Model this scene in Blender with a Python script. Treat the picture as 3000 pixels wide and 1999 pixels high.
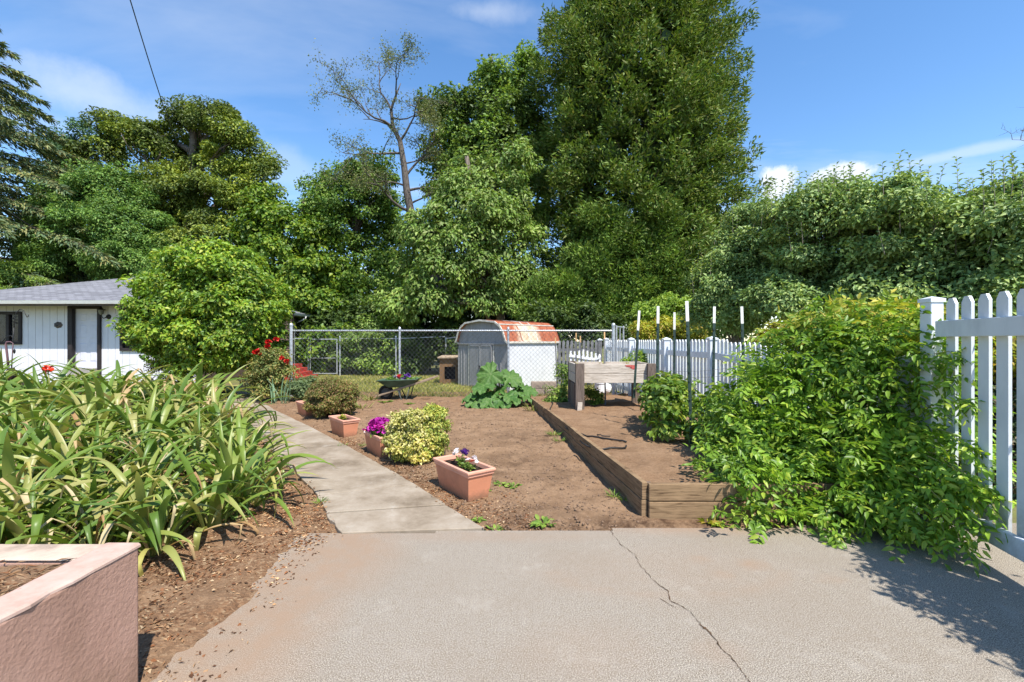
import bpy, math, random
import numpy as np
from mathutils import Vector, Matrix

S = bpy.context.scene
for _o in list(bpy.data.objects):
    bpy.data.objects.remove(_o, do_unlink=True)
COL = S.collection

# ------------------------------------------------------------------ camera
F, CAMZ = 1333.0, 1.5          # focal length in photograph pixels, eye height in metres
cam_d = bpy.data.cameras.new('camera')
cam_d.sensor_width = 36.0
cam_d.lens = 36.0 * F / 3000.0
cam_d.clip_start, cam_d.clip_end = 0.05, 4000.0
cam = bpy.data.objects.new('camera', cam_d)
cam.location = (0, 0, CAMZ)
cam.rotation_euler = (math.radians(90), 0, 0)
COL.objects.link(cam)
S.camera = cam

# ------------------------------------------------------------------ sun and sky
SUN_AZ, SUN_EL = math.radians(30), math.radians(58)     # azimuth measured from straight behind the camera towards the right
to_sun = Vector((math.sin(SUN_AZ) * math.cos(SUN_EL), -math.cos(SUN_AZ) * math.cos(SUN_EL), math.sin(SUN_EL)))
sun_d = bpy.data.lights.new('sun', 'SUN')
sun_d.energy = 5.0
sun_d.angle = math.radians(0.53)
sun_d.color = (1.0, 0.955, 0.88)
sun = bpy.data.objects.new('sun', sun_d)
sun.rotation_euler = (-to_sun).to_track_quat('-Z', 'Y').to_euler()
COL.objects.link(sun)

W = bpy.data.worlds.new('World')
S.world = W
W.use_nodes = True
wn, wl = W.node_tree.nodes, W.node_tree.links
wn.clear()


def _n(t, **kw):
    n = wn.new(t)
    for k, v in kw.items():
        setattr(n, k, v)
    return n


def _math(op, a, b=None):
    n = _n('ShaderNodeMath', operation=op)
    for i, x in enumerate((a, b)):
        if x is None:
            continue
        if isinstance(x, (int, float)):
            n.inputs[i].default_value = x
        else:
            wl.new(x, n.inputs[i])
    return n.outputs[0]


wout = _n('ShaderNodeOutputWorld')
wbg = _n('ShaderNodeBackground')
wbg.inputs['Strength'].default_value = 0.12
sky = _n('ShaderNodeTexSky', sky_type='NISHITA', sun_disc=False)
sky.sun_elevation = SUN_EL
sky.sun_rotation = math.atan2(to_sun.x, to_sun.y)
sky.altitude = 400
sky.air_density = 1.0
sky.dust_density = 0.35
sky.ozone_density = 1.6
hs = _n('ShaderNodeHueSaturation')
hs.inputs['Saturation'].default_value = 1.2
hs.inputs['Value'].default_value = 1.38
wl.new(sky.outputs[0], hs.inputs['Color'])
tc = _n('ShaderNodeTexCoord')
# thin high cloud: the view direction projected on a layer overhead
sep = _n('ShaderNodeSeparateXYZ')
wl.new(tc.outputs['Generated'], sep.inputs[0])
zz = _math('MAXIMUM', sep.outputs[2], 0.03)
cx = _math('DIVIDE', sep.outputs[0], zz)
cy = _math('DIVIDE', sep.outputs[1], zz)
cmb = _n('ShaderNodeCombineXYZ')
wl.new(cx, cmb.inputs[0])
wl.new(cy, cmb.inputs[1])
mp = _n('ShaderNodeMapping')
mp.inputs['Rotation'].default_value = (0, 0, math.radians(-14))
mp.inputs['Scale'].default_value = (0.42, 1.15, 1)
wl.new(cmb.outputs[0], mp.inputs[0])
no = _n('ShaderNodeTexNoise')
no.inputs['Scale'].default_value = 0.8
no.inputs['Detail'].default_value = 7
no.inputs['Roughness'].default_value = 0.56
no.inputs['Distortion'].default_value = 0.5
wl.new(mp.outputs[0], no.inputs['Vector'])
rp = _n('ShaderNodeMapRange')
rp.inputs['From Min'].default_value = 0.49
rp.inputs['From Max'].default_value = 0.80
wl.new(no.outputs[0], rp.inputs[0])
wisps = _math('MULTIPLY', rp.outputs[0], 0.55)


def cloud_at(px, py, width, height, edge):
    """a soft cloud in one direction of the sky, broken by noise"""
    d = Vector(((px - 1500) / F, 1.0, (1000 - py) / F)).normalized()
    right = Vector((d.y, -d.x, 0)).normalized()
    up = right.cross(d)
    def dot(v):
        n = _n('ShaderNodeVectorMath', operation='DOT_PRODUCT')
        n.inputs[1].default_value = v
        wl.new(tc.outputs['Generated'], n.inputs[0])
        return n.outputs['Value']
    a = _math('DIVIDE', dot(right), width)
    b = _math('DIVIDE', dot(up), height)
    r = _math('SQRT', _math('ADD', _math('MULTIPLY', a, a), _math('MULTIPLY', b, b)))
    n2 = _n('ShaderNodeTexNoise')
    n2.inputs['Scale'].default_value = 26 if edge < .6 else 4.5
    n2.inputs['Detail'].default_value = 8
    n2.inputs['Roughness'].default_value = .6
    wl.new(tc.outputs['Generated'], n2.inputs['Vector'])
    r = _math('ADD', r, _math('MULTIPLY', _math('SUBTRACT', n2.outputs[0], 0.5), 1.5 if edge < .6 else 3.0))
    m = _n('ShaderNodeMapRange', interpolation_type='SMOOTHSTEP')
    m.inputs['From Min'].default_value = 1.0
    m.inputs['From Max'].default_value = 1.0 - edge
    wl.new(r, m.inputs[0])
    front = _math('GREATER_THAN', dot(d), 0.0)
    return _math('MULTIPLY', m.outputs[0], front)


dens = wisps
for args, k in (((2285, 540, .045, .036, .45), .95), ((2470, 515, .06, .03, .5), .9),
                ((290, 285, .15, .05, 1.0), .42), ((2800, 455, .22, .012, .9), .35), ((1420, 35, .12, .03, 1.2), .35),
                ((850, 500, .08, .04, 1.0), .22)):
    dens = _math('MAXIMUM', dens, _math('MULTIPLY', cloud_at(*args), k))
mix = _n('ShaderNodeMixRGB')
mix.inputs[2].default_value = (5.6, 5.9, 6.3, 1)
wl.new(dens, mix.inputs[0])
wl.new(hs.outputs[0], mix.inputs[1])
wl.new(mix.outputs[0], wbg.inputs[0])
wl.new(wbg.outputs[0], wout.inputs[0])

# ------------------------------------------------------------------ exposure
S.view_settings.view_transform = 'Standard'
S.view_settings.look = 'None'
S.view_settings.gamma = 1.0
S.view_settings.use_curve_mapping = False
S.view_settings.exposure = 0.68
S.cycles.max_bounces = 6
S.cycles.transparent_max_bounces = 4

# ================================================================== helpers
def P(px, py, Y):
    """point at depth Y seen at a pixel of the photograph"""
    return Vector(((px - 1500) / F * Y, Y, CAMZ - (py - 1000) / F * Y))


def G(px, py, z=0.0):
    """point of the level z seen at a pixel of the photograph"""
    Y = F * (CAMZ - z) / (py - 1000)
    return Vector(((px - 1500) / F * Y, Y, z))


def srgb(r, g, b):
    return tuple(((c / 255) / 12.92 if c <= 10 else (((c / 255) + 0.055) / 1.055) ** 2.4) for c in (r, g, b))


class Mat:
    def __init__(s, name):
        s.m = bpy.data.materials.new(name)
        s.m.use_nodes = True
        s.n, s.l = s.m.node_tree.nodes, s.m.node_tree.links
        s.b = s.n['Principled BSDF']
        s.co = None

    def coord(s, kind='Object'):
        t = s.n.new('ShaderNodeTexCoord')
        return t.outputs[kind]

    def noise(s, scale, detail=4, rough=.55, co=None, stretch=None, dist=0.0):
        t = s.n.new('ShaderNodeTexNoise')
        t.inputs['Scale'].default_value = scale
        t.inputs['Detail'].default_value = detail
        t.inputs['Roughness'].default_value = rough
        t.inputs['Distortion'].default_value = dist
        c = co or s.coord()
        if stretch:
            mp = s.n.new('ShaderNodeMapping')
            mp.inputs['Scale'].default_value = stretch
            s.l.new(c, mp.inputs[0])
            c = mp.outputs[0]
        s.l.new(c, t.inputs['Vector'])
        return t.outputs[0]

    def ramp(s, fac, stops, interp='LINEAR'):
        r = s.n.new('ShaderNodeValToRGB')
        r.color_ramp.interpolation = interp
        e = r.color_ramp.elements
        while len(e) < len(stops):
            e.new(0.5)
        for i, (p, c) in enumerate(stops):
            e[i].position = p
            e[i].color = (*c, 1) if len(c) == 3 else c
        s.l.new(fac, r.inputs[0])
        return r.outputs[0]

    def mix(s, fac, a, b, mode='MIX'):
        n = s.n.new('ShaderNodeMixRGB')
        n.blend_type = mode
        for i, x in zip((0, 1, 2), (fac, a, b)):
            if isinstance(x, (int, float)):
                n.inputs[i].default_value = x if i == 0 else (x, x, x, 1)
            elif isinstance(x, tuple):
                n.inputs[i].default_value = (*x, 1)
            else:
                s.l.new(x, n.inputs[i])
        return n.outputs[0]

    def range(s, v, a, b, c=0.0, d=1.0):
        n = s.n.new('ShaderNodeMapRange')
        for i, x in enumerate((a, b, c, d)):
            n.inputs[i + 1].default_value = x
        s.l.new(v, n.inputs[0])
        return n.outputs[0]

    def base(s, c):
        if isinstance(c, tuple):
            s.b.inputs['Base Color'].default_value = (*c, 1)
        else:
            s.l.new(c, s.b.inputs['Base Color'])
        return s

    def set(s, rough=.7, spec=.3, metal=0.0):
        s.b.inputs['Roughness'].default_value = rough
        s.b.inputs['Specular IOR Level'].default_value = spec
        s.b.inputs['Metallic'].default_value = metal
        return s

    def bump(s, h, strength=.5, dist=.01):
        n = s.n.new('ShaderNodeBump')
        n.inputs['Strength'].default_value = strength
        n.inputs['Distance'].default_value = dist
        s.l.new(h, n.inputs['Height'])
        prev = s.b.inputs['Normal'].links
        if prev:
            s.l.new(prev[0].from_socket, n.inputs['Normal'])
        s.l.new(n.outputs[0], s.b.inputs['Normal'])
        return s


def plain(name, c, rough=.6, spec=.3, metal=0.0, vary=.12, scale=6.0, bump=0.0, bscale=40, stretch=None):
    """a paint or metal with slight wear"""
    M = Mat(name)
    n = M.noise(scale, 5, .6, stretch=stretch)
    dk = tuple(x * (1 - 2.2 * vary) for x in c)
    lt = tuple(min(1, x * (1 + vary)) for x in c)
    M.base(M.ramp(n, [(.3, dk), (.5, c), (.72, lt)])).set(rough, spec, metal)
    if bump:
        M.bump(M.noise(bscale, 4, .6, stretch=stretch), bump, .01)
    return M.m


def wood(name, c, dark, scale=9.0, axis=(1, 12, 12), bump=.4, rough=.85):
    M = Mat(name)
    g = M.noise(scale * .5, 6, .65, stretch=axis, dist=.6)
    p = M.noise(2.2, 4, .6)
    col = M.ramp(g, [(.34, dark), (.5, c), (.7, tuple(min(1, x * 1.25) for x in c))])
    M.base(M.mix(M.range(p, .45, .75, 0, .45), col, dark)).set(rough, .2)
    M.bump(g, bump, .006)
    return M.m


def leafmat(name, cols, trans=.3, rough=.5, spec=.35, patch=None, patch_scale=.6, rnd='island', tcol=None, vary=.9):
    """foliage: colour per leaf from a few tones, light partly passes through"""
    M = Mat(name)
    if rnd == 'island':
        r = M.n.new('ShaderNodeNewGeometry').outputs['Random Per Island']
    else:
        r = M.n.new('ShaderNodeObjectInfo').outputs['Random']
    k = len(cols)
    c = M.ramp(r, [((i + .0) / k, col) for i, col in enumerate(cols)], 'CONSTANT')
    if patch:
        pn = M.noise(patch_scale, 3, .5)
        c = M.mix(M.range(pn, .42, .62, 0, .8), c, patch)
    if rnd == 'island' and vary:
        c = M.mix(1.0, c, M.ramp(M.noise(vary, 3, .6), [(.32, (.62, .66, .7)), (.5, (1, 1, 1)), (.68, (1.38, 1.3, 1.15))]), 'MULTIPLY')
    if tcol:
        at = M.n.new('ShaderNodeAttribute')
        at.attribute_name = 't'
        for (a, b, col, amt) in tcol:
            c = M.mix(M.range(at.outputs['Fac'], a, b, 0, amt), c, col)
    M.base(c).set(rough, spec)
    tr = M.n.new('ShaderNodeBsdfTranslucent')
    M.l.new(M.mix(1.0, c, (1.0, 1.0, .55), 'MULTIPLY'), tr.inputs[0])
    mx = M.n.new('ShaderNodeMixShader')
    mx.inputs[0].default_value = trans
    M.l.new(M.b.outputs[0], mx.inputs[1])
    M.l.new(tr.outputs[0], mx.inputs[2])
    M.l.new(mx.outputs[0], M.n['Material Output'].inputs[0])
    return M.m


# ------------------------------------------------------------------ objects
def link(o, parent=None):
    COL.objects.link(o)
    if parent is not None:
        o.parent = parent
    return o


def tag(o, label=None, cat=None, group=None, kind=None):
    for k, v in (('label', label), ('category', cat), ('group', group), ('kind', kind)):
        if v:
            o[k] = v
    return o


def thing(name, label, cat, loc=(0, 0, 0), rz=0.0, group=None):
    o = bpy.data.objects.new(name, None)
    o.empty_display_size = .1
    o.location = loc
    o.rotation_euler = (0, 0, rz)
    link(o)
    return tag(o, label, cat, group)


def origin_of(p):
    v = Vector((0, 0, 0))
    while p is not None:
        v += p.location
        p = p.parent
    return v


def data_obj(name, me, mat=None, parent=None, smooth=False, local=False):
    """link a mesh made in world coordinates under a parent that is only moved, not turned"""
    if mat is not None and not me.materials:
        me.materials.append(mat)
    if smooth:
        me.polygons.foreach_set('use_smooth', [True] * len(me.polygons))
    if parent is not None and not local:
        off = origin_of(parent)
        if off.length > 0:
            me.transform(Matrix.Translation(-off))
    o = bpy.data.objects.new(name, me)
    return link(o, parent)


class MB:
    """collects shapes for one mesh"""
    def __init__(s):
        s.v, s.f = [], []

    def add(s, vs, fs):
        n = len(s.v)
        s.v += [tuple(p) for p in vs]
        s.f += [tuple(n + i for i in f) for f in fs]
        return s

    def hexa(s, b, t):
        """bottom quad and top quad, both counter-clockwise from above"""
        return s.add(list(b) + list(t), [(3, 2, 1, 0), (4, 5, 6, 7), (0, 1, 5, 4), (1, 2, 6, 5), (2, 3, 7, 6), (3, 0, 4, 7)])

    def box(s, c, size, rz=0.0, M=None):
        x, y, z = (q / 2 for q in size)
        R = M or Matrix.Rotation(rz, 3, 'Z')
        c = Vector(c)
        vs = [c + R @ Vector(p) for p in ((-x, -y, -z), (x, -y, -z), (x, y, -z), (-x, y, -z), (-x, -y, z), (x, -y, z), (x, y, z), (-x, y, z))]
        return s.hexa(vs[:4], vs[4:])

    def beam(s, a, b, w, h, up=(0, 0, 1), w2=None):
        a, b = Vector(a), Vector(b)
        d = (b - a).normalized()
        side = d.cross(Vector(up))
        if side.length < 1e-4:
            side = d.cross(Vector((0, 1, 0)))
        side.normalize()
        u = side.cross(d)
        w2 = w2 or w
        vs = []
        for p, ww in ((a, w), (b, w2)):
            vs += [p - side * ww / 2 - u * h / 2, p + side * ww / 2 - u * h / 2, p + side * ww / 2 + u * h / 2, p - side * ww / 2 + u * h / 2]
        return s.add(vs, [(0, 1, 2, 3), (7, 6, 5, 4), (0, 4, 5, 1), (1, 5, 6, 2), (2, 6, 7, 3), (3, 7, 4, 0)])

    def tube(s, pts, r, n=6, caps=True):
        pts = [Vector(p) for p in pts]
        rs = r if isinstance(r, (list, tuple)) else [r] * len(pts)
        base = len(s.v)
        prev = None
        for i, p in enumerate(pts):
            d = (pts[min(i + 1, len(pts) - 1)] - pts[max(i - 1, 0)])
            if d.length < 1e-9:
                d = Vector((0, 0, 1))
            d.normalize()
            if prev is None:
                a = Vector((1, 0, 0)) if abs(d.x) < .9 else Vector((0, 1, 0))
                u = d.cross(a).normalized()
            else:
                u = (prev - d * prev.dot(d))
                u = u.normalized() if u.length > 1e-6 else d.orthogonal().normalized()
            prev = u
            w = d.cross(u)
            for k in range(n):
                t = 2 * math.pi * k / n
                s.v.append(tuple(p + (u * math.cos(t) + w * math.sin(t)) * rs[i]))
        for i in range(len(pts) - 1):
            for k in range(n):
                a, b = base + i * n + k, base + i * n + (k + 1) % n
                s.f.append((a, b, b + n, a + n))
        if caps:
            s.f.append(tuple(base + k for k in range(n))[::-1])
            s.f.append(tuple(base + (len(pts) - 1) * n + k for k in range(n)))
        return s

    def lathe(s, prof, c, n=12, cap=True):
        c = Vector(c)
        base = len(s.v)
        for r, z in prof:
            for k in range(n):
                t = 2 * math.pi * k / n
                s.v.append((c.x + r * math.cos(t), c.y + r * math.sin(t), c.z + z))
        for i in range(len(prof) - 1):
            for k in range(n):
                a, b = base + i * n + k, base + i * n + (k + 1) % n
                s.f.append((a, b, b + n, a + n))
        if cap:
            s.f.append(tuple(base + k for k in range(n))[::-1])
            s.f.append(tuple(base + (len(prof) - 1) * n + k for k in range(n)))
        return s

    def prism(s, poly, z0, z1):
        n = len(poly)
        lo = [(p[0], p[1], z0) for p in poly]
        hi = [(p[0], p[1], z1) for p in poly]
        return s.add(lo + hi, [tuple(range(n))[::-1], tuple(range(n, 2 * n))] + [(i, (i + 1) % n, n + (i + 1) % n, n + i) for i in range(n)])

    def mesh(s, name):
        me = bpy.data.meshes.new(name)
        me.from_pydata(s.v, [], s.f)
        me.validate()
        return me

    def obj(s, name, mat, parent=None, smooth=False, bevel=0.0):
        o = data_obj(name, s.mesh(name), mat, parent, smooth)
        if bevel:
            b = o.modifiers.new('bevel', 'BEVEL')
            b.width, b.segments = bevel, 2
            b.limit_method = 'ANGLE'
        return o


def np_mesh(name, V, Fc):
    """mesh from arrays; all faces have the same number of corners"""
    me = bpy.data.meshes.new(name)
    V = np.ascontiguousarray(V, dtype=np.float32)
    Fc = np.ascontiguousarray(Fc, dtype=np.int32)
    k = Fc.shape[1]
    me.vertices.add(len(V))
    me.vertices.foreach_set('co', V.ravel())
    me.loops.add(Fc.size)
    me.loops.foreach_set('vertex_index', Fc.ravel())
    me.polygons.add(len(Fc))
    me.polygons.foreach_set('loop_start', np.arange(0, Fc.size, k, dtype=np.int32))
    me.update(calc_edges=True)
    return me


def unit(a):
    return a / np.maximum(np.linalg.norm(a, axis=-1, keepdims=True), 1e-9)


def leaves2(pts, dirs, nrm, L, Wd, fold=.25, sag=.12):
    """two-triangle folded leaves: arrays of vertices and triangles"""
    N = len(pts)
    L = np.broadcast_to(np.asarray(L, float), (N,))[:, None]
    Wd = np.broadcast_to(np.asarray(Wd, float), (N,))[:, None]
    side = unit(np.cross(nrm, dirs))
    nn = unit(np.cross(dirs, side))
    v0 = pts
    v1 = pts + dirs * L * .45 + side * Wd * .5 + nn * Wd * fold
    v2 = pts + dirs * L - nn * L * sag
    v3 = pts + dirs * L * .45 - side * Wd * .5 + nn * Wd * fold
    V = np.stack([v0, v1, v2, v3], 1).reshape(-1, 3)
    b = np.arange(N)[:, None] * 4
    T = np.concatenate([b + np.array([[0, 1, 2]]), b + np.array([[0, 2, 3]])], 1).reshape(-1, 3)
    return V, T


def leaves8(pts, dirs, nrm, L, Wd, fold=.2, sag=.25):
    """leaves with a midrib, a pointed tip and a curve (8 triangles)"""
    N = len(pts)
    L = np.broadcast_to(np.asarray(L, float), (N,))[:, None]
    Wd = np.broadcast_to(np.asarray(Wd, float), (N,))[:, None]
    side = unit(np.cross(nrm, dirs))
    nn = unit(np.cross(dirs, side))
    def at(t, w, up):
        return pts + dirs * L * t - nn * L * sag * t * t + side * Wd * w + nn * Wd * up
    V = np.stack([at(0, 0, 0), at(.3, .46, fold), at(.3, 0, 0), at(.3, -.46, fold), at(.66, .38, fold), at(.66, 0, 0), at(.66, -.38, fold), at(1, 0, 0)], 1).reshape(-1, 3)
    tri = np.array([[0, 1, 2], [0, 2, 3], [1, 4, 5], [1, 5, 2], [2, 5, 6], [2, 6, 3], [4, 7, 5], [5, 7, 6]])
    T = (np.arange(N)[:, None, None] * 8 + tri[None]).reshape(-1, 3)
    return V, T


def crown_points(lobes, rng, clump_r=.5, per_=40, cover=3.0, area=.004, back=.4, inner=.3, flat=.65, shell=(.72, 1.03), low=-.75, gap=1.7):
    """leaf positions gathered in clumps over a set of ellipsoid lobes; returns points and outward directions"""
    PT, OUT = [], []
    for c, r in lobes:
        c, r = np.array(c, float), np.array(r, float)
        A = 4 * math.pi * ((((r[0] * r[1]) ** 1.6 + (r[0] * r[2]) ** 1.6 + (r[1] * r[2]) ** 1.6) / 3) ** (1 / 1.6))
        ncl = max(5, int(gap * A / (math.pi * clump_r ** 2)))
        per = max(5, int(cover * A / area / ncl))
        d = unit(rng.normal(size=(ncl, 3)))
        keep = (d[:, 2] > low) & ((d[:, 1] < .3) | (rng.random(ncl) < back))
        d = d[keep]
        f = rng.uniform(shell[0], shell[1], len(d))
        ins = rng.random(len(d)) < inner
        f[ins] = rng.uniform(.35, .75, ins.sum())
        cc = c + d * r * f[:, None]
        cr = clump_r * rng.uniform(.55, 1.35, len(d))
        g = rng.normal(size=(len(d), per, 3))
        g = g / np.maximum(1, np.linalg.norm(g, axis=2, keepdims=True) / 1.6)
        pts = cc[:, None] + g * cr[:, None, None] * np.array([.62, .62, .62 * flat])
        out = unit(.6 * unit((pts - c) / r) + .4 * unit(g))
        PT.append(pts.reshape(-1, 3))
        OUT.append(out.reshape(-1, 3))
    return np.concatenate(PT), np.concatenate(OUT)


def leaf_dirs(out, rng, up=.6, outw=.5, rnd=.7, droop=.3):
    n = unit(out * outw + np.array([0, 0, up]) + rng.normal(size=out.shape) * rnd * .6)
    t = unit(rng.normal(size=out.shape) * .8 + out * .8 + np.array([0, 0, -droop]))
    t = unit(t - n * (t * n).sum(1, keepdims=True) * .8)
    return t, n


def foliage(name, mat, parent, lobes, seed, L=.1, Wd=.06, clump_r=.5, per=40, cover=3.0, back=.4, inner=.3, up=.6, outw=.5, rnd=.7,
            droop=.3, flat=.65, shape=2, fold=.25, jit=.45, low=-.75, shell=(.72, 1.06), ground=None, gap=1.7):
    rng = np.random.default_rng(seed)
    pts, out = crown_points(lobes, rng, clump_r, per, cover, L * Wd * .5, back, inner, flat, shell, low, gap)
    if ground is not None:
        k = pts[:, 2] > ground
        pts, out = pts[k], out[k]
    t, n = leaf_dirs(out, rng, up, outw, rnd, droop)
    s = rng.uniform(1 - jit, 1 + jit, len(pts))
    V, T = (leaves2 if shape == 2 else leaves8)(pts, t, n, L * s, Wd * s, fold)
    return data_obj(name, np_mesh(name, V, T), mat, parent)


def limb_path(a, b, rng, bend=.12, n=5, rise=.0):
    a, b = Vector(a), Vector(b)
    L = (b - a).length
    pts = []
    for i in range(n + 1):
        t = i / n
        p = a.lerp(b, t)
        k = math.sin(math.pi * t) * L
        p += Vector((rng.uniform(-1, 1), rng.uniform(-1, 1), rng.uniform(-.6, .6))) * bend * k * .5
        p.z += rise * k
        pts.append(p)
    return pts


def trunk_mesh(name, mat, parent, base, top, r0, lobes, seed, limbs=True, twigs=4, lean=.04):
    rng = random.Random(seed)
    m = MB()
    path = limb_path(base, top, rng, lean, 7)
    m.tube(path, [r0 * (1.25 if i == 0 else 1 - .09 * i) for i in range(8)], 9)
    if limbs:
        for c, r in lobes:
            c = Vector(c)
            k = rng.randint(2, 6)
            st = path[k]
            if c.z < st.z:
                st = path[max(1, k - 3)]
            lp = limb_path(st, c, rng, .2, 5, .08)
            rr = r0 * .45
            m.tube(lp, [rr * (1 - .15 * i) for i in range(6)], 6)
            for _ in range(twigs):
                d = Vector((rng.gauss(0, 1), rng.gauss(0, 1), rng.gauss(.3, .8))).normalized()
                e = c + Vector((d.x * r[0], d.y * r[1], d.z * r[2])) * .85
                tp = limb_path(lp[rng.randint(3, 5)], e, rng, .25, 4)
                m.tube(tp, [rr * .35 * (1 - .2 * i) for i in range(5)], 4)
    return m.obj(name, mat, parent, smooth=True)


def lobe_px(px, py, rx, ry, Y, depth=None):
    """an ellipsoid lobe given by its outline in the photograph and its distance"""
    c = P(px, py, Y)
    k = Y / F
    return ((c.x, c.y, c.z), (rx * k, depth if depth else max(.6, rx * k * .9), ry * k))


def tree(name, label, base, lobes, bark, mat, seed, r0=.2, cat='tree', group=None, top=None, trunk_kw={}, **kw):
    t = thing(name, label, cat, (base[0], base[1], base[2]), group=group)
    cs = [Vector(c) for c, _ in lobes]
    if top is None:
        top = sum(cs, Vector()) / len(cs)
        top.z = max(c.z for c in cs)
    trunk_mesh('trunk', bark, t, base, top, r0, lobes, seed, **trunk_kw)
    foliage('crown', mat, t, lobes, seed, **kw)
    return t

# ================================================================== materials
WHITE = plain('white_paint', (.80, .81, .83), .55, .3, vary=.04, scale=3)
VINYL = plain('white_vinyl', (.66, .69, .73), .4, .4, vary=.07, scale=5, stretch=(1, 1, .35))
BROWNTRIM = plain('brown_trim', (.027, .021, .022), .6, .3, vary=.2)
GALV = plain('galvanised_steel', (.50, .52, .55), .45, .5, metal=.55, vary=.15, scale=14)
GREYBARK = wood('grey_bark', (.16, .13, .105), (.05, .04, .032), 7, (6, 6, 1.2), .9)
DARKBARK = wood('dark_bark', (.085, .066, .052), (.025, .02, .016), 7, (6, 6, 1.2), .9)
OLDWOOD = wood('weathered_timber', (.50, .44, .37), (.30, .245, .19), 9, (1.2, 14, 14), .5)
GREYWOOD = wood('grey_post_timber', (.155, .12, .098), (.06, .045, .036), 9, (14, 14, 1.2), .5)
BEDWOOD = wood('bed_board_timber', (.25, .165, .092), (.10, .06, .032), 8, (1.2, 1.2, 16), .5)
TERRA = plain('terracotta_plastic', (.56, .235, .135), .55, .3, vary=.10, scale=5, bump=.15, bscale=60)
TERRARIM = plain('terracotta_rim', (.66, .33, .23), .55, .3, vary=.08, scale=5)
def splash(mat, z0, col, amt=.7):
    '''soil splashed up from the ground, by height above it'''
    n, l = mat.node_tree.nodes, mat.node_tree.links
    b = n['Principled BSDF'].inputs['Base Color']
    old = b.links[0].from_socket
    t = n.new('ShaderNodeTexCoord')
    s_ = n.new('ShaderNodeSeparateXYZ')
    l.new(t.outputs['Object'], s_.inputs[0])
    no_ = n.new('ShaderNodeTexNoise')
    no_.inputs['Scale'].default_value = 22
    no_.inputs['Detail'].default_value = 6
    no_.inputs['Roughness'].default_value = .75
    l.new(t.outputs['Object'], no_.inputs['Vector'])
    a = n.new('ShaderNodeMath')
    a.operation = 'MULTIPLY_ADD'
    a.inputs[1].default_value = -z0 * 2.2
    l.new(no_.outputs[0], a.inputs[0])
    l.new(s_.outputs[2], a.inputs[2])
    r = n.new('ShaderNodeMapRange')
    r.inputs[1].default_value = z0 * .15
    r.inputs[2].default_value = -z0 * .9
    r.inputs[3].default_value = 0
    r.inputs[4].default_value = amt
    l.new(a.outputs[0], r.inputs[0])
    m = n.new('ShaderNodeMixRGB')
    m.inputs[2].default_value = (*col, 1)
    l.new(r.outputs[0], m.inputs[0])
    l.new(old, m.inputs[1])
    l.new(m.outputs[0], b)


splash(TERRA, .075, (.20, .125, .078))
splash(VINYL, .22, (.33, .30, .24), .55)
POTSOIL = plain('potting_soil', (.035, .024, .017), .95, .1, vary=.35, scale=40, bump=.9, bscale=70)
BLACK = plain('black_rubber', (.015, .015, .016), .55, .3, vary=.2)
TGREEN = plain('dark_green_enamel', (.028, .050, .042), .5, .35, vary=.3, scale=10)
TWHITE = plain('white_enamel_tip', (.74, .72, .66), .5, .35, vary=.10, scale=12)

M = Mat('driveway_aggregate')
fine = M.noise(170, 2, .95)
mid = M.noise(26, 4, .65)
big = M.noise(.9, 7, .7)
c = M.ramp(fine, [(.37, (.05, .039, .028)), (.45, (.17, .141, .108)), (.55, (.28, .238, .188)), (.63, (.54, .48, .40))])
c = M.mix(M.range(mid, .35, .72, 0, .28), c, (.34, .315, .28))
c = M.mix(M.range(big, .46, .70, 0, .5), c, (.22, .175, .13))
c = M.mix(M.range(M.noise(2.6, 7, .75), .56, .70, 0, .4), c, (.38, .35, .30))
at = M.n.new('ShaderNodeAttribute')
at.attribute_name = 'stain'
stn = M.mix(1.0, at.outputs['Color'], M.ramp(M.noise(7, 5, .7), [(.25, (.35,) * 3), (.6, (1,) * 3)]), 'MULTIPLY')
c = M.mix(stn, c, (.27, .185, .125))
M.base(c).set(.95, .1)
DRIVE = M.m

M = Mat('path_concrete')
fine = M.noise(140, 3, .7)
big = M.noise(1.7, 7, .7, dist=.2)
c = M.ramp(big, [(.32, (.155, .118, .08)), (.48, (.27, .218, .16)), (.62, (.36, .305, .24))])
c = M.mix(M.range(M.noise(3.3, 7, .75, dist=.4), .58, .72, 0, .6), c, (.42, .385, .33))
c = M.mix(M.range(fine, .3, .7, 0, .3), c, (.22, .175, .13))
M.base(c).set(.9, .2).bump(M.noise(9, 6, .7, dist=.6), .35, .012).bump(fine, .3, .003)
PATHM = M.m

M = Mat('garden_soil')
at = M.n.new('ShaderNodeAttribute')
at.attribute_name = 'litter'
n1, n2, n3 = M.noise(3.0, 7, .7), M.noise(38, 5, .75), M.noise(110, 3, .7)
c = M.ramp(n1, [(.3, (.12, .067, .035)), (.5, (.215, .131, .075)), (.68, (.30, .195, .118))])
c = M.mix(M.range(n2, .35, .65, 0, .6), c, (.34, .222, .135))
c = M.mix(M.range(n3, .5, .75, 0, .6), c, (.11, .075, .05))
straw = M.ramp(M.noise(30, 7, .85, stretch=(1, 2.0, 1), dist=1.5), [(.34, (.06, .03, .017)), (.48, (.17, .092, .050)), (.6, (.29, .18, .10)), (.72, (.42, .31, .19))])
vo = M.n.new('ShaderNodeTexVoronoi')
vo.inputs['Scale'].default_value = 62
mpv = M.n.new('ShaderNodeMapping')
mpv.inputs['Scale'].default_value = (1, 1.7, 1)
mpv.inputs['Rotation'].default_value = (0, 0, .6)
M.l.new(M.mix(.06, M.coord(), M.noise(18, 3, .6).node.outputs[1]), mpv.inputs[0])
M.l.new(mpv.outputs[0], vo.inputs['Vector'])
sepc = M.n.new('ShaderNodeSeparateColor')
M.l.new(vo.outputs['Color'], sepc.inputs[0])
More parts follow.
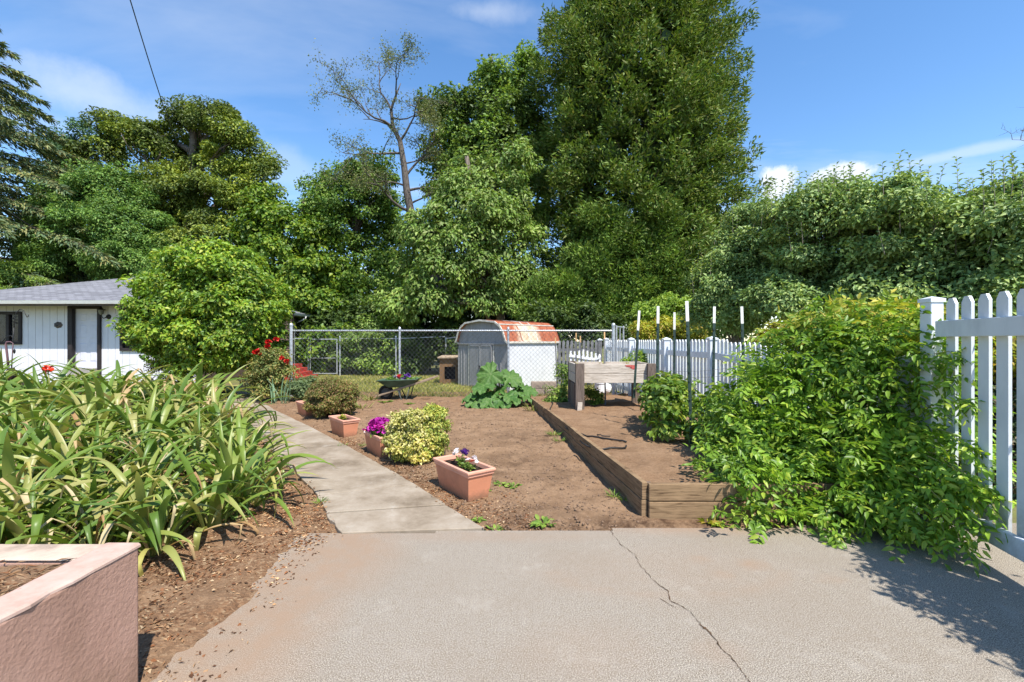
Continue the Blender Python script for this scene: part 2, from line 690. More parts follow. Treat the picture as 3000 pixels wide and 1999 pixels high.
chips = M.ramp(sepc.outputs[0], [(0, (.075, .036, .019)), (.25, (.17, .085, .042)), (.45, (.25, .125, .06)), (.65, (.12, .062, .034)), (.78, (.33, .20, .11)), (.92, (.45, .33, .20))], 'CONSTANT')
straw = M.mix(.55, straw, chips)
f = M.mix(1.0, at.outputs['Color'], M.ramp(M.noise(2.1, 6, .7), [(.32, (0, 0, 0)), (.6, (1, 1, 1))]), 'MULTIPLY')
c = M.mix(f, c, straw)
at2 = M.n.new('ShaderNodeAttribute')
at2.attribute_name = 'damp'
c = M.mix(M.mix(1.0, at2.outputs['Color'], M.ramp(M.noise(4.5, 6, .75), [(.38, (0, 0, 0)), (.6, (1, 1, 1))]), 'MULTIPLY'), c, (.055, .030, .018))
M.base(c).set(.95, .1).bump(n1, .4, .05).bump(n2, .8, .02).bump(n3, .6, .006)
SOIL = M.m

M = Mat('far_ground')
c = M.ramp(M.noise(.35, 6, .7), [(.35, (.16, .12, .07)), (.5, (.14, .15, .05)), (.7, (.22, .20, .09))])
M.base(c).set(.95, .1).bump(M.noise(9, 5, .7), .6, .05)
FARG = M.m

M = Mat('lawn_ground')
c = M.ramp(M.noise(1.4, 6, .7), [(.35, (.155, .165, .045)), (.5, (.26, .25, .075)), (.68, (.38, .33, .13))])
M.base(c).set(.95, .1).bump(M.noise(30, 5, .7), .7, .03)
LAWN = M.m

M = Mat('pink_stucco')
st = M.noise(55, 3, .6)
vor = M.n.new('ShaderNodeTexVoronoi')
vor.inputs['Scale'].default_value = 58
M.l.new(M.mix(.03, M.coord(), M.n[st.node.name].outputs[1]), vor.inputs['Vector'])
c = M.ramp(M.noise(2.0, 5, .6), [(.3, (.32, .19, .14)), (.5, (.41, .25, .19)), (.75, (.49, .32, .255))])
c = M.mix(M.range(M.noise(1.6, 6, .75, stretch=(1, 1, .35)), .52, .72, 0, .45), c, (.27, .165, .115))
sz = M.n.new('ShaderNodeSeparateXYZ')
M.l.new(M.coord(), sz.inputs[0])
c = M.mix(M.range(M.mix(.5, sz.outputs[2], M.noise(9, 5, .7)), .42, .2, 0, .6), c, (.22, .145, .095))
M.base(c).set(.9, .15).bump(vor.outputs[0], .25, .006).bump(M.noise(45, 5, .7), .5, .009)
STUCCO = M.m
M = Mat('pink_cap')
c = M.ramp(M.noise(5.0, 7, .7), [(.3, (.33, .215, .165)), (.5, (.46, .32, .26)), (.7, (.53, .395, .335))])
M.base(c).set(.9, .15).bump(M.noise(70, 4, .6), .25, .004)
CAP = M.m

# ================================================================== the setting
def lerp_edge(pts, y):
    ys = [p[1] for p in pts]
    return np.interp(y, ys, [p[0] for p in pts])


PATH_R = [(-.22, 3.62), (-.60, 4.12), (-1.0, 4.70), (-1.70, 5.62), (-2.52, 6.66), (-3.6, 8.0), (-4.95, 9.6), (-6.2, 11.2), (-7.4, 12.8)]
PATH_L = [(-1.32, 3.53), (-1.60, 3.92), (-1.86, 4.36), (-2.46, 5.15), (-3.22, 6.12), (-4.30, 7.45), (-5.65, 9.05), (-6.95, 10.65), (-8.1, 12.2)]
DRIVE_X = -1.40


def drive_far(x):
    return 3.53 + .035 * (np.clip(x, -1.4, 6) + 1.32)


def bumpy(x, y, s=1.0):
    return (np.sin(x * 5.1 * s + 1.3 * np.sin(y * 3.7 * s)) * np.sin(y * 4.3 * s + 1.1 * np.sin(x * 2.9 * s + 2)) +
            .5 * np.sin(x * 13.7 * s + y * 9.1 * s + 2 * np.sin(y * 6.1 * s)) * np.sin(y * 15.3 * s - x * 7.7 * s) +
            .3 * np.sin(x * 31 * s + 3 * np.sin(y * 17 * s)) * np.sin(y * 29 * s))


def soil_z(x, y):
    x, y = np.asarray(x, float), np.asarray(y, float)
    sd = np.maximum(DRIVE_X - x + .02 * np.sin(y * 3.1 + 1) + .012 * np.sin(y * 7.7) + .008 * np.sin(y * 17), y - drive_far(x) + .015 * np.sin(x * 5))
    b = np.clip((sd + .16) / .45, 0, 1)
    b = b * b * (3 - 2 * b)
    pl, pr = lerp_edge(PATH_L, y), lerp_edge(PATH_R, y)
    dp = np.minimum(np.abs(x - pl), np.abs(x - pr))
    on = (x > pl) & (x < pr) & (y > 3.6)
    k = np.where(on, .0, np.clip(dp / .5, 0.25, 1))
    z = -.045 + .07 * b * (.55 + .45 * k) + .012 * bumpy(x, y) * (.4 + .6 * k) * np.clip(b * 2, .35, 1)
    left = np.clip((pl - x - .3) / 1.5, 0, 1) * np.clip((y - 3.2) / 1.0, 0, 1)
    return np.where(on, np.minimum(z, .0), z) + .22 * left


def grid_sheet(name, x0, x1, y0, y1, step, zf, mat, keep=None, attr=None, smooth=True, jitter=0.0):
    xs, ys = np.arange(x0, x1 + step / 2, step), np.arange(y0, y1 + step / 2, step)
    X, Y = np.meshgrid(xs, ys)
    Z = zf(X, Y)
    if jitter:
        jr = np.random.default_rng(1).normal(size=Z.shape)
        jr = jr + .5 * np.roll(jr, 1, 0) + .5 * np.roll(jr, 1, 1)
        amp = jitter * np.clip(.5 + .8 * bumpy(X, Y, .5), .25, 1.4)
        Z = Z + jr * amp
    V = np.stack([X, Y, Z], -1).reshape(-1, 3)
    nx, ny = len(xs), len(ys)
    i = (np.arange(ny - 1)[:, None] * nx + np.arange(nx - 1)[None]).ravel()
    Q = np.stack([i, i + 1, i + nx + 1, i + nx], 1)
    if keep is not None:
        cxy = V[Q].mean(1)
        Q = Q[keep(cxy[:, 0], cxy[:, 1])]
    me = np_mesh(name, V, Q)
    if attr:
        a = me.attributes.new(attr[0], 'FLOAT', 'POINT')
        a.data.foreach_set('value', np.ascontiguousarray(attr[1](X, Y).ravel(), dtype=np.float32))
    return data_obj(name, me, mat, None, smooth)


# ground to the horizon, dipping a little behind the lot
def far_z(x, y):
    return np.full_like(x, -.09)


g = MB()
g.add([(-1500, -1500, -.09), (1500, -1500, -.09), (1500, 1500, -.09), (-1500, 1500, -.09)], [(0, 1, 2, 3)])
tag(g.obj('ground', FARG), kind='structure')


def litter_mask(x, y):
    pl, pr = lerp_edge(PATH_L, y), lerp_edge(PATH_R, y)
    left = np.clip((pl - x) / .15 + .6, 0, 1)
    near = np.clip(1 - (x - pr) / .75, 0, 1) * (x > pr - .1)
    backrow = np.clip((y - 8.5) / 2.5, 0, 1) * .75
    return np.clip(np.maximum(np.maximum(left * .9, near * .8), backrow), 0, 1)


gsoil = tag(grid_sheet('garden_soil', -12, 3.7, 1.6, 13.2, .042, soil_z, SOIL, attr=('litter', litter_mask), jitter=.006), kind='structure')
_co = np.empty(len(gsoil.data.vertices) * 3, dtype=np.float32)
gsoil.data.vertices.foreach_get('co', _co)
_co = _co.reshape(-1, 3)
_dx, _dy = _co[:, 0], _co[:, 1]
_damp = np.clip(1.2 - np.abs(_dy - drive_far(_dx) - .12) / .16, 0, 1) * (_dx > -.2) * .95
for _cx, _cy, _r in ((.15, 3.95, .3), (-.1, 3.9, .22), (.4, 3.85, .2), (.1, 5.6, .5), (-.3, 5.1, .35), (.5, 5.0, .4), (.2, 7.0, .7), (-1.3, 6.8, .5)):
    _damp = np.maximum(_damp, .55 * np.clip(1.3 - np.hypot(_dx - _cx, (_dy - _cy) * 1.3) / _r, 0, 1))
_a = gsoil.data.attributes.new('damp', 'FLOAT', 'POINT')
_a.data.foreach_set('value', np.ascontiguousarray(_damp, dtype=np.float32))

# driveway: a sheet with its stains as a mask of their own
def stain_mask(x, y):
    def blob(cx, cy, rx, ry, k):
        return k * np.clip(1.6 - np.sqrt(((x - cx) / rx) ** 2 + ((y - cy) / ry) ** 2) * 1.1, 0, 1)
    m = blob(1.05, 2.98, .75, .32, .20)
    ring = np.abs(np.sqrt(((x - 1.0) / .95) ** 2 + ((y - 3.02) / .42) ** 2) - .8)
    m = np.maximum(m, .34 * np.clip(1 - ring * 5, 0, 1) * (y < 3.0))
    for a in ((1.62, 3.05, .10, .07, .75), (1.30, 3.13, .07, .05, .6), (1.36, 2.92, .08, .05, .5), (2.0, 2.86, .1, .05, .35), (-1.25, 3.2, .40, .6, .8), (-1.4, 2.4, .38, .9, .8), (.35, 2.2, .3, .2, .2),
              (1.0, 2.2, .12, .08, .3), (-.2, 3.5, .9, .1, .35), (1.6, 3.65, .9, .12, .6)):
        m = np.maximum(m, blob(*a))
    return m


def drive_keep(x, y):
    return (y < drive_far(x)) | (x > 3.9)


def drive_z(x, y):
    return np.minimum(0.0, 0 * x)


dw = grid_sheet('driveway', DRIVE_X - .5, 7.55, -1.0, 3.9, .05, drive_z, DRIVE, keep=lambda x, y: y < drive_far(x) + .02, attr=('stain', stain_mask))
tag(dw, kind='structure')
m = MB()
m.add([(-9, -25, -.012), (12, -25, -.012), (12, -.9, -.012), (-9, -.9, -.012)], [(0, 1, 2, 3)])
tag(m.obj('street_apron', DRIVE), kind='structure')

# the crack across the driveway: a jagged strip of soil sunk in the joint
crack_px = [(1770, 1541), (1790, 1560), (1805, 1580), (1822, 1600), (1846, 1615), (1862, 1628), (1874, 1655), (1892, 1675), (1908, 1698), (1934, 1718), (1957, 1735), (1966, 1762), (1992, 1775),
            (2022, 1793), (2040, 1815), (2058, 1838), (2075, 1850), (2098, 1875), (2110, 1902), (2138, 1922), (2155, 1945), (2172, 1965), (2187, 1990), (2210, 2020), (2240, 2060)]
rnd = random.Random(5)
cp = []
for a, b in zip(crack_px[:-1], crack_px[1:]):
    for k in range(4):
        t = k / 4
        q = G(a[0] + (b[0] - a[0]) * t + rnd.uniform(-3, 3), a[1] + (b[1] - a[1]) * t)
        cp.append(q)
CRACK = plain('crack_dirt', (.10, .062, .038), .95, .1, vary=.4, scale=30)
vs, fs = [], []
for i, q in enumerate(cp):
    w = rnd.choice((.0005, .001, .0016, .003)) * (1.5 if 34 < i < 76 else 1)
    if i in range(58, 66):
        w *= 2
    vs += [(q.x - w, q.y, .0035), (q.x + w * rnd.uniform(.6, 1.2), q.y, .0035)]
    if i:
        fs.append((2 * i - 2, 2 * i - 1, 2 * i + 1, 2 * i))
br = [G(1935, 1757), G(1950, 1765), G(1964, 1775), G(1975, 1780)]
for i, q in enumerate(br):
    vs += [(q.x, q.y + .004, .0035), (q.x, q.y - .004 * (1 - i / 4), .0035)]
    if i:
        k = len(vs)
        fs.append((k - 4, k - 3, k - 1, k - 2))
m = MB()
m.add(vs, fs)
tag(m.obj('driveway_crack', CRACK), kind='structure')

# concrete path, slab by slab
path = bpy.data.objects.new('path', None)
link(path)
tag(path, kind='structure')
rng = random.Random(3)
NS = 8
for k in range(NS):
    L0, L1, R0, R1 = (Vector((*p, 0)) for p in (PATH_L[k], PATH_L[k + 1], PATH_R[k], PATH_R[k + 1]))
    poly = []
    steps = 6
    g0, g1 = (0.0 if k == 0 else .006), .006
    d = ((R1 + L1) / 2 - (R0 + L0) / 2).normalized()
    for i in range(steps + 1):
        t = i / steps
        p = R0.lerp(R1, t) + d * (g0 if i == 0 else (-g1 if i == steps else 0))
        j = rng.uniform(-.012, .012) if 0 < i < steps else 0
        poly.append((p.x + j, p.y))
    for i in range(steps, -1, -1):
        t = i / steps
        p = L0.lerp(L1, t) + d * (g0 if i == 0 else (-g1 if i == steps else 0))
        j = rng.uniform(-.015, .015) if 0 < i < steps else 0
        poly.append((p.x + j, p.y))
    m = MB()
    m.prism(poly, -.05, .022 + rng.uniform(-.003, .003) if k else .016)
    o = m.obj('slab', PATHM, path, bevel=.006)

# lawn behind the wire fence
def lawn_z(x, y):
    return .0 + .02 * bumpy(x, y, .4)


tag(grid_sheet('lawn', -9.5, 3.2, 12.05, 21.5, .25, lawn_z, LAWN), kind='structure')
rs = np.random.default_rng(7)


def blades(n, x0, x1, y0, y1, zf, h, w, rs, lean=.5):
    x, y = rs.uniform(x0, x1, n), y0 + (y1 - y0) * rs.random(n) ** 1.5
    z = zf(x, y) - .01
    a = rs.uniform(0, 2 * math.pi, n)
    hh = h * rs.uniform(.5, 1.3, n)
    sx, sy = np.cos(a) * w * .5, np.sin(a) * w * .5
    lx, ly = rs.normal(size=n) * lean * hh, rs.normal(size=n) * lean * hh
    p = np.stack([x, y, z], 1)
    v = np.stack([p - np.stack([sx, sy, 0 * x], 1), p + np.stack([sx, sy, 0 * x], 1), p + np.stack([lx, ly, hh], 1)], 1)
    return v.reshape(-1, 3), np.arange(3 * n).reshape(-1, 3)


GRASS = leafmat('dry_grass', [(.20, .22, .05), (.28, .26, .08), (.38, .32, .12), (.16, .20, .04)], .3, .6, .2)
V, T = blades(26000, -8.5, 3.0, 12.05, 19.5, lawn_z, .10, .022, rs)
tag(data_obj('lawn_grass', np_mesh('lawn_grass', V, T), GRASS), 'short dry lawn grass behind the wire fence', 'grass', kind='stuff')

# fallen leaves and bark chips, soil crumbs
LITTER = leafmat('leaf_litter', [(.20, .085, .038), (.29, .16, .08), (.46, .33, .20), (.10, .048, .026), (.25, .115, .055), (.34, .21, .115), (.07, .038, .022)], .1, .8, .15)
n = 90000
x = rs.uniform(-3.4, .2, n)
y = 2.0 + 5.0 * rs.random(n) ** 1.3
pl, pr = lerp_edge(PATH_L, y), lerp_edge(PATH_R, y)
left = (x < DRIVE_X - .06 + .09 * rs.normal(size=n)) & (x < np.where(y > 3.5, pl - .03 + .12 * rs.random(n) ** 3, 9)) & (y < 4.8)
right = (y > drive_far(x) + .02) & (x > pr + .03 - .10 * rs.random(n) ** 3) & (x < pr + .15 + .38 * np.abs(rs.normal(size=n)))
k = left | right
x, y = x[k], y[k]
dens_n = bumpy(x, y, .45) + rs.normal(size=len(x)) * .5
k = dens_n > -.25
x, y = x[k], y[k]
onp = (x > lerp_edge(PATH_L, y)) & (x < lerp_edge(PATH_R, y)) & (y > 3.55)
pts = np.stack([x, y, np.where(onp, .0265, np.maximum(soil_z(x, y), np.where((x > DRIVE_X - .45) & (y < drive_far(x)), .0, -1)) + .004)], 1)
a = rs.uniform(0, 2 * math.pi, len(x))
dr = unit(np.stack([np.cos(a), np.sin(a), rs.normal(size=len(x)) * .18], 1))
nr = unit(np.stack([rs.normal(size=len(x)) * .35, rs.normal(size=len(x)) * .35, np.ones(len(x))], 1))
LL = rs.uniform(.008, .036, len(x))
V, T = leaves2(pts, dr, nr, LL, LL * rs.uniform(.18, .6, len(x)), .2)
tag(data_obj('leaf_litter', np_mesh('leaf_litter', V, T), LITTER), 'dry brown leaf litter along driveway edge and path', 'leaf litter', kind='stuff')

CLOD = plain('soil_clods', (.19, .125, .083), .95, .1, vary=.25, scale=18, bump=.5)
n = 16000
x = rs.uniform(-5.5, 2.3, n)
y = 3.6 + 8 * rs.random(n) ** 1.6
k = (x > lerp_edge(PATH_R, y) + .1) & (x < 1.05 - .1 * (y - 3.8))
x, y = x[k], y[k]
sz = rs.uniform(.004, .016, len(x)) * np.where(rs.random(len(x)) < .06, 1.9, 1)
c = np.stack([x, y, soil_z(x, y)], 1)
O = np.array([[1, 0, 0], [0, 1, 0], [-1, 0, 0], [0, -1, 0], [0, 0, .8], [0, 0, -.5]], float)
V = c[:, None] + O[None] * sz[:, None, None] * rs.uniform(.6, 1.3, (len(x), 6, 1))
tri = np.array([[0, 1, 4], [1, 2, 4], [2, 3, 4], [3, 0, 4], [1, 0, 5], [2, 1, 5], [3, 2, 5], [0, 3, 5]])
T = (np.arange(len(x))[:, None, None] * 6 + tri[None]).reshape(-1, 3)
tag(data_obj('soil_crumbs', np_mesh('soil_crumbs', V.reshape(-1, 3), T), CLOD), 'crumbled dry soil scattered over the garden bed', 'soil', kind='stuff')

# ================================================================== house on the left
HY = 16.3


def hx(px, Y=HY):
    return (px - 1500) / F * Y


def hz(py, Y=HY):
    return CAMZ - (py - 1000) / F * Y


SIDING = plain('white_siding', (.64, .63, .67), .6, .25, vary=.03, scale=2)
M = Mat('grey_shingles')
co = M.coord()
brk = M.n.new('ShaderNodeTexBrick')
brk.inputs['Scale'].default_value = 1.0
brk.inputs['Brick Width'].default_value = .30
brk.inputs['Row Height'].default_value = .14
brk.inputs['Mortar Size'].default_value = .012
brk.inputs['Color1'].default_value = (.15, .15, .165, 1)
brk.inputs['Color2'].default_value = (.26, .26, .285, 1)
brk.inputs['Mortar'].default_value = (.08, .08, .085, 1)
M.l.new(co, brk.inputs['Vector'])
c = M.mix(M.range(M.noise(1.1, 5, .7, stretch=(1, 3, 1)), .4, .65, 0, .5), brk.outputs[0], (.13, .13, .145))
M.base(c).set(.9, .15).bump(brk.outputs[0], .3, .01)
SHINGLE = M.m
M = Mat('window_glass')
M.base((.012, .014, .02)).set(.04, .5)
tr = M.n.new('ShaderNodeBsdfTransparent')
mx = M.n.new('ShaderNodeMixShader')
mx.inputs[0].default_value = .55
M.l.new(M.b.outputs[0], mx.inputs[1])
M.l.new(tr.outputs[0], mx.inputs[2])
M.l.new(mx.outputs[0], M.n['Material Output'].inputs[0])
GLASS = M.m
DARKROOM = plain('dark_room', (.03, .03, .045), .9, .1)
CURTAIN = plain('white_curtain', (.55, .55, .56), .9, .1, vary=.1, scale=8)
GUTTER = plain('white_gutter', (.80, .78, .76), .45, .35, vary=.06)
CONC = plain('foundation_concrete', (.34, .31, .28), .9, .15, vary=.15, bump=.3)

house = thing('house', 'low white house with grey hip roof and brown trim behind the round shrub', 'house', (-15, HY, 0))
zt, zb = hz(897), hz(1122)
wins = [(hx(-60), hx(66), hz(1010), hz(914)), (hx(354), hx(452), hz(1029), hz(905))]
door = (hx(217), hx(290), hz(1079), hz(906))
x = hx(-130)
XR = -11.35
pw = .26
rng = random.Random(2)
while x < XR - .02:
    x1 = min(x + pw, XR)
    cxm = (x + x1) / 2
    spans = [(zb, zt)]
    if door[0] - .2 < cxm < door[1] + .1:
        spans = [(zb, door[2] - .06), (door[3] + .05, zt)]
    for w in wins:
        if w[0] + .03 < cxm < w[1] - .03:
            spans = [(zb, w[2] + .04), (w[3] - .04, zt)]
    for a, b in spans:
        m = MB()
        m.box((cxm, HY + .02, (a + b) / 2), (x1 - x - .012, .04 + rng.uniform(0, .002), b - a))
        m.obj('siding_panel', SIDING, house)
    x = x1
m = MB()
m.box(((hx(-130) + XR) / 2, HY + .10, (zb + zt) / 2), (XR - hx(-130), .08, zt - zb))
# the core keeps the openings dark: cut as a frame of boxes
m = MB()
x0 = hx(-130)
cuts = sorted([(w[0], w[1], w[2], w[3]) for w in wins] + [door])
px0 = x0
for a, b, lo, hi in cuts:
    a = max(a, x0)
    if a > px0:
        m.box(((px0 + a) / 2, HY + .085, (zb + zt) / 2), (a - px0, .08, zt - zb))
    m.box(((a + b) / 2, HY + .085, (zb + lo) / 2), (b - a, .08, lo - zb))
    m.box(((a + b) / 2, HY + .085, (zt + hi) / 2), (b - a, .08, zt - hi))
    px0 = b
m.box(((px0 + XR) / 2, HY + .085, (zb + zt) / 2), (XR - px0, .08, zt - zb))
m.obj('wall', plain('wall_core', (.25, .25, .26), .9, .1), house)
m = MB()
m.box(((x0 + XR) / 2, HY + 3.9, (zb + zt) / 2 - .005), (XR - x0, 7.5, zt - zb - .02))
m.obj('rear_wall', plain('brown_side', (.115, .082, .065), .8, .2, vary=.2), house)
m = MB()
m.box(((x0 + XR) / 2, HY + .04, (zb - .1) / 2), (XR - x0, .06, zb + .1))
m.obj('foundation', CONC, house)

for i, w in enumerate(wins):
    a, b, lo, hi = w
    f = MB()
    t = .10
    f.box(((a + b) / 2, HY - .02, hi - t / 2), (b - a, .09, t))
    f.box(((a + b) / 2, HY - .02, lo + t / 2), (b - a, .09, t))
    f.box((a + t / 2, HY - .018, (lo + hi) / 2), (t, .086, hi - lo - 2 * t))
    f.box((b - t / 2, HY - .018, (lo + hi) / 2), (t, .086, hi - lo - 2 * t))
    if i == 0:
        f.box((hx(26), HY - .017, (lo + hi) / 2), (.11, .084, hi - lo - 2 * t))
    win = f.obj('window', BROWNTRIM, house, bevel=.006)
    spans = [(a + t, hx(26) - .055), (hx(26) + .055, b - t)] if i == 0 else [(a + t, b - t)]
    for s0, s1 in spans:
        p = MB()
        p.box(((s0 + s1) / 2, HY + .005, (lo + hi) / 2), (s1 - s0, .008, hi - lo - 2 * t))
        p.obj('pane', GLASS, win)
        cu = MB()
        n = 24
        for k in range(n):
            xa, xb = s0 + (s1 - s0) * k / n, s0 + (s1 - s0) * (k + 1) / n
            d0, d1 = .02 * math.sin(k * 1.7), .02 * math.sin((k + 1) * 1.7)
            cu.add([(xa, HY + .06 + d0, lo + t), (xb, HY + .06 + d1, lo + t), (xb, HY + .06 + d1, hi - t), (xa, HY + .06 + d0, hi - t)], [(0, 1, 2, 3)])
        cu.obj('curtain_or_dark_room', CURTAIN if i == 0 else DARKROOM, win)  # right window: no curtain, a near-black sheet stands for the unlit room
        if i == 0:
            for (u, v) in ((.3, .86), (.55, .80), (.35, .72), (.6, .68), (.5, .92)):
                q = MB()
                cxx, czz = s0 + (s1 - s0) * u, lo + t + (hi - lo - 2 * t) * v
                q.lathe([(.001, -.03), (.05, -.012), (.05, .012), (.001, .03)], (cxx, HY + .035, czz), 8, False)
                q.obj('curtain_motif', DARKROOM, win)
# door with six raised panels
a, b, lo, hi = door
d = MB()
d.box(((a + b) / 2, HY + .10, (lo + hi) / 2), (b - a, .045, hi - lo))
DOORM = plain('door_paint', (.60, .59, .66), .5, .3, vary=.03)
dr = d.obj('door', DOORM, house)
dw_, dh = b - a, hi - lo
for u0, u1 in ((.16, .43), (.57, .84)):
    for v0, v1 in ((.11, .42), (.50, .73), (.80, .92)):
        q = MB()
        xa, xb, za, zb_ = a + dw_ * u0, a + dw_ * u1, lo + dh * v0, lo + dh * v1
        e = .03
        q.add([(xa, HY + .077, za), (xb, HY + .077, za), (xb, HY + .077, zb_), (xa, HY + .077, zb_),
               (xa + e, HY + .065, za + e), (xb - e, HY + .065, za + e), (xb - e, HY + .065, zb_ - e), (xa + e, HY + .065, zb_ - e)],
              [(4, 5, 6, 7), (0, 1, 5, 4), (1, 2, 6, 5), (2, 3, 7, 6), (3, 0, 4, 7)])
        q.obj('door_panel', DOORM, dr)
for z, r in ((hz(1008), .035), (hz(995), .028)):
    q = MB()
    q.tube([(b - .07, HY + .08, z), (b - .07, HY + .03, z)], [r, r * .9], 10)
    q.obj('handle', plain('dark_handle', (.03, .03, .03), .4, .5), dr, smooth=True)
for xa, xb, nm in ((hx(204), hx(217) - .004, 'door_post'), (hx(290) + .004, hx(298), 'door_post')):
    q = MB()
    q.box(((xa + xb) / 2, HY - .02, (zt + zb) / 2 - .02), (xb - xa, .13, zt - zb + .02))
    q.obj(nm, BROWNTRIM, house)
q = MB()
q.box(((a + b) / 2, HY - .015, (hi + zt) / 2 + .003), (b - a - .002, .12, zt - hi - .004))
q.obj('lintel', BROWNTRIM, house)
q = MB()
q.box(((a + b) / 2, HY - .1, (lo - .01) / 2), (b - a + .02, .3, lo - .01))
q.obj('door_step', CONC, house)
# roof: hip roof, front eave parallel to the picture
EX0, EX1, EY0, EY1, EZ = -21.2, -10.75, 15.52, 24.4, hz(880, 15.52)
A0, A1 = Vector((-16.1, 20.4, 4.45)), Vector((-16.1, 21.0, 4.45))
r = MB()
r.add([(EX0, EY0, EZ), (EX1, EY0, EZ), (EX1, EY1, EZ), (EX0, EY1, EZ), tuple(A0), tuple(A1),
       (EX0, EY0, EZ - .035), (EX1, EY0, EZ - .035), (EX1, EY1, EZ - .035), (EX0, EY1, EZ - .035)],
      [(0, 1, 4), (1, 2, 5, 4), (2, 3, 5), (3, 0, 4, 5), (6, 7, 1, 0), (7, 8, 2, 1), (8, 9, 3, 2), (9, 6, 0, 3), (9, 8, 7, 6)])
roof = r.obj('roof', SHINGLE, house)
for xs, nm in (((EX0, EX1), 'gutter'),):
    q = MB()
    q.add([(EX0, EY0 - .10, EZ - .02), (EX1 + .1, EY0 - .10, EZ - .02), (EX1 + .1, EY0 - .06, EZ - .13), (EX0, EY0 - .06, EZ - .13), (EX0, EY0 - .004, EZ - .13), (EX1, EY0 - .004, EZ - .13),
           (EX0, EY0 - .085, EZ - .02), (EX1 + .1, EY0 - .085, EZ - .02)], [(0, 3, 2, 1), (3, 4, 5, 2), (0, 1, 7, 6)])
    q.obj('gutter', GUTTER, roof)
q = MB()
q.add([(EX1 + .10, EY0 - .1, EZ - .02), (EX1 + .10, EY1, EZ - .02), (EX1 + .06, EY1, EZ - .13), (EX1 + .06, EY0 - .06, EZ - .13), (EX1 + .004, EY0, EZ - .13), (EX1 + .004, EY1, EZ - .13)], [(0, 1, 2, 3), (3, 2, 5, 4)])
q.obj('gutter', GUTTER, roof)
q = MB()
q.tube([(EX1 + .05, 23.6, EZ - .12), (EX1 + .05, 23.6, EZ - .22), (XR + .08, 23.6, EZ - .5), (XR + .08, 23.6, .2)], .04, 8)
q.obj('downpipe', GUTTER, roof, smooth=True)
q = MB()
q.box(((EX0 + EX1) / 2, (EY0 + HY) / 2 + .01, EZ - .105), (EX1 - EX0, HY - EY0 - .02, .03))
q.box(((EX0 + EX1) / 2, EY0 + .02, EZ - .16), (EX1 - EX0, .04, .07))
q.obj('fascia', plain('brown_fascia', (.085, .065, .055), .7, .2, vary=.2), roof)
q = MB()
q.box(((EX1 + XR) / 2, (HY + EY1) / 2, EZ - .106), (EX1 - XR - .02, EY1 - HY, .03))
q.obj('fascia', WHITE, roof)

# lantern beside the door
lam = thing('wall_lantern', 'small black wall lantern with clear glass beside the house door', 'lantern', (hx(318), HY, hz(930)))
IRON = plain('black_iron', (.012, .012, .013), .45, .4)
q = MB(); q.tube([(hx(319), HY - .003, hz(929)), (hx(319), HY - .04, hz(929))], [.09, .075], 12); q.obj('back_plate', IRON, lam, smooth=True)
q = MB(); q.tube([(hx(319), HY - .04, hz(929)), (hx(314), HY - .14, hz(934)), (hx(309), HY - .17, hz(928)), (hx(309), HY - .17, hz(924))], .018, 6); q.obj('arm', IRON, lam, smooth=True)
q = MB(); q.lathe([(.03, 0), (.07, .05), (.085, .13), (.09, .17)], (hx(309), HY - .17, hz(924)), 12, False); q.obj('glass_shade', plain('lantern_glass', (.16, .16, .15), .12, .5), lam, smooth=True)
q = MB(); q.lathe([(.12, 0), (.115, .025), (.05, .05), (.02, .09), (.012, .17)], (hx(309), HY - .17, hz(910)), 12); q.obj('cap', IRON, lam, smooth=True)
# ornament on the wall
orn = thing('wall_ornament', 'small dark metal shell ornament on white house wall', 'ornament', (hx(171), HY, hz(953)))
q = MB()
prof = [(math.cos(t) * .155 * (1 + .08 * math.cos(7 * t)), math.sin(t) * .115 * (1 + .06 * math.cos(7 * t))) for t in [2 * math.pi * i / 28 for i in range(28)]]
cxx, czz = hx(171), hz(953)
vs = [(cxx + u, HY - .004, czz + v) for u, v in prof] + [(cxx + u * .6, HY - .05, czz + v * .6) for u, v in prof] + [(cxx, HY - .062, czz - .02)]
q.add(vs, [(i, (i + 1) % 28, 28 + (i + 1) % 28, 28 + i) for i in range(28)] + [(28 + i, 28 + (i + 1) % 28, 56) for i in range(28)])
q.obj('shell', plain('oxidised_metal', (.12, .095, .085), .6, .4, metal=.3, vary=.4, scale=25, bump=.6), orn)
for i in range(5):
    q = MB()
    t = math.radians(30 + 30 * i)
    q.tube([(cxx, HY - .062, czz - .06), (cxx + .10 * math.cos(t), HY - .045, czz + .08 * math.sin(t))], [.006, .012], 5)
    q.obj('rib', IRON, orn)

# dark shingled porch wall and red steps past the shrub
PY = 18.3
pw_ = thing('porch_wall', 'dark brown shingled porch wall seen beside the tall fence post', 'wall', ((820 - 1500) / F * PY, PY, 0))
xa, xb = (806 - 1500) / F * PY, (853 - 1500) / F * PY
q = MB(); q.box(((xa + xb) / 2, PY + .15, 1.35), (xb - xa - .02, .2, 2.7)); q.obj('core', plain('porch_core', (.03, .022, .02), .9, .1), pw_)
PSH = plain('brown_shingle', (.12, .082, .068), .85, .15, vary=.35, scale=9)
z = 0.0
while z < 2.65:
    q = MB()
    q.hexa([(xa, PY, z), (xb, PY, z), (xb, PY + .05, z), (xa, PY + .05, z)], [(xa, PY + .03, z + .098), (xb, PY + .03, z + .098), (xb, PY + .05, z + .098), (xa, PY + .05, z + .098)])
    q.obj('shingle_course', PSH, pw_)
    z += .102
stp = thing('porch_steps', 'red painted porch steps behind the tall fence post', 'steps', ((880 - 1500) / F * PY, PY - .3, 0))
RED = plain('red_step_paint', (.36, .045, .032), .6, .3, vary=.15, scale=4)
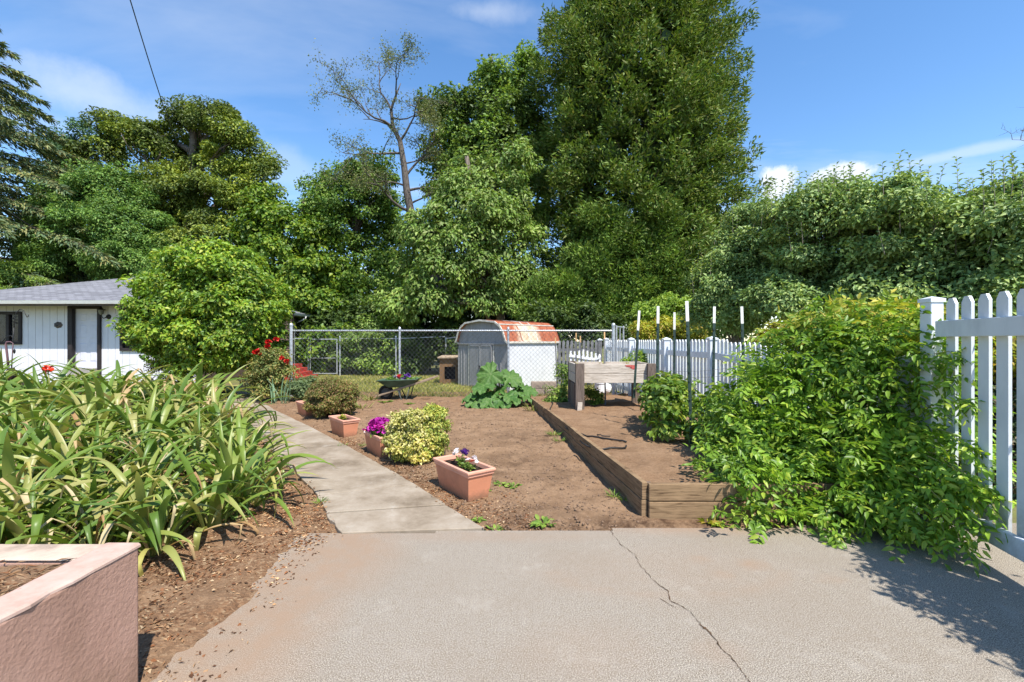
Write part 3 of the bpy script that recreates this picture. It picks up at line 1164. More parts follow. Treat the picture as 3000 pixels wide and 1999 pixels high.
for i in range(4):
    q = MB()
    x1 = (912 - 15.5 * i - 1500) / F * 18.0
    x0_ = xb - .3
    q.box(((x0_ + x1) / 2, 18.0 + .06 * i, .07 + .145 * i), (x1 - x0_, 1.2 - .12 * i, .145))
    q.obj('step', RED, stp, bevel=.01)

# ================================================================== wire fences
def wire_mesh(parent, a, b, z0, z1, pitch, r, mat, spikes=True):
    """woven diamonds between two points on the ground: two families of slanting wires"""
    a, b = Vector(a), Vector(b)
    u = (b - a).normalized()
    L, H = (b - a).length, z1 - z0
    nrm = Vector((u.y, -u.x, 0))
    V, T = [], []
    segs = []
    k = -int(H / pitch) - 1
    while k * pitch < L:
        for sgn in (1, -1):
            s0 = k * pitch
            s1 = s0 + H
            t0, t1 = 0.0, 1.0
            if s0 < 0:
                t0 = -s0 / H
            if s1 > L:
                t1 = (L - s0) / H
            if t1 - t0 < .01:
                continue
            p = (s0 + H * t0, z0 + H * t0 if sgn > 0 else z1 - H * t0)
            q = (s0 + H * t1, z0 + H * t1 if sgn > 0 else z1 - H * t1)
            segs.append((p, q, sgn))
        k += 1
    m = MB()
    for p, q, sgn in segs:
        off = nrm * r * sgn * .8
        m.tube([a + u * p[0] + off + Vector((0, 0, p[1])), a + u * q[0] + off + Vector((0, 0, q[1]))], r, 3, False)
    if spikes:
        s = pitch / 2
        while s < L:
            c = a + u * s
            m.tube([c + Vector((0, 0, z1 - .01)), c + u * .012 + Vector((0, 0, z1 + .035))], r * 1.1, 3, False)
            m.tube([c + u * .01 + Vector((0, 0, z1 - .01)), c - u * .006 + Vector((0, 0, z1 + .03))], r * 1.1, 3, False)
            s += pitch
    o = m.obj('wire_mesh', mat, parent)
    o['kind'] = 'stuff'
    return o


WIRE = plain('fence_wire', (.10, .105, .11), .5, .4, metal=.4, vary=.2, scale=20)
FY = 12.0
fx = [(px - 1500) / F * FY for px in (853, 1171, 1489, 1797)]
fz = 1.5 + 33 / F * FY
fen = thing('chain_link_fence', 'tall galvanised chain link fence across the back of the garden', 'fence', (fx[0], FY, 0))
for i, x in enumerate(fx):
    big = i in (0, 3)
    r = .045 if big else .030
    h = fz + (.10 if big else .0)
    q = MB()
    q.tube([(x, FY, -.2), (x, FY, h)], r, 12)
    po = q.obj('post', GALV, fen, smooth=False)
    q = MB()
    q.lathe([(r + .006, 0), (r + .006, .04), (r * .8, .065), (r * .2, .08)], (x, FY, h), 12)
    q.obj('post_cap', GALV, po)
    if big:
        for z in (.3, .75, 1.15, 1.55):
            q = MB()
            q.lathe([(r + .004, -.012), (r + .004, .012)], (x, FY, z), 12)
            q.box((x + (.06 if i == 0 else -.06), FY, z), (.05, .012, .02))
            q.obj('tension_band', GALV, po)
for i in range(3):
    q = MB()
    q.tube([(fx[i] + .03, FY - .002, fz - .025), (fx[i + 1] - .02, FY - .002, fz - .025)], .022, 8)
    q.obj('top_rail', GALV, fen)
q = MB(); q.beam((fx[0] + .09, FY, .05), (fx[0] + .09, FY, fz - .04), .005, .02); q.obj('tension_bar', GALV, fen)
wire_mesh(fen, (fx[0] + .07, FY - .03, 0), (fx[3] - .05, FY - .03, 0), .02, fz - .01, .118, .0026, WIRE)

gt = thing('open_gate', 'narrow galvanised gate frame standing open beside the fence end post', 'gate', (fx[3] + .1, FY, 0))
GX = (1828 - 1500) / F * 12.5
for x, y in ((fx[3] + .10, FY + .08), (GX, FY + .55)):
    q = MB(); q.tube([(x, y, .05), (x, y, fz + .12)], .022, 8); q.obj('upright', GALV, gt)
for z in (fz + .08, .9, .08):
    q = MB(); q.tube([(fx[3] + .10, FY + .08, z), (GX, FY + .55, z)], .017, 8); q.obj('rail', GALV, gt)
xm, ym = (fx[3] + .10 + GX) / 2, FY + .315
q = MB(); q.tube([(xm, ym, .08), (xm, ym, fz + .08)], .015, 6); q.obj('bar', GALV, gt)

# lower fence with a walk-through gate farther back
RY = 19.6
rx = lambda px: (px - 1500) / F * RY
rz = lambda py: CAMZ - (py - 1000) / F * RY
fr = thing('rear_wire_fence', 'low chain link fence in front of the leafy bank at the back', 'fence', (rx(903), RY, 0))
for px in (858, 903, 996, 1160, 1306):
    q = MB(); q.tube([(rx(px), RY, -.1), (rx(px), RY, rz(989))], .033, 8)
    p_ = q.obj('post', GALV, fr)
    q = MB(); q.lathe([(.04, 0), (.03, .04), (.008, .06)], (rx(px), RY, rz(989)), 8); q.obj('post_cap', GALV, p_)
for a, b in ((858, 903), (996, 1160), (1160, 1306), (1306, 1345)):
    q = MB(); q.tube([(rx(a), RY, rz(993)), (rx(b), RY, rz(993 if a < 1100 else 987))], .022, 6); q.obj('top_rail', GALV, fr)
wire_mesh(fr, (rx(1002), RY, 0), (rx(1345), RY, 0), .03, rz(994), .11, .0016, WIRE, False)
wg = thing('wire_gate', 'chain link walk gate in the low rear fence near red steps', 'gate', (rx(909), RY, 0))
for px in (910, 988):
    q = MB(); q.tube([(rx(px), RY - .03, .08), (rx(px), RY - .03, rz(994))], .025, 8); q.obj('upright', GALV, wg)
for z in (rz(995), rz(1050), .1):
    q = MB(); q.tube([(rx(910), RY - .03, z), (rx(988), RY - .03, z)], .022, 6); q.obj('rail', GALV, wg)
wire_mesh(wg, (rx(910), RY - .04, 0), (rx(988), RY - .04, 0), .1, rz(995), .11, .0016, WIRE, False)

# ================================================================== metal shed
SA, SB = Vector((-1.80, 15.35, 0)), Vector((-.12, 13.65, 0))       # front left and front right corners
SU = (SB - SA).normalized()
SV = Vector((-SU.y, SU.x, 0))                                      # towards the back
SW, SD = (SB - SA).length, 2.30
shed = thing('metal_shed', 'rusty roofed white metal garden shed with barrel shaped roof', 'shed', SA + SU * SW / 2)
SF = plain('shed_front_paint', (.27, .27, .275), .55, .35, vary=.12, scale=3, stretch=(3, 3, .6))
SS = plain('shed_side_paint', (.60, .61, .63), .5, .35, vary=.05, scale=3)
STRIM = plain('shed_trim', (.58, .55, .48), .5, .3, vary=.2, scale=9)
M = Mat('rusty_roof')
at = M.n.new('ShaderNodeAttribute')
at.attribute_name = 't'
n1 = M.noise(6, 6, .7, stretch=(1, 1, .3))
rust = M.ramp(M.noise(14, 5, .7), [(.3, (.20, .055, .026)), (.5, (.32, .095, .045)), (.7, (.38, .15, .085))])
cream = M.ramp(n1, [(.3, (.42, .23, .11)), (.5, (.50, .41, .29)), (.7, (.56, .51, .43))])
f = M.mix(1.0, at.outputs['Color'], (1, 1, 1), 'MULTIPLY')
f2 = M.range(M.mix(.45, f, M.noise(3.2, 7, .75)), .40, .58, 0, 1)
M.base(M.mix(f2, rust, cream)).set(.7, .25).bump(M.noise(30, 4, .6), .2, .004)
RUST = M.m
eh = 1.50                                   # eave height
prof = []                                   # barrel (gambrel) section across the front: u from 0 to SW
for u, z in ((-.05, eh - .03), (.0, eh), (.10, eh + .25), (.24, eh + .44), (.48, eh + .585), (SW / 2, eh + .655)):
    prof.append((u, z))
prof = prof + [(SW - u, z) for u, z in prof[-2::-1]]


def sh(u, v, z):
    p = SA + SU * u + SV * v
    return (p.x, p.y, z)


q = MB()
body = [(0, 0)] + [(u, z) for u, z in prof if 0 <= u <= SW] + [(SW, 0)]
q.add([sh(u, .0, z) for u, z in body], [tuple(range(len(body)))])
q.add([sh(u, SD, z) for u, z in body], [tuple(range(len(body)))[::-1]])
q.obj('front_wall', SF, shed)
q = MB()
nrib = 16
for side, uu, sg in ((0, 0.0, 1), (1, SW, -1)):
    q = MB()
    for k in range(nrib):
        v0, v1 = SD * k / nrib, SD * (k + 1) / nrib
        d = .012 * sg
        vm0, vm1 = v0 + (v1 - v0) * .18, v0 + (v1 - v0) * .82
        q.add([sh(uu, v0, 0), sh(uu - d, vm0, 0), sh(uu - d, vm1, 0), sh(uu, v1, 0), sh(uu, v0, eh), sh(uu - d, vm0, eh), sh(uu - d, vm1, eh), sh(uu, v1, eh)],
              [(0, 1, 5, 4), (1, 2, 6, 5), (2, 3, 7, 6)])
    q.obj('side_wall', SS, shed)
# roof sheets, each between two seams
NSH = 7
rust_t = [.30, .15, .62, .85, .80, .25, .05]
for k in range(NSH):
    v0, v1 = -.10 + (SD + .2) * k / NSH, -.10 + (SD + .2) * (k + 1) / NSH - .012
    q = MB()
    up = [sh(u * 1.0, v0, z + .02) for u, z in prof] + [sh(u, v1, z + .02) for u, z in prof]
    n = len(prof)
    q.add(up, [(i, i + 1, n + i + 1, n + i) for i in range(n - 1)])
    lo = [sh(u, v0, z + .004) for u, z in prof] + [sh(u, v1, z + .004) for u, z in prof]
    q.add(lo, [(n + i, n + i + 1, i + 1, i) for i in range(n - 1)])
    me = q.mesh('roof_sheet')
    a_ = me.attributes.new('t', 'FLOAT', 'POINT')
    a_.data.foreach_set('value', [math.exp(-(((v0 if (i % (2 * n)) < n else v1) - 1.0) / .55) ** 2) * (.95 if abs((i % n) - (n - 1) / 2) > 1.5 else .25) for i in range(len(q.v))])
    data_obj('roof_sheet', me, RUST, shed)
    q = MB()
    for i in range(n - 1):
        (u0, z0), (u1, z1) = prof[i], prof[i + 1]
        q.beam(sh(u0, v1 + .006, z0 + .024), sh(u1, v1 + .006, z1 + .024), .03, .018)
    q.obj('roof_seam', STRIM if k in (2, 3) else RUST, shed)
q = MB()
for i in range(n - 1):
    (u0, z0), (u1, z1) = prof[i], prof[i + 1]
    q.beam(sh(u0, -.115, z0 + .0), sh(u1, -.115, z1 + .0), .03, .055)
q.obj('gable_trim', STRIM, shed)
for uu in (-.055, SW + .055):
    q = MB(); q.beam(sh(uu, -.12, eh - .04), sh(uu, SD + .12, eh - .04), .02, .06); q.obj('eave_trim', STRIM, shed)
for uu in (.30, SW - .30):
    q = MB(); q.beam(sh(uu, -.13, eh + .515), sh(uu, SD + .12, eh + .515), .05, .03); q.obj('crease_trim', STRIM, shed)
q = MB(); q.beam(sh(0, -.025, eh - .09), sh(SW, -.025, eh - .09), .05, .04); q.obj('header', SF, shed)
for u0, u1 in ((.62, 1.16), (1.165, 1.70)):
    q = MB()
    q.box(Vector(sh((u0 + u1) / 2, -.02, .72)), (u1 - u0, .03, 1.34), math.atan2(SU.y, SU.x))
    d_ = q.obj('door_leaf', SF, shed)
    q = MB()
    for z in (.08, 1.36):
        q.beam(sh(u0 + .02, -.042, z), sh(u1 - .02, -.042, z), .012, .05)
    q.beam(sh(u1 - .03, -.041, .1), sh(u1 - .03, -.041, 1.34), .012, .05, up=SU)
    q.obj('door_stile', SF, d_)
q = MB(); q.beam(sh(1.13, -.05, .62), sh(1.13, -.05, .72), .05, .03); q.obj('latch', BLACK, shed)
for uu in (.015, .16, .30, .56, 1.76, 1.93, 2.08, SW - .015):
    q = MB(); q.beam(sh(uu, -.014, .02), sh(uu, -.014, eh - .12 if uu in (.56, 1.76) else rnd.uniform(.8, 1.3)), .02, .035, up=SU)
    q.obj('rib', STRIM if uu in (.56, 1.76) else SF, shed)

# plywood dog house left of the shed
DY = 15.9
dx = lambda px: (px - 1500) / F * DY
dg = thing('dog_house', 'brown plywood dog house beside the shed behind the fence', 'dog house', (dx(1315), DY, 0))
PLY = wood('plywood', (.17, .098, .05), (.09, .05, .025), 5, (3, 3, 1), .2)
xa, xb, h0, h1 = dx(1288), dx(1340), .92, .96
ox, oz0, oz1 = dx(1318), .16, .60
q = MB()
ow = .19
q.box(((xa + ox - ow) / 2, DY, h0 / 2), (ox - ow - xa, .04, h0))
q.box(((xb + ox + ow) / 2 - .0, DY, h0 / 2), (xb - ox - ow, .04, h0))
q.box((ox, DY, (oz1 + h0) / 2), (2 * ow, .04, h0 - oz1))
q.box((ox, DY, oz0 / 2), (2 * ow, .04, oz0))
q.obj('front_panel', PLY, dg)
for x in (xa + .02, xb - .02):
    q = MB(); q.box((x, DY + .47, h0 / 2 - .003), (.04, .9, h0 - .006)); q.obj('side_panel', PLY, dg)
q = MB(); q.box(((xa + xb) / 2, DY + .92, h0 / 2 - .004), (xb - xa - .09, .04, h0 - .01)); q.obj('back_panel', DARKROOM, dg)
q = MB(); q.box(((xa + xb) / 2, DY + .42, h0 + .02), (xb - xa + .12, 1.1, .035), M=Matrix.Rotation(.04, 3, 'X')); q.obj('lid', wood('lid_wood', (.36, .28, .19), (.2, .14, .09), 5, (1, 8, 8), .3), dg)

# concrete blocks by the shed
BLK = plain('tan_block', (.36, .285, .22), .9, .15, vary=.2, bump=.4)
bl = [(1575, 1122, 0), (1613, 1122, 0), (1580, 1140, 1), (1612, 1140, 1)]
for i, (px, py, row) in enumerate(bl):
    Yb = 12.55
    c_ = P(px, py, Yb)
    q = MB()
    q.box((c_.x, Yb, .095 + (.195 if row == 0 else 0)), (.36, .2, .19))
    o = q.obj('concrete_block', BLK, bevel=.012)
    tag(o, ('upper left', 'upper right', 'lower left', 'lower right')[i] + ' tan concrete block in the pile beside the shed wall', 'block', 'concrete blocks by the shed')

# ================================================================== white picket fence along the right
def picket_mesh(h, w=.09, t=.018, dog=.05):
    m = MB()
    x, y = w / 2, t / 2
    fr_ = [(-x, 0), (x, 0), (x, h - dog), (x * .45, h), (-x * .45, h), (-x, h - dog)]
    n = len(fr_)
    m.add([(a, -y, b) for a, b in fr_] + [(a, y, b) for a, b in fr_], [tuple(range(n)), tuple(range(n, 2 * n))[::-1]] + [(i, n + i, n + (i + 1) % n, (i + 1) % n) for i in range(n)])
    me = m.mesh('picket')
    me.materials.append(VINYL)
    return me


def picket_post(parent, p, h, w=.13):
    q = MB()
    q.box((p[0], p[1], h / 2), (w, w, h))
    po = q.obj('post', VINYL, parent, bevel=.006)
    q = MB()
    q.box((p[0], p[1], h + .015), (w + .03, w + .03, .03))
    t = w / 2 + .012
    q.add([(p[0] - t, p[1] - t, h + .031), (p[0] + t, p[1] - t, h + .031), (p[0] + t, p[1] + t, h + .031), (p[0] - t, p[1] + t, h + .031), (p[0], p[1], h + .065)], [(0, 1, 4), (1, 2, 4), (2, 3, 4), (3, 0, 4), (3, 2, 1, 0)])
    q.obj('post_cap', VINYL, po)
    return po


pf = thing('picket_fence', 'long white vinyl picket fence along the right side of the garden', 'fence', (3.5, 9, 0))
fp = [(3.46, 3.95, 1.30), (3.52, 5.95, 1.40), (3.55, 8.07, 1.50), (3.44, 10.15, 1.50), (3.22, 12.3, 1.51), (2.98, 14.4, 1.52)]
PK = {}
for i, (x, y, h) in enumerate(fp):
    picket_post(pf, (x, y), h + .02)
for (x0, y0, h0), (x1, y1, h1) in zip(fp[:-1], fp[1:]):
    a, b = Vector((x0, y0, 0)), Vector((x1, y1, 0))
    u = (b - a).normalized()
    side = Vector((-u.y, u.x, 0))
    L = (b - a).length
    for zf in (.83, .12):
        q = MB()
        q.beam(a + u * .05 + side * .0 + Vector((0, 0, h0 * zf)), b - u * .05 + Vector((0, 0, h1 * zf)), .05, .11)
        q.obj('rail', VINYL, pf)
    n = int((L - .16) / .142)
    for k in range(n):
        t = (.10 + (k + .5) * (L - .2) / n) / L
        h = round((h0 + (h1 - h0) * t) / .05) * .05
        me = PK.setdefault(h, None) or PK.setdefault(h, picket_mesh(h))
        if PK[h] is None:
            PK[h] = picket_mesh(h)
        c_ = a.lerp(b, t) - side * .041
        o = bpy.data.objects.new('picket', PK[h])
        o.location = c_ - pf.location + Vector((0, 0, .03))
        o.rotation_euler = (0, 0, math.atan2(u.y, u.x))
        link(o, pf)
# the cross fence at the far end, its shade put into the grey colour
SHADEVINYL = plain('shade_grey_picket', (.17, .17, .18), .7, .2, vary=.2)
cf = thing('rear_picket_fence', 'shade grey picket fence running across behind the shed corner', 'fence', (2.2, 15.2, 0))
for x in (1.2, 2.95):
    picket_post(cf, (x, 15.3), 1.52).data.materials[0] = SHADEVINYL
for z in (.25, 1.2):
    q = MB(); q.beam((1.2, 15.3, z), (2.95, 15.3, z), .05, .1); q.obj('rail', SHADEVINYL, cf)
me = picket_mesh(1.5)
me.materials[0] = SHADEVINYL
for k in range(12):
    o = bpy.data.objects.new('picket', me)
    o.location = Vector((1.32 + k * .137, 15.26, .02)) - cf.location
    link(o, cf)
# short white ornamental pickets
lp = thing('low_picket_panel', 'low white picket panel with curved top leaning behind the timber frame', 'fence', P(1715, 1060, 12.6))
pts_ = [(1672, 1029), (1684, 1030), (1697, 1028), (1709, 1025), (1721, 1028), (1733, 1032), (1745, 1036), (1757, 1038)]
for i, (px, py) in enumerate(pts_):
    c_ = P(px, py, 12.6)
    q = MB(); q.box((c_.x, 12.6, (c_.z + .35) / 2), (.045, .03, c_.z - .35)); q.obj('picket', WHITE, lp)
q = MB()
rl = [P(1668, 1043, 12.57), P(1690, 1045, 12.57), P(1715, 1050, 12.57), P(1738, 1053, 12.57), P(1752, 1051, 12.57), P(1758, 1043, 12.57)]
for a, b in zip(rl[:-1], rl[1:]):
    q.beam(a, b, .03, .07)
q.obj('rail', WHITE, lp)

# gate at the right edge
GA, GB = Vector((3.43, 3.66, 0)), Vector((3.02, 2.02, 0))
gu = (GB - GA).normalized()
gs = Vector((gu.y, -gu.x, 0))           # towards the driveway (left)
if gs.x > 0:
    gs = -gs
gp = thing('gate_post', 'square white vinyl gate post rising out of the vine', 'post', (GA.x + .0, GA.y + .06, 0))
q = MB(); q.box((GA.x, GA.y + .06, .91), (.105, .105, 1.82)); q.obj('shaft', VINYL, gp, bevel=.008)
q = MB(); q.box((GA.x, GA.y + .06, 1.83), (.122, .122, .03)); q.add([(GA.x + a * .055, GA.y + .06 + b * .055, 1.846) for a, b in ((-1, -1), (1, -1), (1, 1), (-1, 1))] + [(GA.x, GA.y + .06, 1.865)], [(0, 1, 4), (1, 2, 4), (2, 3, 4), (3, 0, 4), (3, 2, 1, 0)]); q.obj('cap', VINYL, gp)
q = MB(); q.box((GA.x, GA.y + .06, .03), (.135, .135, .06)); q.obj('base_trim', VINYL, gp, bevel=.01)
gate = thing('picket_gate', 'open white vinyl picket gate at the right edge of the driveway', 'gate', GA)
ang = math.atan2(gu.y, gu.x)
for z, hh in ((1.595, .125), (.20, .13)):
    q = MB(); q.beam(GA + gu * .07 + gs * .042 + Vector((0, 0, z)), GB + gs * .042 + Vector((0, 0, z)), .04, hh); q.obj('rail', VINYL, gate, bevel=.004)
me = picket_mesh(1.62, .10, .020, .045)
s = .16
while s < 1.66:
    o = bpy.data.objects.new('picket', me)
    o.location = GA + gu * s + Vector((0, 0, .21)) - gate.location
    o.rotation_euler = (0, 0, ang)
    link(o, gate)
    s += .165
q = MB(); q.beam(GA + gu * .05 + gs * .03 + Vector((0, 0, .62)), GA + gu * .2 + gs * .075 + Vector((0, 0, .62)), .02, .07); q.obj('hinge', VINYL, gate)

# ================================================================== raised bed
BC = Vector((1.09, 3.83, 0))
BF = Vector((.36, 11.2, 0))
rb = thing('raised_bed', 'long raised garden bed edged with weathered wooden boards', 'raised bed', BC)
nb = 3
for i in range(nb):
    a, b = BC.lerp(BF, i / nb), BC.lerp(BF, (i + 1) / nb)
    if i:
        a = a + (BF - BC).normalized() * .006
    j = .012 * (i % 2)
    hgt0, hgt1 = .31 - .045 * i, .31 - .045 * (i + 1)
    u = (b - a).normalized()
    w = Vector((u.y, -u.x, 0)) * .05
    for z0, z1, off in ((-.05, .52, 0), (.535, 1.0, .004)):
        q = MB()
        o_ = Vector((j + off, 0, 0))
        za0, za1, zb0, zb1 = (hgt0 * z0 if z0 > 0 else z0), hgt0 * z1, (hgt1 * z0 if z0 > 0 else z0), hgt1 * z1
        A, B, C, D = a + o_, b + o_, b + w + o_, a + w + o_
        q.hexa([(D.x, D.y, za0), (C.x, C.y, zb0), (B.x, B.y, zb0), (A.x, A.y, za0)][::-1], [(D.x, D.y, za1), (C.x, C.y, zb1), (B.x, B.y, zb1), (A.x, A.y, za1)][::-1])
        q.obj('side_board', BEDWOOD, rb, bevel=.005)
for z0, z1, off in ((-.05, .155, 0.0), (.163, .305, .004)):
    q = MB(); q.box((BC.x + .055 + .90, BC.y - .01 + off, (z0 + z1) / 2), (1.80, .05, z1 - z0)); q.obj('front_board', BEDWOOD, rb, bevel=.006)
q = MB(); q.box((BC.x + .075, BC.y + .06, .14), (.05, .07, .30)); q.obj('corner_stake', GREYWOOD, rb, bevel=.004)


def bed_z(x, y):
    return .245 - .018 * (y - 3.8) + .018 * bumpy(x, y) + .03 * np.exp(-((x - 2.2) / .6) ** 2)


def bed_keep(x, y):
    return (x > 1.12 - .0985 * (y - 3.83) + .035) & (y > 3.83) & (x < 3.44)


def bed_litter(x, y):
    return .35 + .3 * np.clip((y - 7) / 3, 0, 1)


tag(grid_sheet('raised_bed_soil', .3, 3.5, 3.82, 11.6, .06, bed_z, SOIL, keep=bed_keep, attr=('litter', bed_litter), jitter=.004), kind='structure')

# ================================================================== timber frame on posts
TX0, TX1, TY0, TY1 = 1.24, 2.80, 8.9, 10.05
tf = thing('timber_planter_frame', 'weathered raised timber planter box standing on thick posts', 'planter', ((TX0 + TX1) / 2, TY0, 0))
for x, y in ((TX0 + .085, TY0), (TX1 - .075, TY0), (TX0 + .085, TY1), (TX1 - .075, TY1)):
    q = MB(); q.box((x, y, .52), (.17 if x < 2 else .155, .10, 1.08)); q.obj('post', GREYWOOD, tf, bevel=.006)
for z in (.765, .955):
    for y in (TY0 + .085, TY1 - .085):
        q = MB(); q.box(((TX0 + TX1) / 2 + .08, y, z), (TX1 - TX0 - .12, .06, .183)); q.obj('long_board', OLDWOOD, tf, bevel=.005)
    for x in (TX0 + .03, TX1 - .03):
        q = MB(); q.box((x, (TY0 + TY1) / 2, z - .002), (.05, TY1 - TY0 - .12, .183)); q.obj('end_board', OLDWOOD, tf, bevel=.005)
q = MB(); q.box((TX0 + .02, (TY0 + TY1) / 2 - .1, .34), (.045, .5, .62)); q.obj('end_board', GREYWOOD, tf, bevel=.005)
q = MB(); q.box((TX0 + .07, TY0 - .08, .16), (.09, .03, .30), M=Matrix.Rotation(.06, 3, 'Y')); q.obj('brace_offcut', OLDWOOD, tf)
q = MB()
q.add([(TX0 + .08, TY0 + .12, .93 + .0), (TX1 - .08, TY0 + .12, .93), (TX1 - .08, TY1 - .12, .96), (TX0 + .08, TY1 - .12, .96)], [(0, 1, 2, 3)])
q.obj('soil_fill', SOIL, tf)
REDP = plain('red_paint_smear', (.46, .10, .085), .7, .2, vary=.3, scale=25)
q = MB()
yy = TY0 + .0545 - .0015
sm = [(1830, 1070.5), (1850, 1069.5), (1868, 1071.5), (1862, 1076), (1858, 1083), (1850, 1081), (1846, 1076.5), (1836, 1075)]
q.add([(P(a, b, 8.95).x, yy - .002, P(a, b, 8.95).z - .005) for a, b in sm], [tuple(range(len(sm)))])
q.obj('paint_smear', REDP, tf)

# steel stakes with white tips
def t_post(label, base, top, tip, thick=.038, body=TGREEN, tipm=TWHITE, cat='stake', group='steel stakes in the raised bed', studs=True, name='steel_stake'):
    base, top = Vector(base), Vector(top)
    t = thing(name, label, cat, base, group=group)
    d = (top - base)
    L = d.length
    mid = base + d * (1 - tip / L)
    for nm, a, b, mt in (('shaft', base - Vector((0, 0, .15)), mid, body), ('tip', mid, top, tipm)):
        q = MB()
        q.beam(a, b, thick, .006, up=(0, 1, 0))
        q.beam(a + Vector((0, .0165, 0)), b + Vector((0, .0165, 0)), .007, .027, up=(0, 1, 0))
        o = q.obj(nm, mt, t)
    if studs:
        s_ = .3
        while s_ < L - tip:
            q = MB()
            q.box(base + d * (s_ / L) + Vector((-.006, -.008, 0)), (.014, .010, .016))
            q.obj('stud', body, t)
            s_ += .11
    return t


posts = [(P(1857, 1140, 7.5), P(1873, 911, 7.5), .33, 'leftmost leaning dark steel stake with white tip, touching the timber box'),
         (P(1924, 1268, 6.6), P(1928, 898, 6.6), .25, 'upright dark steel stake with white tip, second from left'),
         (P(1975, 1165, 7.9), P(1976, 916, 7.9), .30, 'shorter dark steel stake with white tip, third from left before fence'),
         (P(2028, 1328, 5.38), P(2012, 883, 5.38), .24, 'tallest nearest steel stake with white tip beside the bushes'),
         (P(2088, 1228, 6.6), P(2093, 899, 6.6), .24, 'steel stake with white tip in front of fence post, fifth from left'),
         (P(2182, 1190, 6.4), P(2173, 899, 6.4), .24, 'rightmost steel stake with white tip rising behind the vine')]
for b, t, tip, lab in posts:
    t_post(lab, b, t, tip)
WTIP = plain('raw_wood_tip', (.52, .32, .15), .8, .2, vary=.2)
gst = plain('grey_stake', (.10, .10, .10), .6, .3, vary=.3)
for (b, t, tip, lab) in ((P(1633, 1147, 11.6), P(1627, 990, 11.6), .14, 'thin grey stake with pale wood tip before the shed wall'),
                         (P(1687, 1120, 11.0), P(1688, 976, 11.0), .20, 'taller wood tipped stake behind left corner of timber box'),
                         (P(1706, 1120, 11.2), P(1700, 985, 11.2), .16, 'slanting thin wood tipped stake behind left corner of timber box'),
                         (P(1774, 1198, 9.45), P(1771, 974, 10.2), .17, 'wood tipped stake standing inside the timber box')):
    t_post(lab, b, t, tip, .03, gst, WTIP, group='wooden tipped stakes near the wire fence', studs=False, name='wooden_tipped_stake')
# wires strung between stakes
WIR = plain('thin_wire', (.10, .10, .10), .5, .4)
for i, (a, b) in enumerate(((P(1926, 1085, 6.6), P(2178, 1075, 6.4)), (P(1926, 1098, 6.6), P(2178, 1100, 6.4)))):
    q = MB()
    mid = a.lerp(b, .5) - Vector((0, 0, .04))
    q.tube([a, a.lerp(mid, .5) + Vector((0, 0, -.012)), mid, mid.lerp(b, .5), b], .0022, 4)
    tag(q.obj('trellis_wire', WIR), ('upper' if i == 0 else 'lower') + ' thin wire strung between the steel stakes', 'wire', 'trellis wires')

# black irrigation hose in the bed
HOSE = plain('black_hose', (.03, .028, .027), .6, .3, vary=.3)
def hose(px, label, r=.011):
    pts = []
    for a, b in zip(px[:-1], px[1:]):
        for k in range(3):
            t = k / 3
            q_ = G(a[0] + (b[0] - a[0]) * t, a[1] + (b[1] - a[1]) * t, .2)
            q_.z = float(bed_z(q_.x, q_.y)) + r * .9 + .006
            pts.append(q_)
    q = MB(); q.tube(pts, r, 6)
    tag(q.obj('irrigation_hose', HOSE, smooth=True), label, 'hose', 'irrigation hoses in the raised bed')


hose([(1606, 1163), (1620, 1176), (1612, 1190), (1612, 1203), (1640, 1225), (1658, 1240), (1657, 1255), (1680, 1268), (1720, 1280), (1770, 1290), (1815, 1296), (1845, 1305)], 'long black irrigation hose winding from the shed towards the bushes')
hose([(1700, 1302), (1722, 1318), (1760, 1324), (1805, 1322), (1832, 1316), (1836, 1306)], 'curved black hose loop lying near the raised bed board')
hose([(1750, 1274), (1765, 1280), (1800, 1281)], 'short piece of black hose beside the leafy bushes', .008)

# white buckets beyond the timber frame
def bucket(label, c, r0, r1, h, rot=None):
    t = thing('white_bucket', label, 'bucket', c, group='white buckets by the picket fence')
    q = MB()
    pr = [(r0, 0), (r1, h), (r1 + .012, h), (r1 + .012, h + .02), (r1 - .008, h + .02), (r0 - .008, .01)]
    q.lathe(pr, (0, 0, 0), 16)
    R = rot or Matrix.Identity(3)
    q.v = [tuple(R @ Vector(p) + Vector(c)) for p in q.v]
    q.obj('pail', WHITE, t, smooth=False)
    return t


bucket('upright white bucket under the timber box', P(1758, 1150, 11.2), .12, .14, .22)
bucket('tipped white bucket lying beside the picket fence', P(1782, 1153, 11.4) + Vector((0, 0, .1)), .13, .15, .26, Matrix.Rotation(math.radians(-70), 3, 'Y') @ Matrix.Rotation(.3, 3, 'X'))

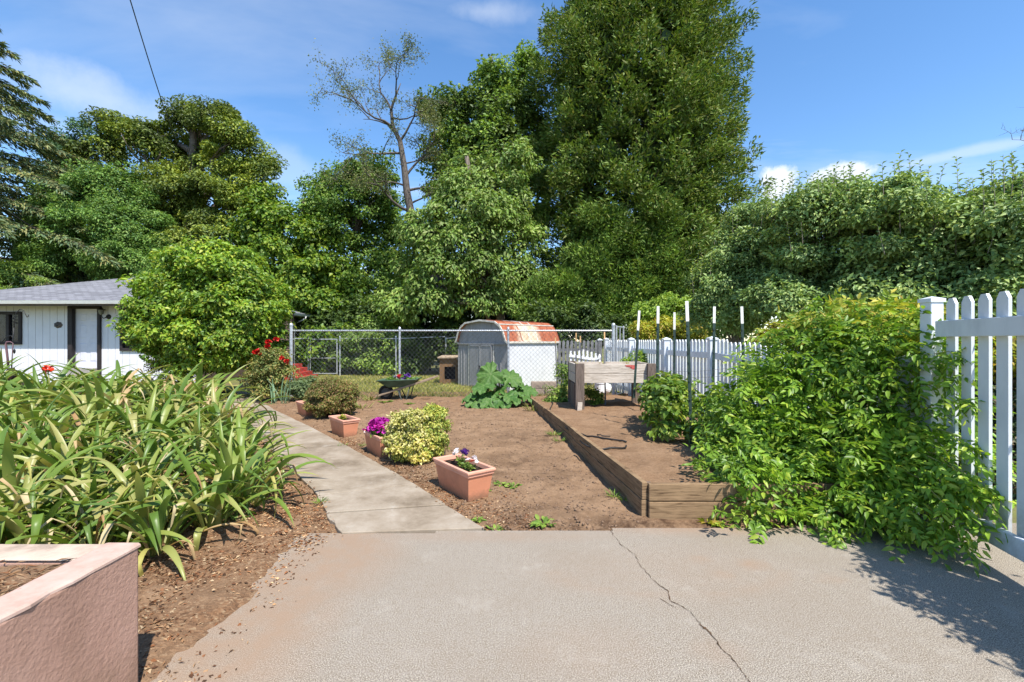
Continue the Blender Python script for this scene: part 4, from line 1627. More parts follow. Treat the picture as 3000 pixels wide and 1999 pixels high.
# ================================================================== planters
def planter(label, cx, cy, ax, L, Wd, h, plants=None):
    u = Vector((*ax, 0)).normalized()
    v = Vector((-u.y, u.x, 0))
    z0 = float(soil_z(cx, cy)) - .012
    t = thing('window_box_planter', label, 'planter', (cx, cy, z0), group='terracotta planters along the path')
    c0 = Vector((cx, cy, z0))
    def ring(l, w, z):
        return [c0 + u * a * l / 2 + v * b * w / 2 + Vector((0, 0, z)) for a, b in ((-1, -1), (1, -1), (1, 1), (-1, 1))]
    q = MB()
    rings = [ring(L * .80, Wd * .70, 0), ring(L * .93, Wd * .88, h * .84), ring(L * .91, Wd * .85, h * .84), ring(L * .80, Wd * .70, .02)]
    V_ = sum(rings, [])
    F_ = [(3, 2, 1, 0), (12, 13, 14, 15)]
    for i in range(3):
        for k in range(4):
            F_.append((4 * i + k, 4 * i + (k + 1) % 4, 4 * i + 4 + (k + 1) % 4, 4 * i + 4 + k))
    q.add(V_, F_)
    # shallow upright ribs moulded in the walls
    q.obj('box', TERRA, t, bevel=.006)
    q = MB()
    rings = [ring(L * .93 - .004, Wd * .88 - .004, h * .80), ring(L * .955, Wd * .92, h * .80), ring(L * .965, Wd * .93, h * .90), ring(L, Wd, h * .915), ring(L, Wd, h), ring(L * .90, Wd * .80, h), ring(L * .885, Wd * .77, h * .86)]
    V_ = sum(rings, [])
    F_ = []
    for i in range(len(rings) - 1):
        for k in range(4):
            F_.append((4 * i + k, 4 * i + (k + 1) % 4, 4 * i + 4 + (k + 1) % 4, 4 * i + 4 + k))
    q.add(V_, F_)
    q.obj('rim', TERRARIM, t, bevel=.006)
    q = MB()
    gx = 9
    V_, F_ = [], []
    rr = random.Random(int(cx * 100))
    for i in range(gx):
        for j in range(5):
            V_.append(c0 + u * (i / (gx - 1) - .5) * L * .9 + v * (j / 4 - .5) * Wd * .83 + Vector((0, 0, h * .82 + rr.uniform(-.012, .012))))
    for i in range(gx - 1):
        for j in range(4):
            F_.append((i * 5 + j, (i + 1) * 5 + j, (i + 1) * 5 + j + 1, i * 5 + j + 1))
    q.add(V_, F_)
    q.obj('soil', POTSOIL, t, smooth=True)
    return t, c0, u, v


AX = (.60, -.80)
P3 = planter('nearest terracotta planter with a few pansies beside the path', -.485, 4.50, AX, .70, .31, .29)
P2 = planter('terracotta planter full of magenta petunias beside the yellow shrub', -1.74, 6.05, AX, .62, .28, .28)
P1 = planter('terracotta planter with sparse yellow seedlings between bush and petunias', -2.68, 7.26, (.66, -.75), .62, .28, .28)
P0 = planter('farthest terracotta planter half hidden behind the brown bush', -4.12, 9.15, (.66, -.75), .6, .27, .27)

# ================================================================== wheelbarrow
WB = 11.62
wx = lambda px: (px - 1500) / F * WB
wz = lambda py: CAMZ - (py - 1000) / F * WB
wb = thing('wheelbarrow', 'old green wheelbarrow used as flower planter by the wire fence', 'wheelbarrow', (wx(1180), WB, 0))
WGREEN = plain('green_enamel', (.055, .10, .062), .5, .35, vary=.25, scale=6)
x0, x1 = wx(1114), wx(1227)
zt_, zb_ = wz(1112), wz(1133)
q = MB()
o1 = [(x0, WB - .30, zt_ - .02), (x1, WB - .36, zt_ + .02), (x1, WB + .36, zt_ + .02), (x0, WB + .30, zt_ - .02)]
xm0, xm1 = wx(1143), wx(1207)
b1 = [(xm0, WB - .2, zb_ - .01), (xm1, WB - .2, zb_ + .0), (xm1, WB + .2, zb_ + .0), (xm0, WB + .2, zb_ - .01)]
i1 = [(p[0] * .96 + wx(1175) * .04, WB + (p[1] - WB) * .95, p[2]) for p in o1]
i2 = [(p[0] * .96 + wx(1175) * .04, WB + (p[1] - WB) * .95, p[2] + .015) for p in b1]
q.add(b1 + o1 + i1 + i2, [(3, 2, 1, 0)] + [(k, (k + 1) % 4, 4 + (k + 1) % 4, 4 + k) for k in range(4)] + [(4 + k, 4 + (k + 1) % 4, 8 + (k + 1) % 4, 8 + k) for k in range(4)] + [(8 + k, 8 + (k + 1) % 4, 12 + (k + 1) % 4, 12 + k) for k in range(4)] + [(12, 13, 14, 15)])
q.obj('tray', WGREEN, wb, bevel=.02)
q = MB(); q.tube([Vector(p) for p in o1 + o1[:1]], .014, 6); q.obj('tray_lip', WGREEN, wb, smooth=True)
q = MB(); q.box(((x0 + x1) / 2, WB, zt_ - .05), (x1 - x0 - .12, .56, .03)); q.obj('soil', POTSOIL, wb)
for s_ in (-1, 1):
    q = MB(); q.beam((wx(1104), WB + s_ * .10, wz(1161)), (wx(1278), WB + s_ * .33, wz(1105)), .04, .045); q.obj('handle', wood('handle_wood', (.30, .22, .15), (.14, .1, .07), 8, (1, 10, 10), .3), wb, bevel=.006)
    q = MB(); q.tube([(wx(1170), WB + s_ * .18, wz(1140)), (wx(1183), WB + s_ * .24, .02), (wx(1196), WB + s_ * .24, .02), (wx(1206), WB + s_ * .22, wz(1132))], .016, 6); q.obj('leg', GALV if False else plain('leg_paint', (.05, .06, .05), .5, .3), wb, smooth=True)
wc = Vector((wx(1131), WB, .19))
q = MB()
nn_ = 24
for k in range(nn_):
    pass
ringpts = [(wc + Vector((math.cos(t) * .15, 0, math.sin(t) * .15))) for t in [2 * math.pi * k / nn_ for k in range(nn_ + 1)]]
q.tube(ringpts, .042, 8, False)
wh = q.obj('wheel', BLACK, wb, smooth=True)
q = MB(); q.tube([wc - Vector((0, .03, 0)), wc + Vector((0, .03, 0))], [.115, .115], 16); q.obj('rim', plain('rim_paint', (.10, .09, .08), .6, .3, vary=.4), wh)
q = MB(); q.tube([wc - Vector((0, .13, 0)), wc + Vector((0, .13, 0))], .012, 6); q.obj('axle', BLACK, wh)

# ================================================================== pink stucco corner wall, lower left
sw = thing('stucco_wall', 'low pink stucco retaining wall corner at the lower left', 'wall', (-1.67, 1.88, 0))
H_ = .632
XW, YW, TW = -1.60, 1.955, .14
q = MB()
V_, F_ = [], []
def wallbox(q, x0, x1, y0, y1, z0, z1, n=1):
    q.hexa([(x0, y0, z0), (x1, y0, z0), (x1, y1, z0), (x0, y1, z0)], [(x0, y0, z1), (x1, y0, z1), (x1, y1, z1), (x0, y1, z1)])
wallbox(q, XW - TW, XW, -.6, YW, -.1, H_ - .012)
q.obj('side_arm', STUCCO, sw, bevel=.012)
q = MB(); wallbox(q, -4.6, XW - TW - .001, YW - .135, YW - .004, -.1, H_ - .013); q.obj('back_arm', STUCCO, sw, bevel=.012)
q = MB()
for k in range(10):
    ya, yb = -.6 + (YW + .6) * k / 10, -.6 + (YW + .6) * (k + 1) / 10
jr_ = random.Random(8)
seg = 34
V_, F_ = [], []
for k in range(seg + 1):
    yy = -.6 + (YW + .603 - .0) * k / seg
    e1, e2, zj = jr_.uniform(-.0035, .003), jr_.uniform(-.004, .004), jr_.uniform(-.002, .0015)
    if jr_.random() < .1:
        e1 -= .008
    xo, xi = XW + .004 + e1, XW - TW - .004 + e2
    V_ += [(xi, yy, H_ - .014), (xi, yy, H_ - .002 + zj), (xi + .012, yy, H_ + zj), (xo - .010, yy, H_ + zj * .6), (xo - .001, yy, H_ - .007 + zj), (xo, yy, H_ - .016)]
    if k:
        o_ = 6 * (k - 1)
        for j in range(5):
            F_.append((o_ + j, o_ + 6 + j, o_ + 7 + j, o_ + 1 + j))
F_ += [tuple(range(6)), tuple(range(6 * seg, 6 * seg + 6))[::-1]]
q.add(V_, F_)
q.obj('cap', CAP, sw, smooth=False)
q = MB(); wallbox(q, -4.6, XW - TW - .006, YW - .14, YW, H_ - .012, H_ - .003); q.obj('cap', plain('worn_cap', (.47, .36, .28), .9, .15, vary=.25, scale=5, bump=.3), sw, bevel=.006)
tag(grid_sheet('wall_fill_soil', -4.6, XW - TW - .01, -.6, YW - .145, .05, lambda x, y: H_ - .022 + .010 * bumpy(x, y, 1.5), SOIL, attr=('litter', lambda x, y: 0 * x + .95)), kind='structure')
n = 900
x = rs.uniform(-2.6, XW - TW - .0, n); y = rs.uniform(1.2, YW - .08, n)
pts = np.stack([x, y, H_ - .004 + 0 * x], 1)
k = (bumpy(x, y, .8) + rs.normal(size=n) * .4 > 0) & ((y < YW - .15))
pts = pts[k]
a = rs.uniform(0, 6.28, len(pts))
V, T = leaves2(pts, unit(np.stack([np.cos(a), np.sin(a), rs.normal(size=len(pts)) * .2], 1)), unit(np.stack([rs.normal(size=len(pts)) * .3, rs.normal(size=len(pts)) * .3, np.ones(len(pts))], 1)), rs.uniform(.02, .06, len(pts)), .006)
tag(data_obj('dry_straw', np_mesh('dry_straw', V, T), LITTER), 'dry straw lying on soil behind the pink wall', 'straw', kind='stuff')

# ================================================================== overhead cables
q = MB()
a, b = P(345, -120, 9), P(520, 420, 26)
pts_ = [a.lerp(b, i / 12) - Vector((0, 0, .25 * math.sin(math.pi * i / 12))) for i in range(13)]
q.tube(pts_, [.012 + .010 * i / 12 for i in range(13)], 6)
tag(q.obj('power_cable', BLACK, smooth=True), 'thin black overhead cable slanting down from the sky at left', 'cable', 'overhead cables')
q = MB()
a, b = P(-40, 575, 20), P(330, 775, 24)
pts_ = [a.lerp(b, i / 12) - Vector((0, 0, .35 * math.sin(math.pi * i / 12))) for i in range(13)]
q.tube(pts_, .02, 6)
tag(q.obj('power_cable', BLACK, smooth=True), 'dark cable sagging low in front of the trees at left edge', 'cable', 'overhead cables')

# garden hook and glass ornament at the left edge
HK = 8.6
hk = lambda px, py: P(px, py, HK)
t = thing('garden_hook', 'thin black shepherd hook standing among leaves at left edge', 'hook', Vector((hk(36, 1100).x, HK, 0)))
q = MB(); q.tube([Vector((hk(34, 1100).x, HK, 0)), hk(35, 1060), hk(38, 1000), hk(41, 960)], .008, 6); q.obj('pole', IRON, t, smooth=True)
q = MB(); q.tube([hk(41, 962), hk(42, 940), hk(48, 918), hk(58, 907), hk(68, 910), hk(75, 922), hk(79, 930), hk(83, 929), hk(84, 922)], .007, 6); q.obj('upper_arm', IRON, t, smooth=True)
q = MB(); q.tube([hk(39, 990), hk(32, 984), hk(20, 986), hk(8, 1000), hk(1, 1008), hk(-8, 1004)], .007, 6); q.obj('lower_arm', IRON, t, smooth=True)
q = MB(); q.lathe([(.002, -.05), (.018, -.02), (.018, .02), (.002, .05)], hk(42, 1030), 8); q.obj('finial', IRON, t, smooth=True)
t = thing('glass_ornament', 'dark purple bulb ornament with looped stem at the left edge', 'ornament', hk(31, 1150))
PURP = plain('purple_glaze', (.028, .012, .016), .25, .5, vary=.3)
q = MB(); q.lathe([(.02, -.28), (.045, -.24), (.06, -.16), (.085, -.08), (.10, .0), (.085, .09), (.055, .14), (.05, .17)], hk(32, 1105), 14); q.obj('bulb', PURP, t, smooth=True)
q = MB(); q.tube([hk(25, 1078), hk(21, 1040), hk(17, 1010), hk(20, 1003), hk(30, 1002), hk(38, 1006), hk(36, 1040), hk(34, 1078)], [.016, .018, .018, .015, .009, .008, .008, .010], 7); q.obj('loop_stem', plain('pinkish_stem', (.15, .08, .09), .4, .4), t, smooth=True)

# cream box by the house corner, under the round shrub
bxp = P(722, 1117, 12.7)
cbx = thing('cream_planter_box', 'small cream planter box under the right side of round shrub', 'planter', (bxp.x, 12.7, 0))
CRM = plain('cream_plastic', (.55, .45, .28), .6, .3, vary=.1)
q = MB(); q.box((bxp.x, 12.7, .26), (.22, .3, .28)); q.obj('box', CRM, cbx, bevel=.01)
q = MB(); q.box((bxp.x, 12.7, .415), (.28, .36, .03)); q.obj('rim', plain('cream_rim', (.72, .66, .52), .6, .3), cbx, bevel=.008)
q = MB(); q.box((bxp.x, 12.7, .06), (.34, .4, .12)); q.obj('stand', CONC, cbx, bevel=.01)

# ================================================================== trees behind the lot
G_OAK = leafmat('oak_leaves', [(0.274, 0.343, 0.047), (0.186, 0.261, 0.041), (0.350, 0.399, 0.064), (0.120, 0.194, 0.038), (0.220, 0.285, 0.047)], .3, .5, .3, patch=(.045, .075, .016), patch_scale=.35)
G_SOFT = leafmat('soft_green_leaves', [(0.136, 0.262, 0.056), (0.183, 0.315, 0.064), (0.100, 0.200, 0.048), (0.238, 0.349, 0.079)], .35, .5, .3)
G_BLUE = leafmat('blue_green_leaves', [(0.079, 0.159, 0.072), (0.111, 0.207, 0.079), (0.064, 0.127, 0.056)], .3, .5, .3)
G_BRIGHT = leafmat('catalpa_leaves', [(0.186, 0.286, 0.030), (0.124, 0.235, 0.027), (0.247, 0.326, 0.037), (0.092, 0.177, 0.023)], .4, .45, .35)
G_MID = leafmat('mid_green_leaves', [(0.133, 0.248, 0.042), (0.191, 0.313, 0.053), (0.095, 0.181, 0.035), (0.228, 0.323, 0.067)], .35, .5, .3)
G_MAPLE = leafmat('maple_leaves', [(0.223, 0.360, 0.064), (0.156, 0.274, 0.052), (0.301, 0.416, 0.085), (0.111, 0.198, 0.041)], .35, .5, .3, patch=(.055, .095, .02), patch_scale=.4)
G_BUCK = leafmat('pale_droopy_leaves', [(0.229, 0.341, 0.074), (0.176, 0.294, 0.054), (0.296, 0.389, 0.108), (0.128, 0.222, 0.041), (0.216, 0.269, 0.081)], .35, .5, .3)
G_CEDAR = leafmat('cedar_sprays', [(0.134, 0.208, 0.033), (0.102, 0.180, 0.030), (0.174, 0.237, 0.047), (0.221, 0.245, 0.076), (0.078, 0.144, 0.023), (0.143, 0.216, 0.033)], .22, .6, .25)
G_CEDAR2 = leafmat('cedar_skirt_sprays', [(0.184, 0.287, 0.044), (0.138, 0.244, 0.039), (0.230, 0.305, 0.064), (0.108, 0.191, 0.031)], .25, .6, .25)
G_DEODAR = leafmat('deodar_needles', [(0.118, 0.182, 0.087), (0.174, 0.215, 0.087), (0.087, 0.143, 0.072), (0.238, 0.238, 0.095)], .2, .6, .25)
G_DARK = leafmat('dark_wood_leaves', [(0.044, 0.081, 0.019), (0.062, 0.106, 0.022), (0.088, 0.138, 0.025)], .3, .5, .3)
G_BANK = leafmat('bank_leaves', [(0.229, 0.344, 0.058), (0.168, 0.274, 0.047), (0.314, 0.419, 0.077), (0.126, 0.210, 0.037)], .35, .5, .3)
G_APPLE = leafmat('apple_leaves', [(0.215, 0.325, 0.101), (0.290, 0.396, 0.126), (0.159, 0.253, 0.081), (0.377, 0.466, 0.150), (0.187, 0.298, 0.076)], .28, .45, .3)
G_GOLD = leafmat('golden_leaves', [(0.380, 0.396, 0.040), (0.300, 0.348, 0.035), (0.460, 0.432, 0.050), (0.240, 0.300, 0.030), (0.360, 0.264, 0.050)], .35, .5, .3)
G_LIME = leafmat('lime_leaves', [(0.269, 0.412, 0.048), (0.190, 0.317, 0.044), (0.348, 0.460, 0.064)], .4, .5, .3)


def px_lobes(lst, Y, depth=None):
    return [lobe_px(a, b, c, d, Y + e, depth) for (a, b, c, d, e) in [(t + (0,))[:5] for t in lst]]


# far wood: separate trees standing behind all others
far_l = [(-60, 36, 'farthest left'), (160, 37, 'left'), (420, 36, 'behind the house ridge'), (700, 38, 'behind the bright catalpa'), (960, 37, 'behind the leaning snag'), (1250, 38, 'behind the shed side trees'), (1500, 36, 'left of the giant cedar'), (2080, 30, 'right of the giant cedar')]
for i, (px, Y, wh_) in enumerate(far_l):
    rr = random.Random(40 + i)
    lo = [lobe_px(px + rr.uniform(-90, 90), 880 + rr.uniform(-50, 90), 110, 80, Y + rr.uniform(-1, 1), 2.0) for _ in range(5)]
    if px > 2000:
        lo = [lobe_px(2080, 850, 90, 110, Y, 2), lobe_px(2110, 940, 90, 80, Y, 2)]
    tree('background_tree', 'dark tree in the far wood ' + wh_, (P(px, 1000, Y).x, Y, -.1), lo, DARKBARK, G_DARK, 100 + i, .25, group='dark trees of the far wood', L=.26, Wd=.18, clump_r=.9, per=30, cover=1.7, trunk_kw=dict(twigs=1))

# the layered conifer at the left edge
def deodar(name, label, bx, by, top_z, seed):
    rng = np.random.default_rng(seed)
    r2 = random.Random(seed)
    t = thing(name, label, 'tree', (bx, by, -.1))
    q = MB()
    q.tube([(bx, by, -.1), (bx + .1, by, top_z * .5), (bx, by, top_z)], [.55, .35, .03], 10)
    PT, DR, NR, LN = [], [], [], []
    z = 2.2
    while z < top_z - .3:
        Lb = max(.6, (top_z - z) * .72 + .8) * r2.uniform(.85, 1.12)
        if z < 6:
            Lb *= .9
        nb_ = 7
        a0 = r2.uniform(0, 6.28)
        for k in range(nb_):
            az = a0 + 2 * math.pi * k / nb_ + r2.uniform(-.25, .25)
            d = np.array([math.cos(az), math.sin(az), 0])
            if d[0] < -.6 and d[1] > 0:
                continue
            lb = Lb * r2.uniform(.75, 1.1)
            zb0 = z + r2.uniform(-.3, .3)
            def pos(u):
                return np.array([bx, by, zb0]) + d * lb * u + np.array([0, 0, lb * (.16 * u - .34 * u * u)])
            q.tube([Vector(pos(u)) for u in (0, .3, .6, .85, 1)], [.07, .05, .035, .02, .008], 4)
            n = int(230 * lb / 3)
            u = rng.random(n) ** .7 * .85 + .17
            wd = (.10 + .22 * lb * (1.05 - u)) * np.clip(u * 3, .2, 1)
            s = rng.normal(size=n) * .5
            sd = np.array([-d[1], d[0], 0])
            base = np.stack([pos(x) for x in u])
            p = base + sd * (s * wd)[:, None] + np.stack([0 * s, 0 * s, -np.abs(s) * wd * .25 + rng.normal(size=n) * .05], 1)
            dr = unit(d * .75 + sd * (np.sign(s) * .5)[:, None] + rng.normal(size=(n, 3)) * .3 + np.array([0, 0, -.28]))
            PT.append(p); DR.append(dr)
            NR.append(unit(np.array([0, 0, 1.0]) + rng.normal(size=(n, 3)) * .45))
            LN.append(rng.uniform(.22, .42, n))
        z += r2.uniform(.55, .85)
    q.obj('trunk', DARKBARK, t, smooth=True)
    V, T = leaves2(np.concatenate(PT), np.concatenate(DR), np.concatenate(NR), np.concatenate(LN), .075, .15, .2)
    data_obj('crown', np_mesh('crown', V, T), G_DEODAR, t)
    return t


deodar('deodar_cedar', 'layered drooping conifer cut off by the left edge of the picture', P(-165, 0, 24).x, 24, 20.6, 3)
tree('bushy_conifer', 'small bright bushy tree at the left edge above the house roof', (P(20, 1000, 21).x, 21, -.1), px_lobes([(30, 830, 90, 38), (-20, 800, 80, 40), (60, 860, 80, 30)], 21), DARKBARK, leafmat('bright_conifer_leaves', [(0.207, 0.317, 0.048), (0.143, 0.238, 0.048), (0.269, 0.365, 0.064)], .3), 9, .15, L=.12, Wd=.05, clump_r=.4, per=40, cover=3)

tree('airy_tree', 'thin airy blue green tree between the conifer and the oak', (P(190, 1000, 33).x, 33, -.1),
     px_lobes([(185, 410, 45, 60), (235, 395, 40, 45), (200, 500, 60, 70), (150, 560, 60, 80), (130, 680, 80, 90), (210, 620, 70, 80)], 33), GREYBARK, G_BLUE, 11, .2, L=.2, Wd=.1, clump_r=.8, per=26, cover=1.2, inner=.4, trunk_kw=dict(twigs=9))
tree('oak_tree', 'large spreading olive green oak with bare limbs behind the house', (P(560, 1000, 28).x, 28, -.1),
     px_lobes([(300, 450, 70, 55), (340, 395, 60, 40), (420, 415, 80, 55, -1), (500, 420, 80, 60, 1), (545, 345, 55, 45), (610, 350, 65, 55), (665, 400, 60, 60, -1), (715, 470, 75, 80), (775, 530, 55, 70), (600, 480, 90, 70, 1),
               (520, 560, 100, 80, -1), (630, 600, 120, 90), (740, 620, 90, 80, -1), (500, 680, 120, 80), (620, 720, 130, 80, -1), (780, 710, 70, 70), (430, 620, 80, 80, 1)], 28),
     GREYBARK, G_OAK, 12, .45, L=.16, Wd=.09, clump_r=.75, per=42, cover=2.6, trunk_kw=dict(twigs=7), flat=.55)
tree('light_green_tree', 'soft light green feathery tree in front of the oak at left', (P(280, 1000, 25).x, 25, -.1),
     px_lobes([(215, 590, 80, 70), (300, 545, 80, 60), (370, 590, 70, 70), (180, 680, 90, 80), (290, 660, 110, 80, -1), (400, 690, 90, 80), (240, 770, 120, 70, -1), (390, 780, 110, 60, -1), (140, 760, 80, 70), (470, 760, 60, 60)], 25),
     DARKBARK, G_SOFT, 13, .22, L=.14, Wd=.06, clump_r=.6, per=36, cover=2.5, trunk_kw=dict(twigs=5))
CATALPA = tree('catalpa_tree', 'bright large leaved tree cascading behind the round shrub', (P(880, 1000, 26.2).x, 26.2, -.1),
     px_lobes([(765, 590, 55, 40), (810, 640, 70, 45, -.5), (870, 690, 70, 45, -.5), (760, 680, 60, 55), (930, 740, 70, 45), (810, 750, 80, 55, -.8), (900, 800, 90, 50, -.8), (985, 800, 70, 45), (1030, 850, 70, 45), (860, 870, 90, 45, -1), (960, 890, 90, 45, -1), (1060, 910, 70, 35), (810, 820, 60, 50), (880, 930, 90, 40)], 26.2),
     DARKBARK, G_BRIGHT, 14, .2, L=.21, Wd=.15, clump_r=.55, per=24, cover=2.6, droop=.6, up=.5, outw=.7)
tree('ash_tree', 'leafy mid green tree with dark double trunk left of the snag', (P(1015, 1000, 27).x, 27, -.1),
     px_lobes([(950, 560, 55, 45), (1000, 520, 65, 40), (1080, 500, 65, 50), (1120, 560, 55, 60), (960, 620, 80, 55), (1050, 600, 90, 60), (1000, 680, 90, 50), (1110, 670, 60, 60, 1), (1120, 760, 60, 50, 1), (900, 610, 40, 40), (1050, 740, 60, 40), (930, 690, 70, 60), (1150, 620, 50, 50, 1.5), (1180, 700, 60, 50, 1.5), (1060, 820, 90, 50), (1170, 800, 70, 60, 1)], 27),
     DARKBARK, G_MID, 15, .22, L=.17, Wd=.11, clump_r=.65, per=34, cover=2.0, trunk_kw=dict(twigs=6))
tree('leafy_tree', 'tall leafy tree left of the giant cedar behind the pale buckeye', (P(1450, 1000, 26).x, 26, -.1),
     px_lobes([(1420, 260, 55, 60), (1480, 240, 60, 60), (1540, 215, 40, 55), (1400, 330, 75, 60), (1490, 330, 80, 70, -1), (1550, 320, 50, 80), (1340, 390, 60, 50), (1430, 420, 90, 70, -1), (1520, 440, 80, 80), (1370, 480, 80, 60), (1460, 520, 90, 70),
               (1285, 320, 50, 35, 1), (1300, 400, 40, 40, 1), (1540, 165, 18, 28), (1330, 300, 30, 25), (1580, 420, 50, 70), (1570, 540, 60, 70), (1290, 460, 50, 50, 1), (1310, 540, 60, 50, 1), (1560, 660, 60, 70)], 26),
     GREYBARK, G_MAPLE, 16, .3, L=.19, Wd=.13, clump_r=.65, per=32, cover=2.4, trunk_kw=dict(twigs=5))
tree('buckeye_tree', 'pale green drooping tree in front, leaning towards the shed', (P(1500, 1000, 20.5).x, 20.5, -.1),
     px_lobes([(1380, 560, 80, 55), (1460, 540, 80, 60), (1330, 620, 70, 50, -.5), (1420, 630, 90, 60, -1), (1500, 620, 60, 60), (1270, 700, 70, 50, -.5), (1360, 710, 90, 60, -1), (1460, 720, 80, 60, -.5), (1220, 780, 65, 50), (1310, 800, 90, 60, -1), (1410, 800, 80, 60, -1), (1190, 860, 60, 45), (1270, 880, 80, 50, -1), (1170, 920, 50, 35, -.5), (1500, 790, 50, 60), (1240, 660, 50, 45), (1150, 880, 50, 40), (1540, 700, 50, 60), (1390, 880, 70, 40, -1), (1470, 860, 60, 50, -.5), (1540, 850, 60, 60), (1330, 560, 60, 50), (1400, 500, 70, 50, .5), (1490, 480, 70, 60, .5)], 20.5),
     GREYBARK, G_BUCK, 17, .25, L=.19, Wd=.085, clump_r=.55, per=30, cover=2.2, droop=.8, up=.55, outw=.7, trunk_kw=dict(twigs=8))

# the leaning half dead snag
sn = thing('snag_tree', 'nearly bare leaning dark trunk with sparse leaves against the sky', 'tree', (P(1330, 1000, 24).x, 24, -.1))
SNB = wood('snag_bark', (.115, .098, .085), (.035, .03, .026), 8, (5, 5, 1.5), .9)
q = MB()
sp = [P(1330, 1080, 24), P(1295, 860, 24), P(1245, 716, 24), P(1208, 645, 24), P(1192, 565, 24), P(1184, 490, 24), P(1172, 415, 24.1), P(1150, 370, 24.2), P(1146, 320, 24.2), P(1160, 280, 24.2), P(1174, 245, 24.2)]
q.tube(sp, [.4, .34, .26, .215, .19, .165, .13, .10, .075, .05, .018], 9)
r2 = random.Random(21)
tips = []
def branch(p, d, L, r, depth):
    pts, rad = [p], [r]
    n = 5
    for i in range(n):
        d = (d + Vector((r2.gauss(0, .22), r2.gauss(0, .22), r2.gauss(.05, .2)))).normalized()
        p = p + d * L / n
        pts.append(p); rad.append(r * (1 - .8 * (i + 1) / n))
        if depth < 3 and i >= 1 and r2.random() < (.95 if depth < 2 else .8):
            nd = (d + Vector((r2.gauss(0, .8), r2.gauss(0, .6), r2.gauss(.1, .7)))).normalized()
            branch(p, nd, L * r2.uniform(.4, .65), r * .5, depth + 1)
        if depth >= 2:
            tips.append((p, d))
    q.tube(pts, rad, 5 if depth < 2 else 3, False)
for (px, py, tx, ty, L, r) in ((1150, 372, 1085, 320, 2.6, .07), (1146, 322, 1100, 215, 2.8, .06), (1160, 285, 1175, 205, 2.0, .05), (1168, 400, 1060, 350, 2.9, .07), (1176, 450, 1075, 430, 2.6, .07), (1186, 520, 1290, 460, 2.4, .08),
                               (1188, 545, 1095, 520, 2.2, .06), (1190, 560, 1330, 520, 2.6, .08), (1172, 415, 1250, 360, 2.4, .07), (1200, 620, 1100, 600, 2.6, .09), (1198, 600, 1270, 560, 2.0, .06), (1148, 345, 1230, 300, 2.2, .05), (1206, 640, 1290, 640, 2, .06), (1180, 480, 1250, 420, 1.8, .05)):
    a, b = P(px, py, 24.1), P(tx, ty, 24 + r2.uniform(-1, 1))
    branch(a, (b - a).normalized(), L, r, 0)
q.obj('trunk', SNB, sn, smooth=True)
rs2 = np.random.default_rng(22)
tp = np.array([tuple(t_[0]) for t_ in tips])
tp = np.repeat(tp, 3, 0) + rs2.normal(size=(len(tp) * 3, 3)) * .16
out = unit(rs2.normal(size=tp.shape))
t_, n_ = leaf_dirs(out, rs2)
V, T = leaves2(tp, t_, n_, rs2.uniform(.07, .13, len(tp)), .055)
data_obj('crown', np_mesh('crown', V, T), leafmat('snag_leaves', [(0.174, 0.222, 0.079), (0.254, 0.254, 0.095), (0.127, 0.174, 0.064)], .3), sn)

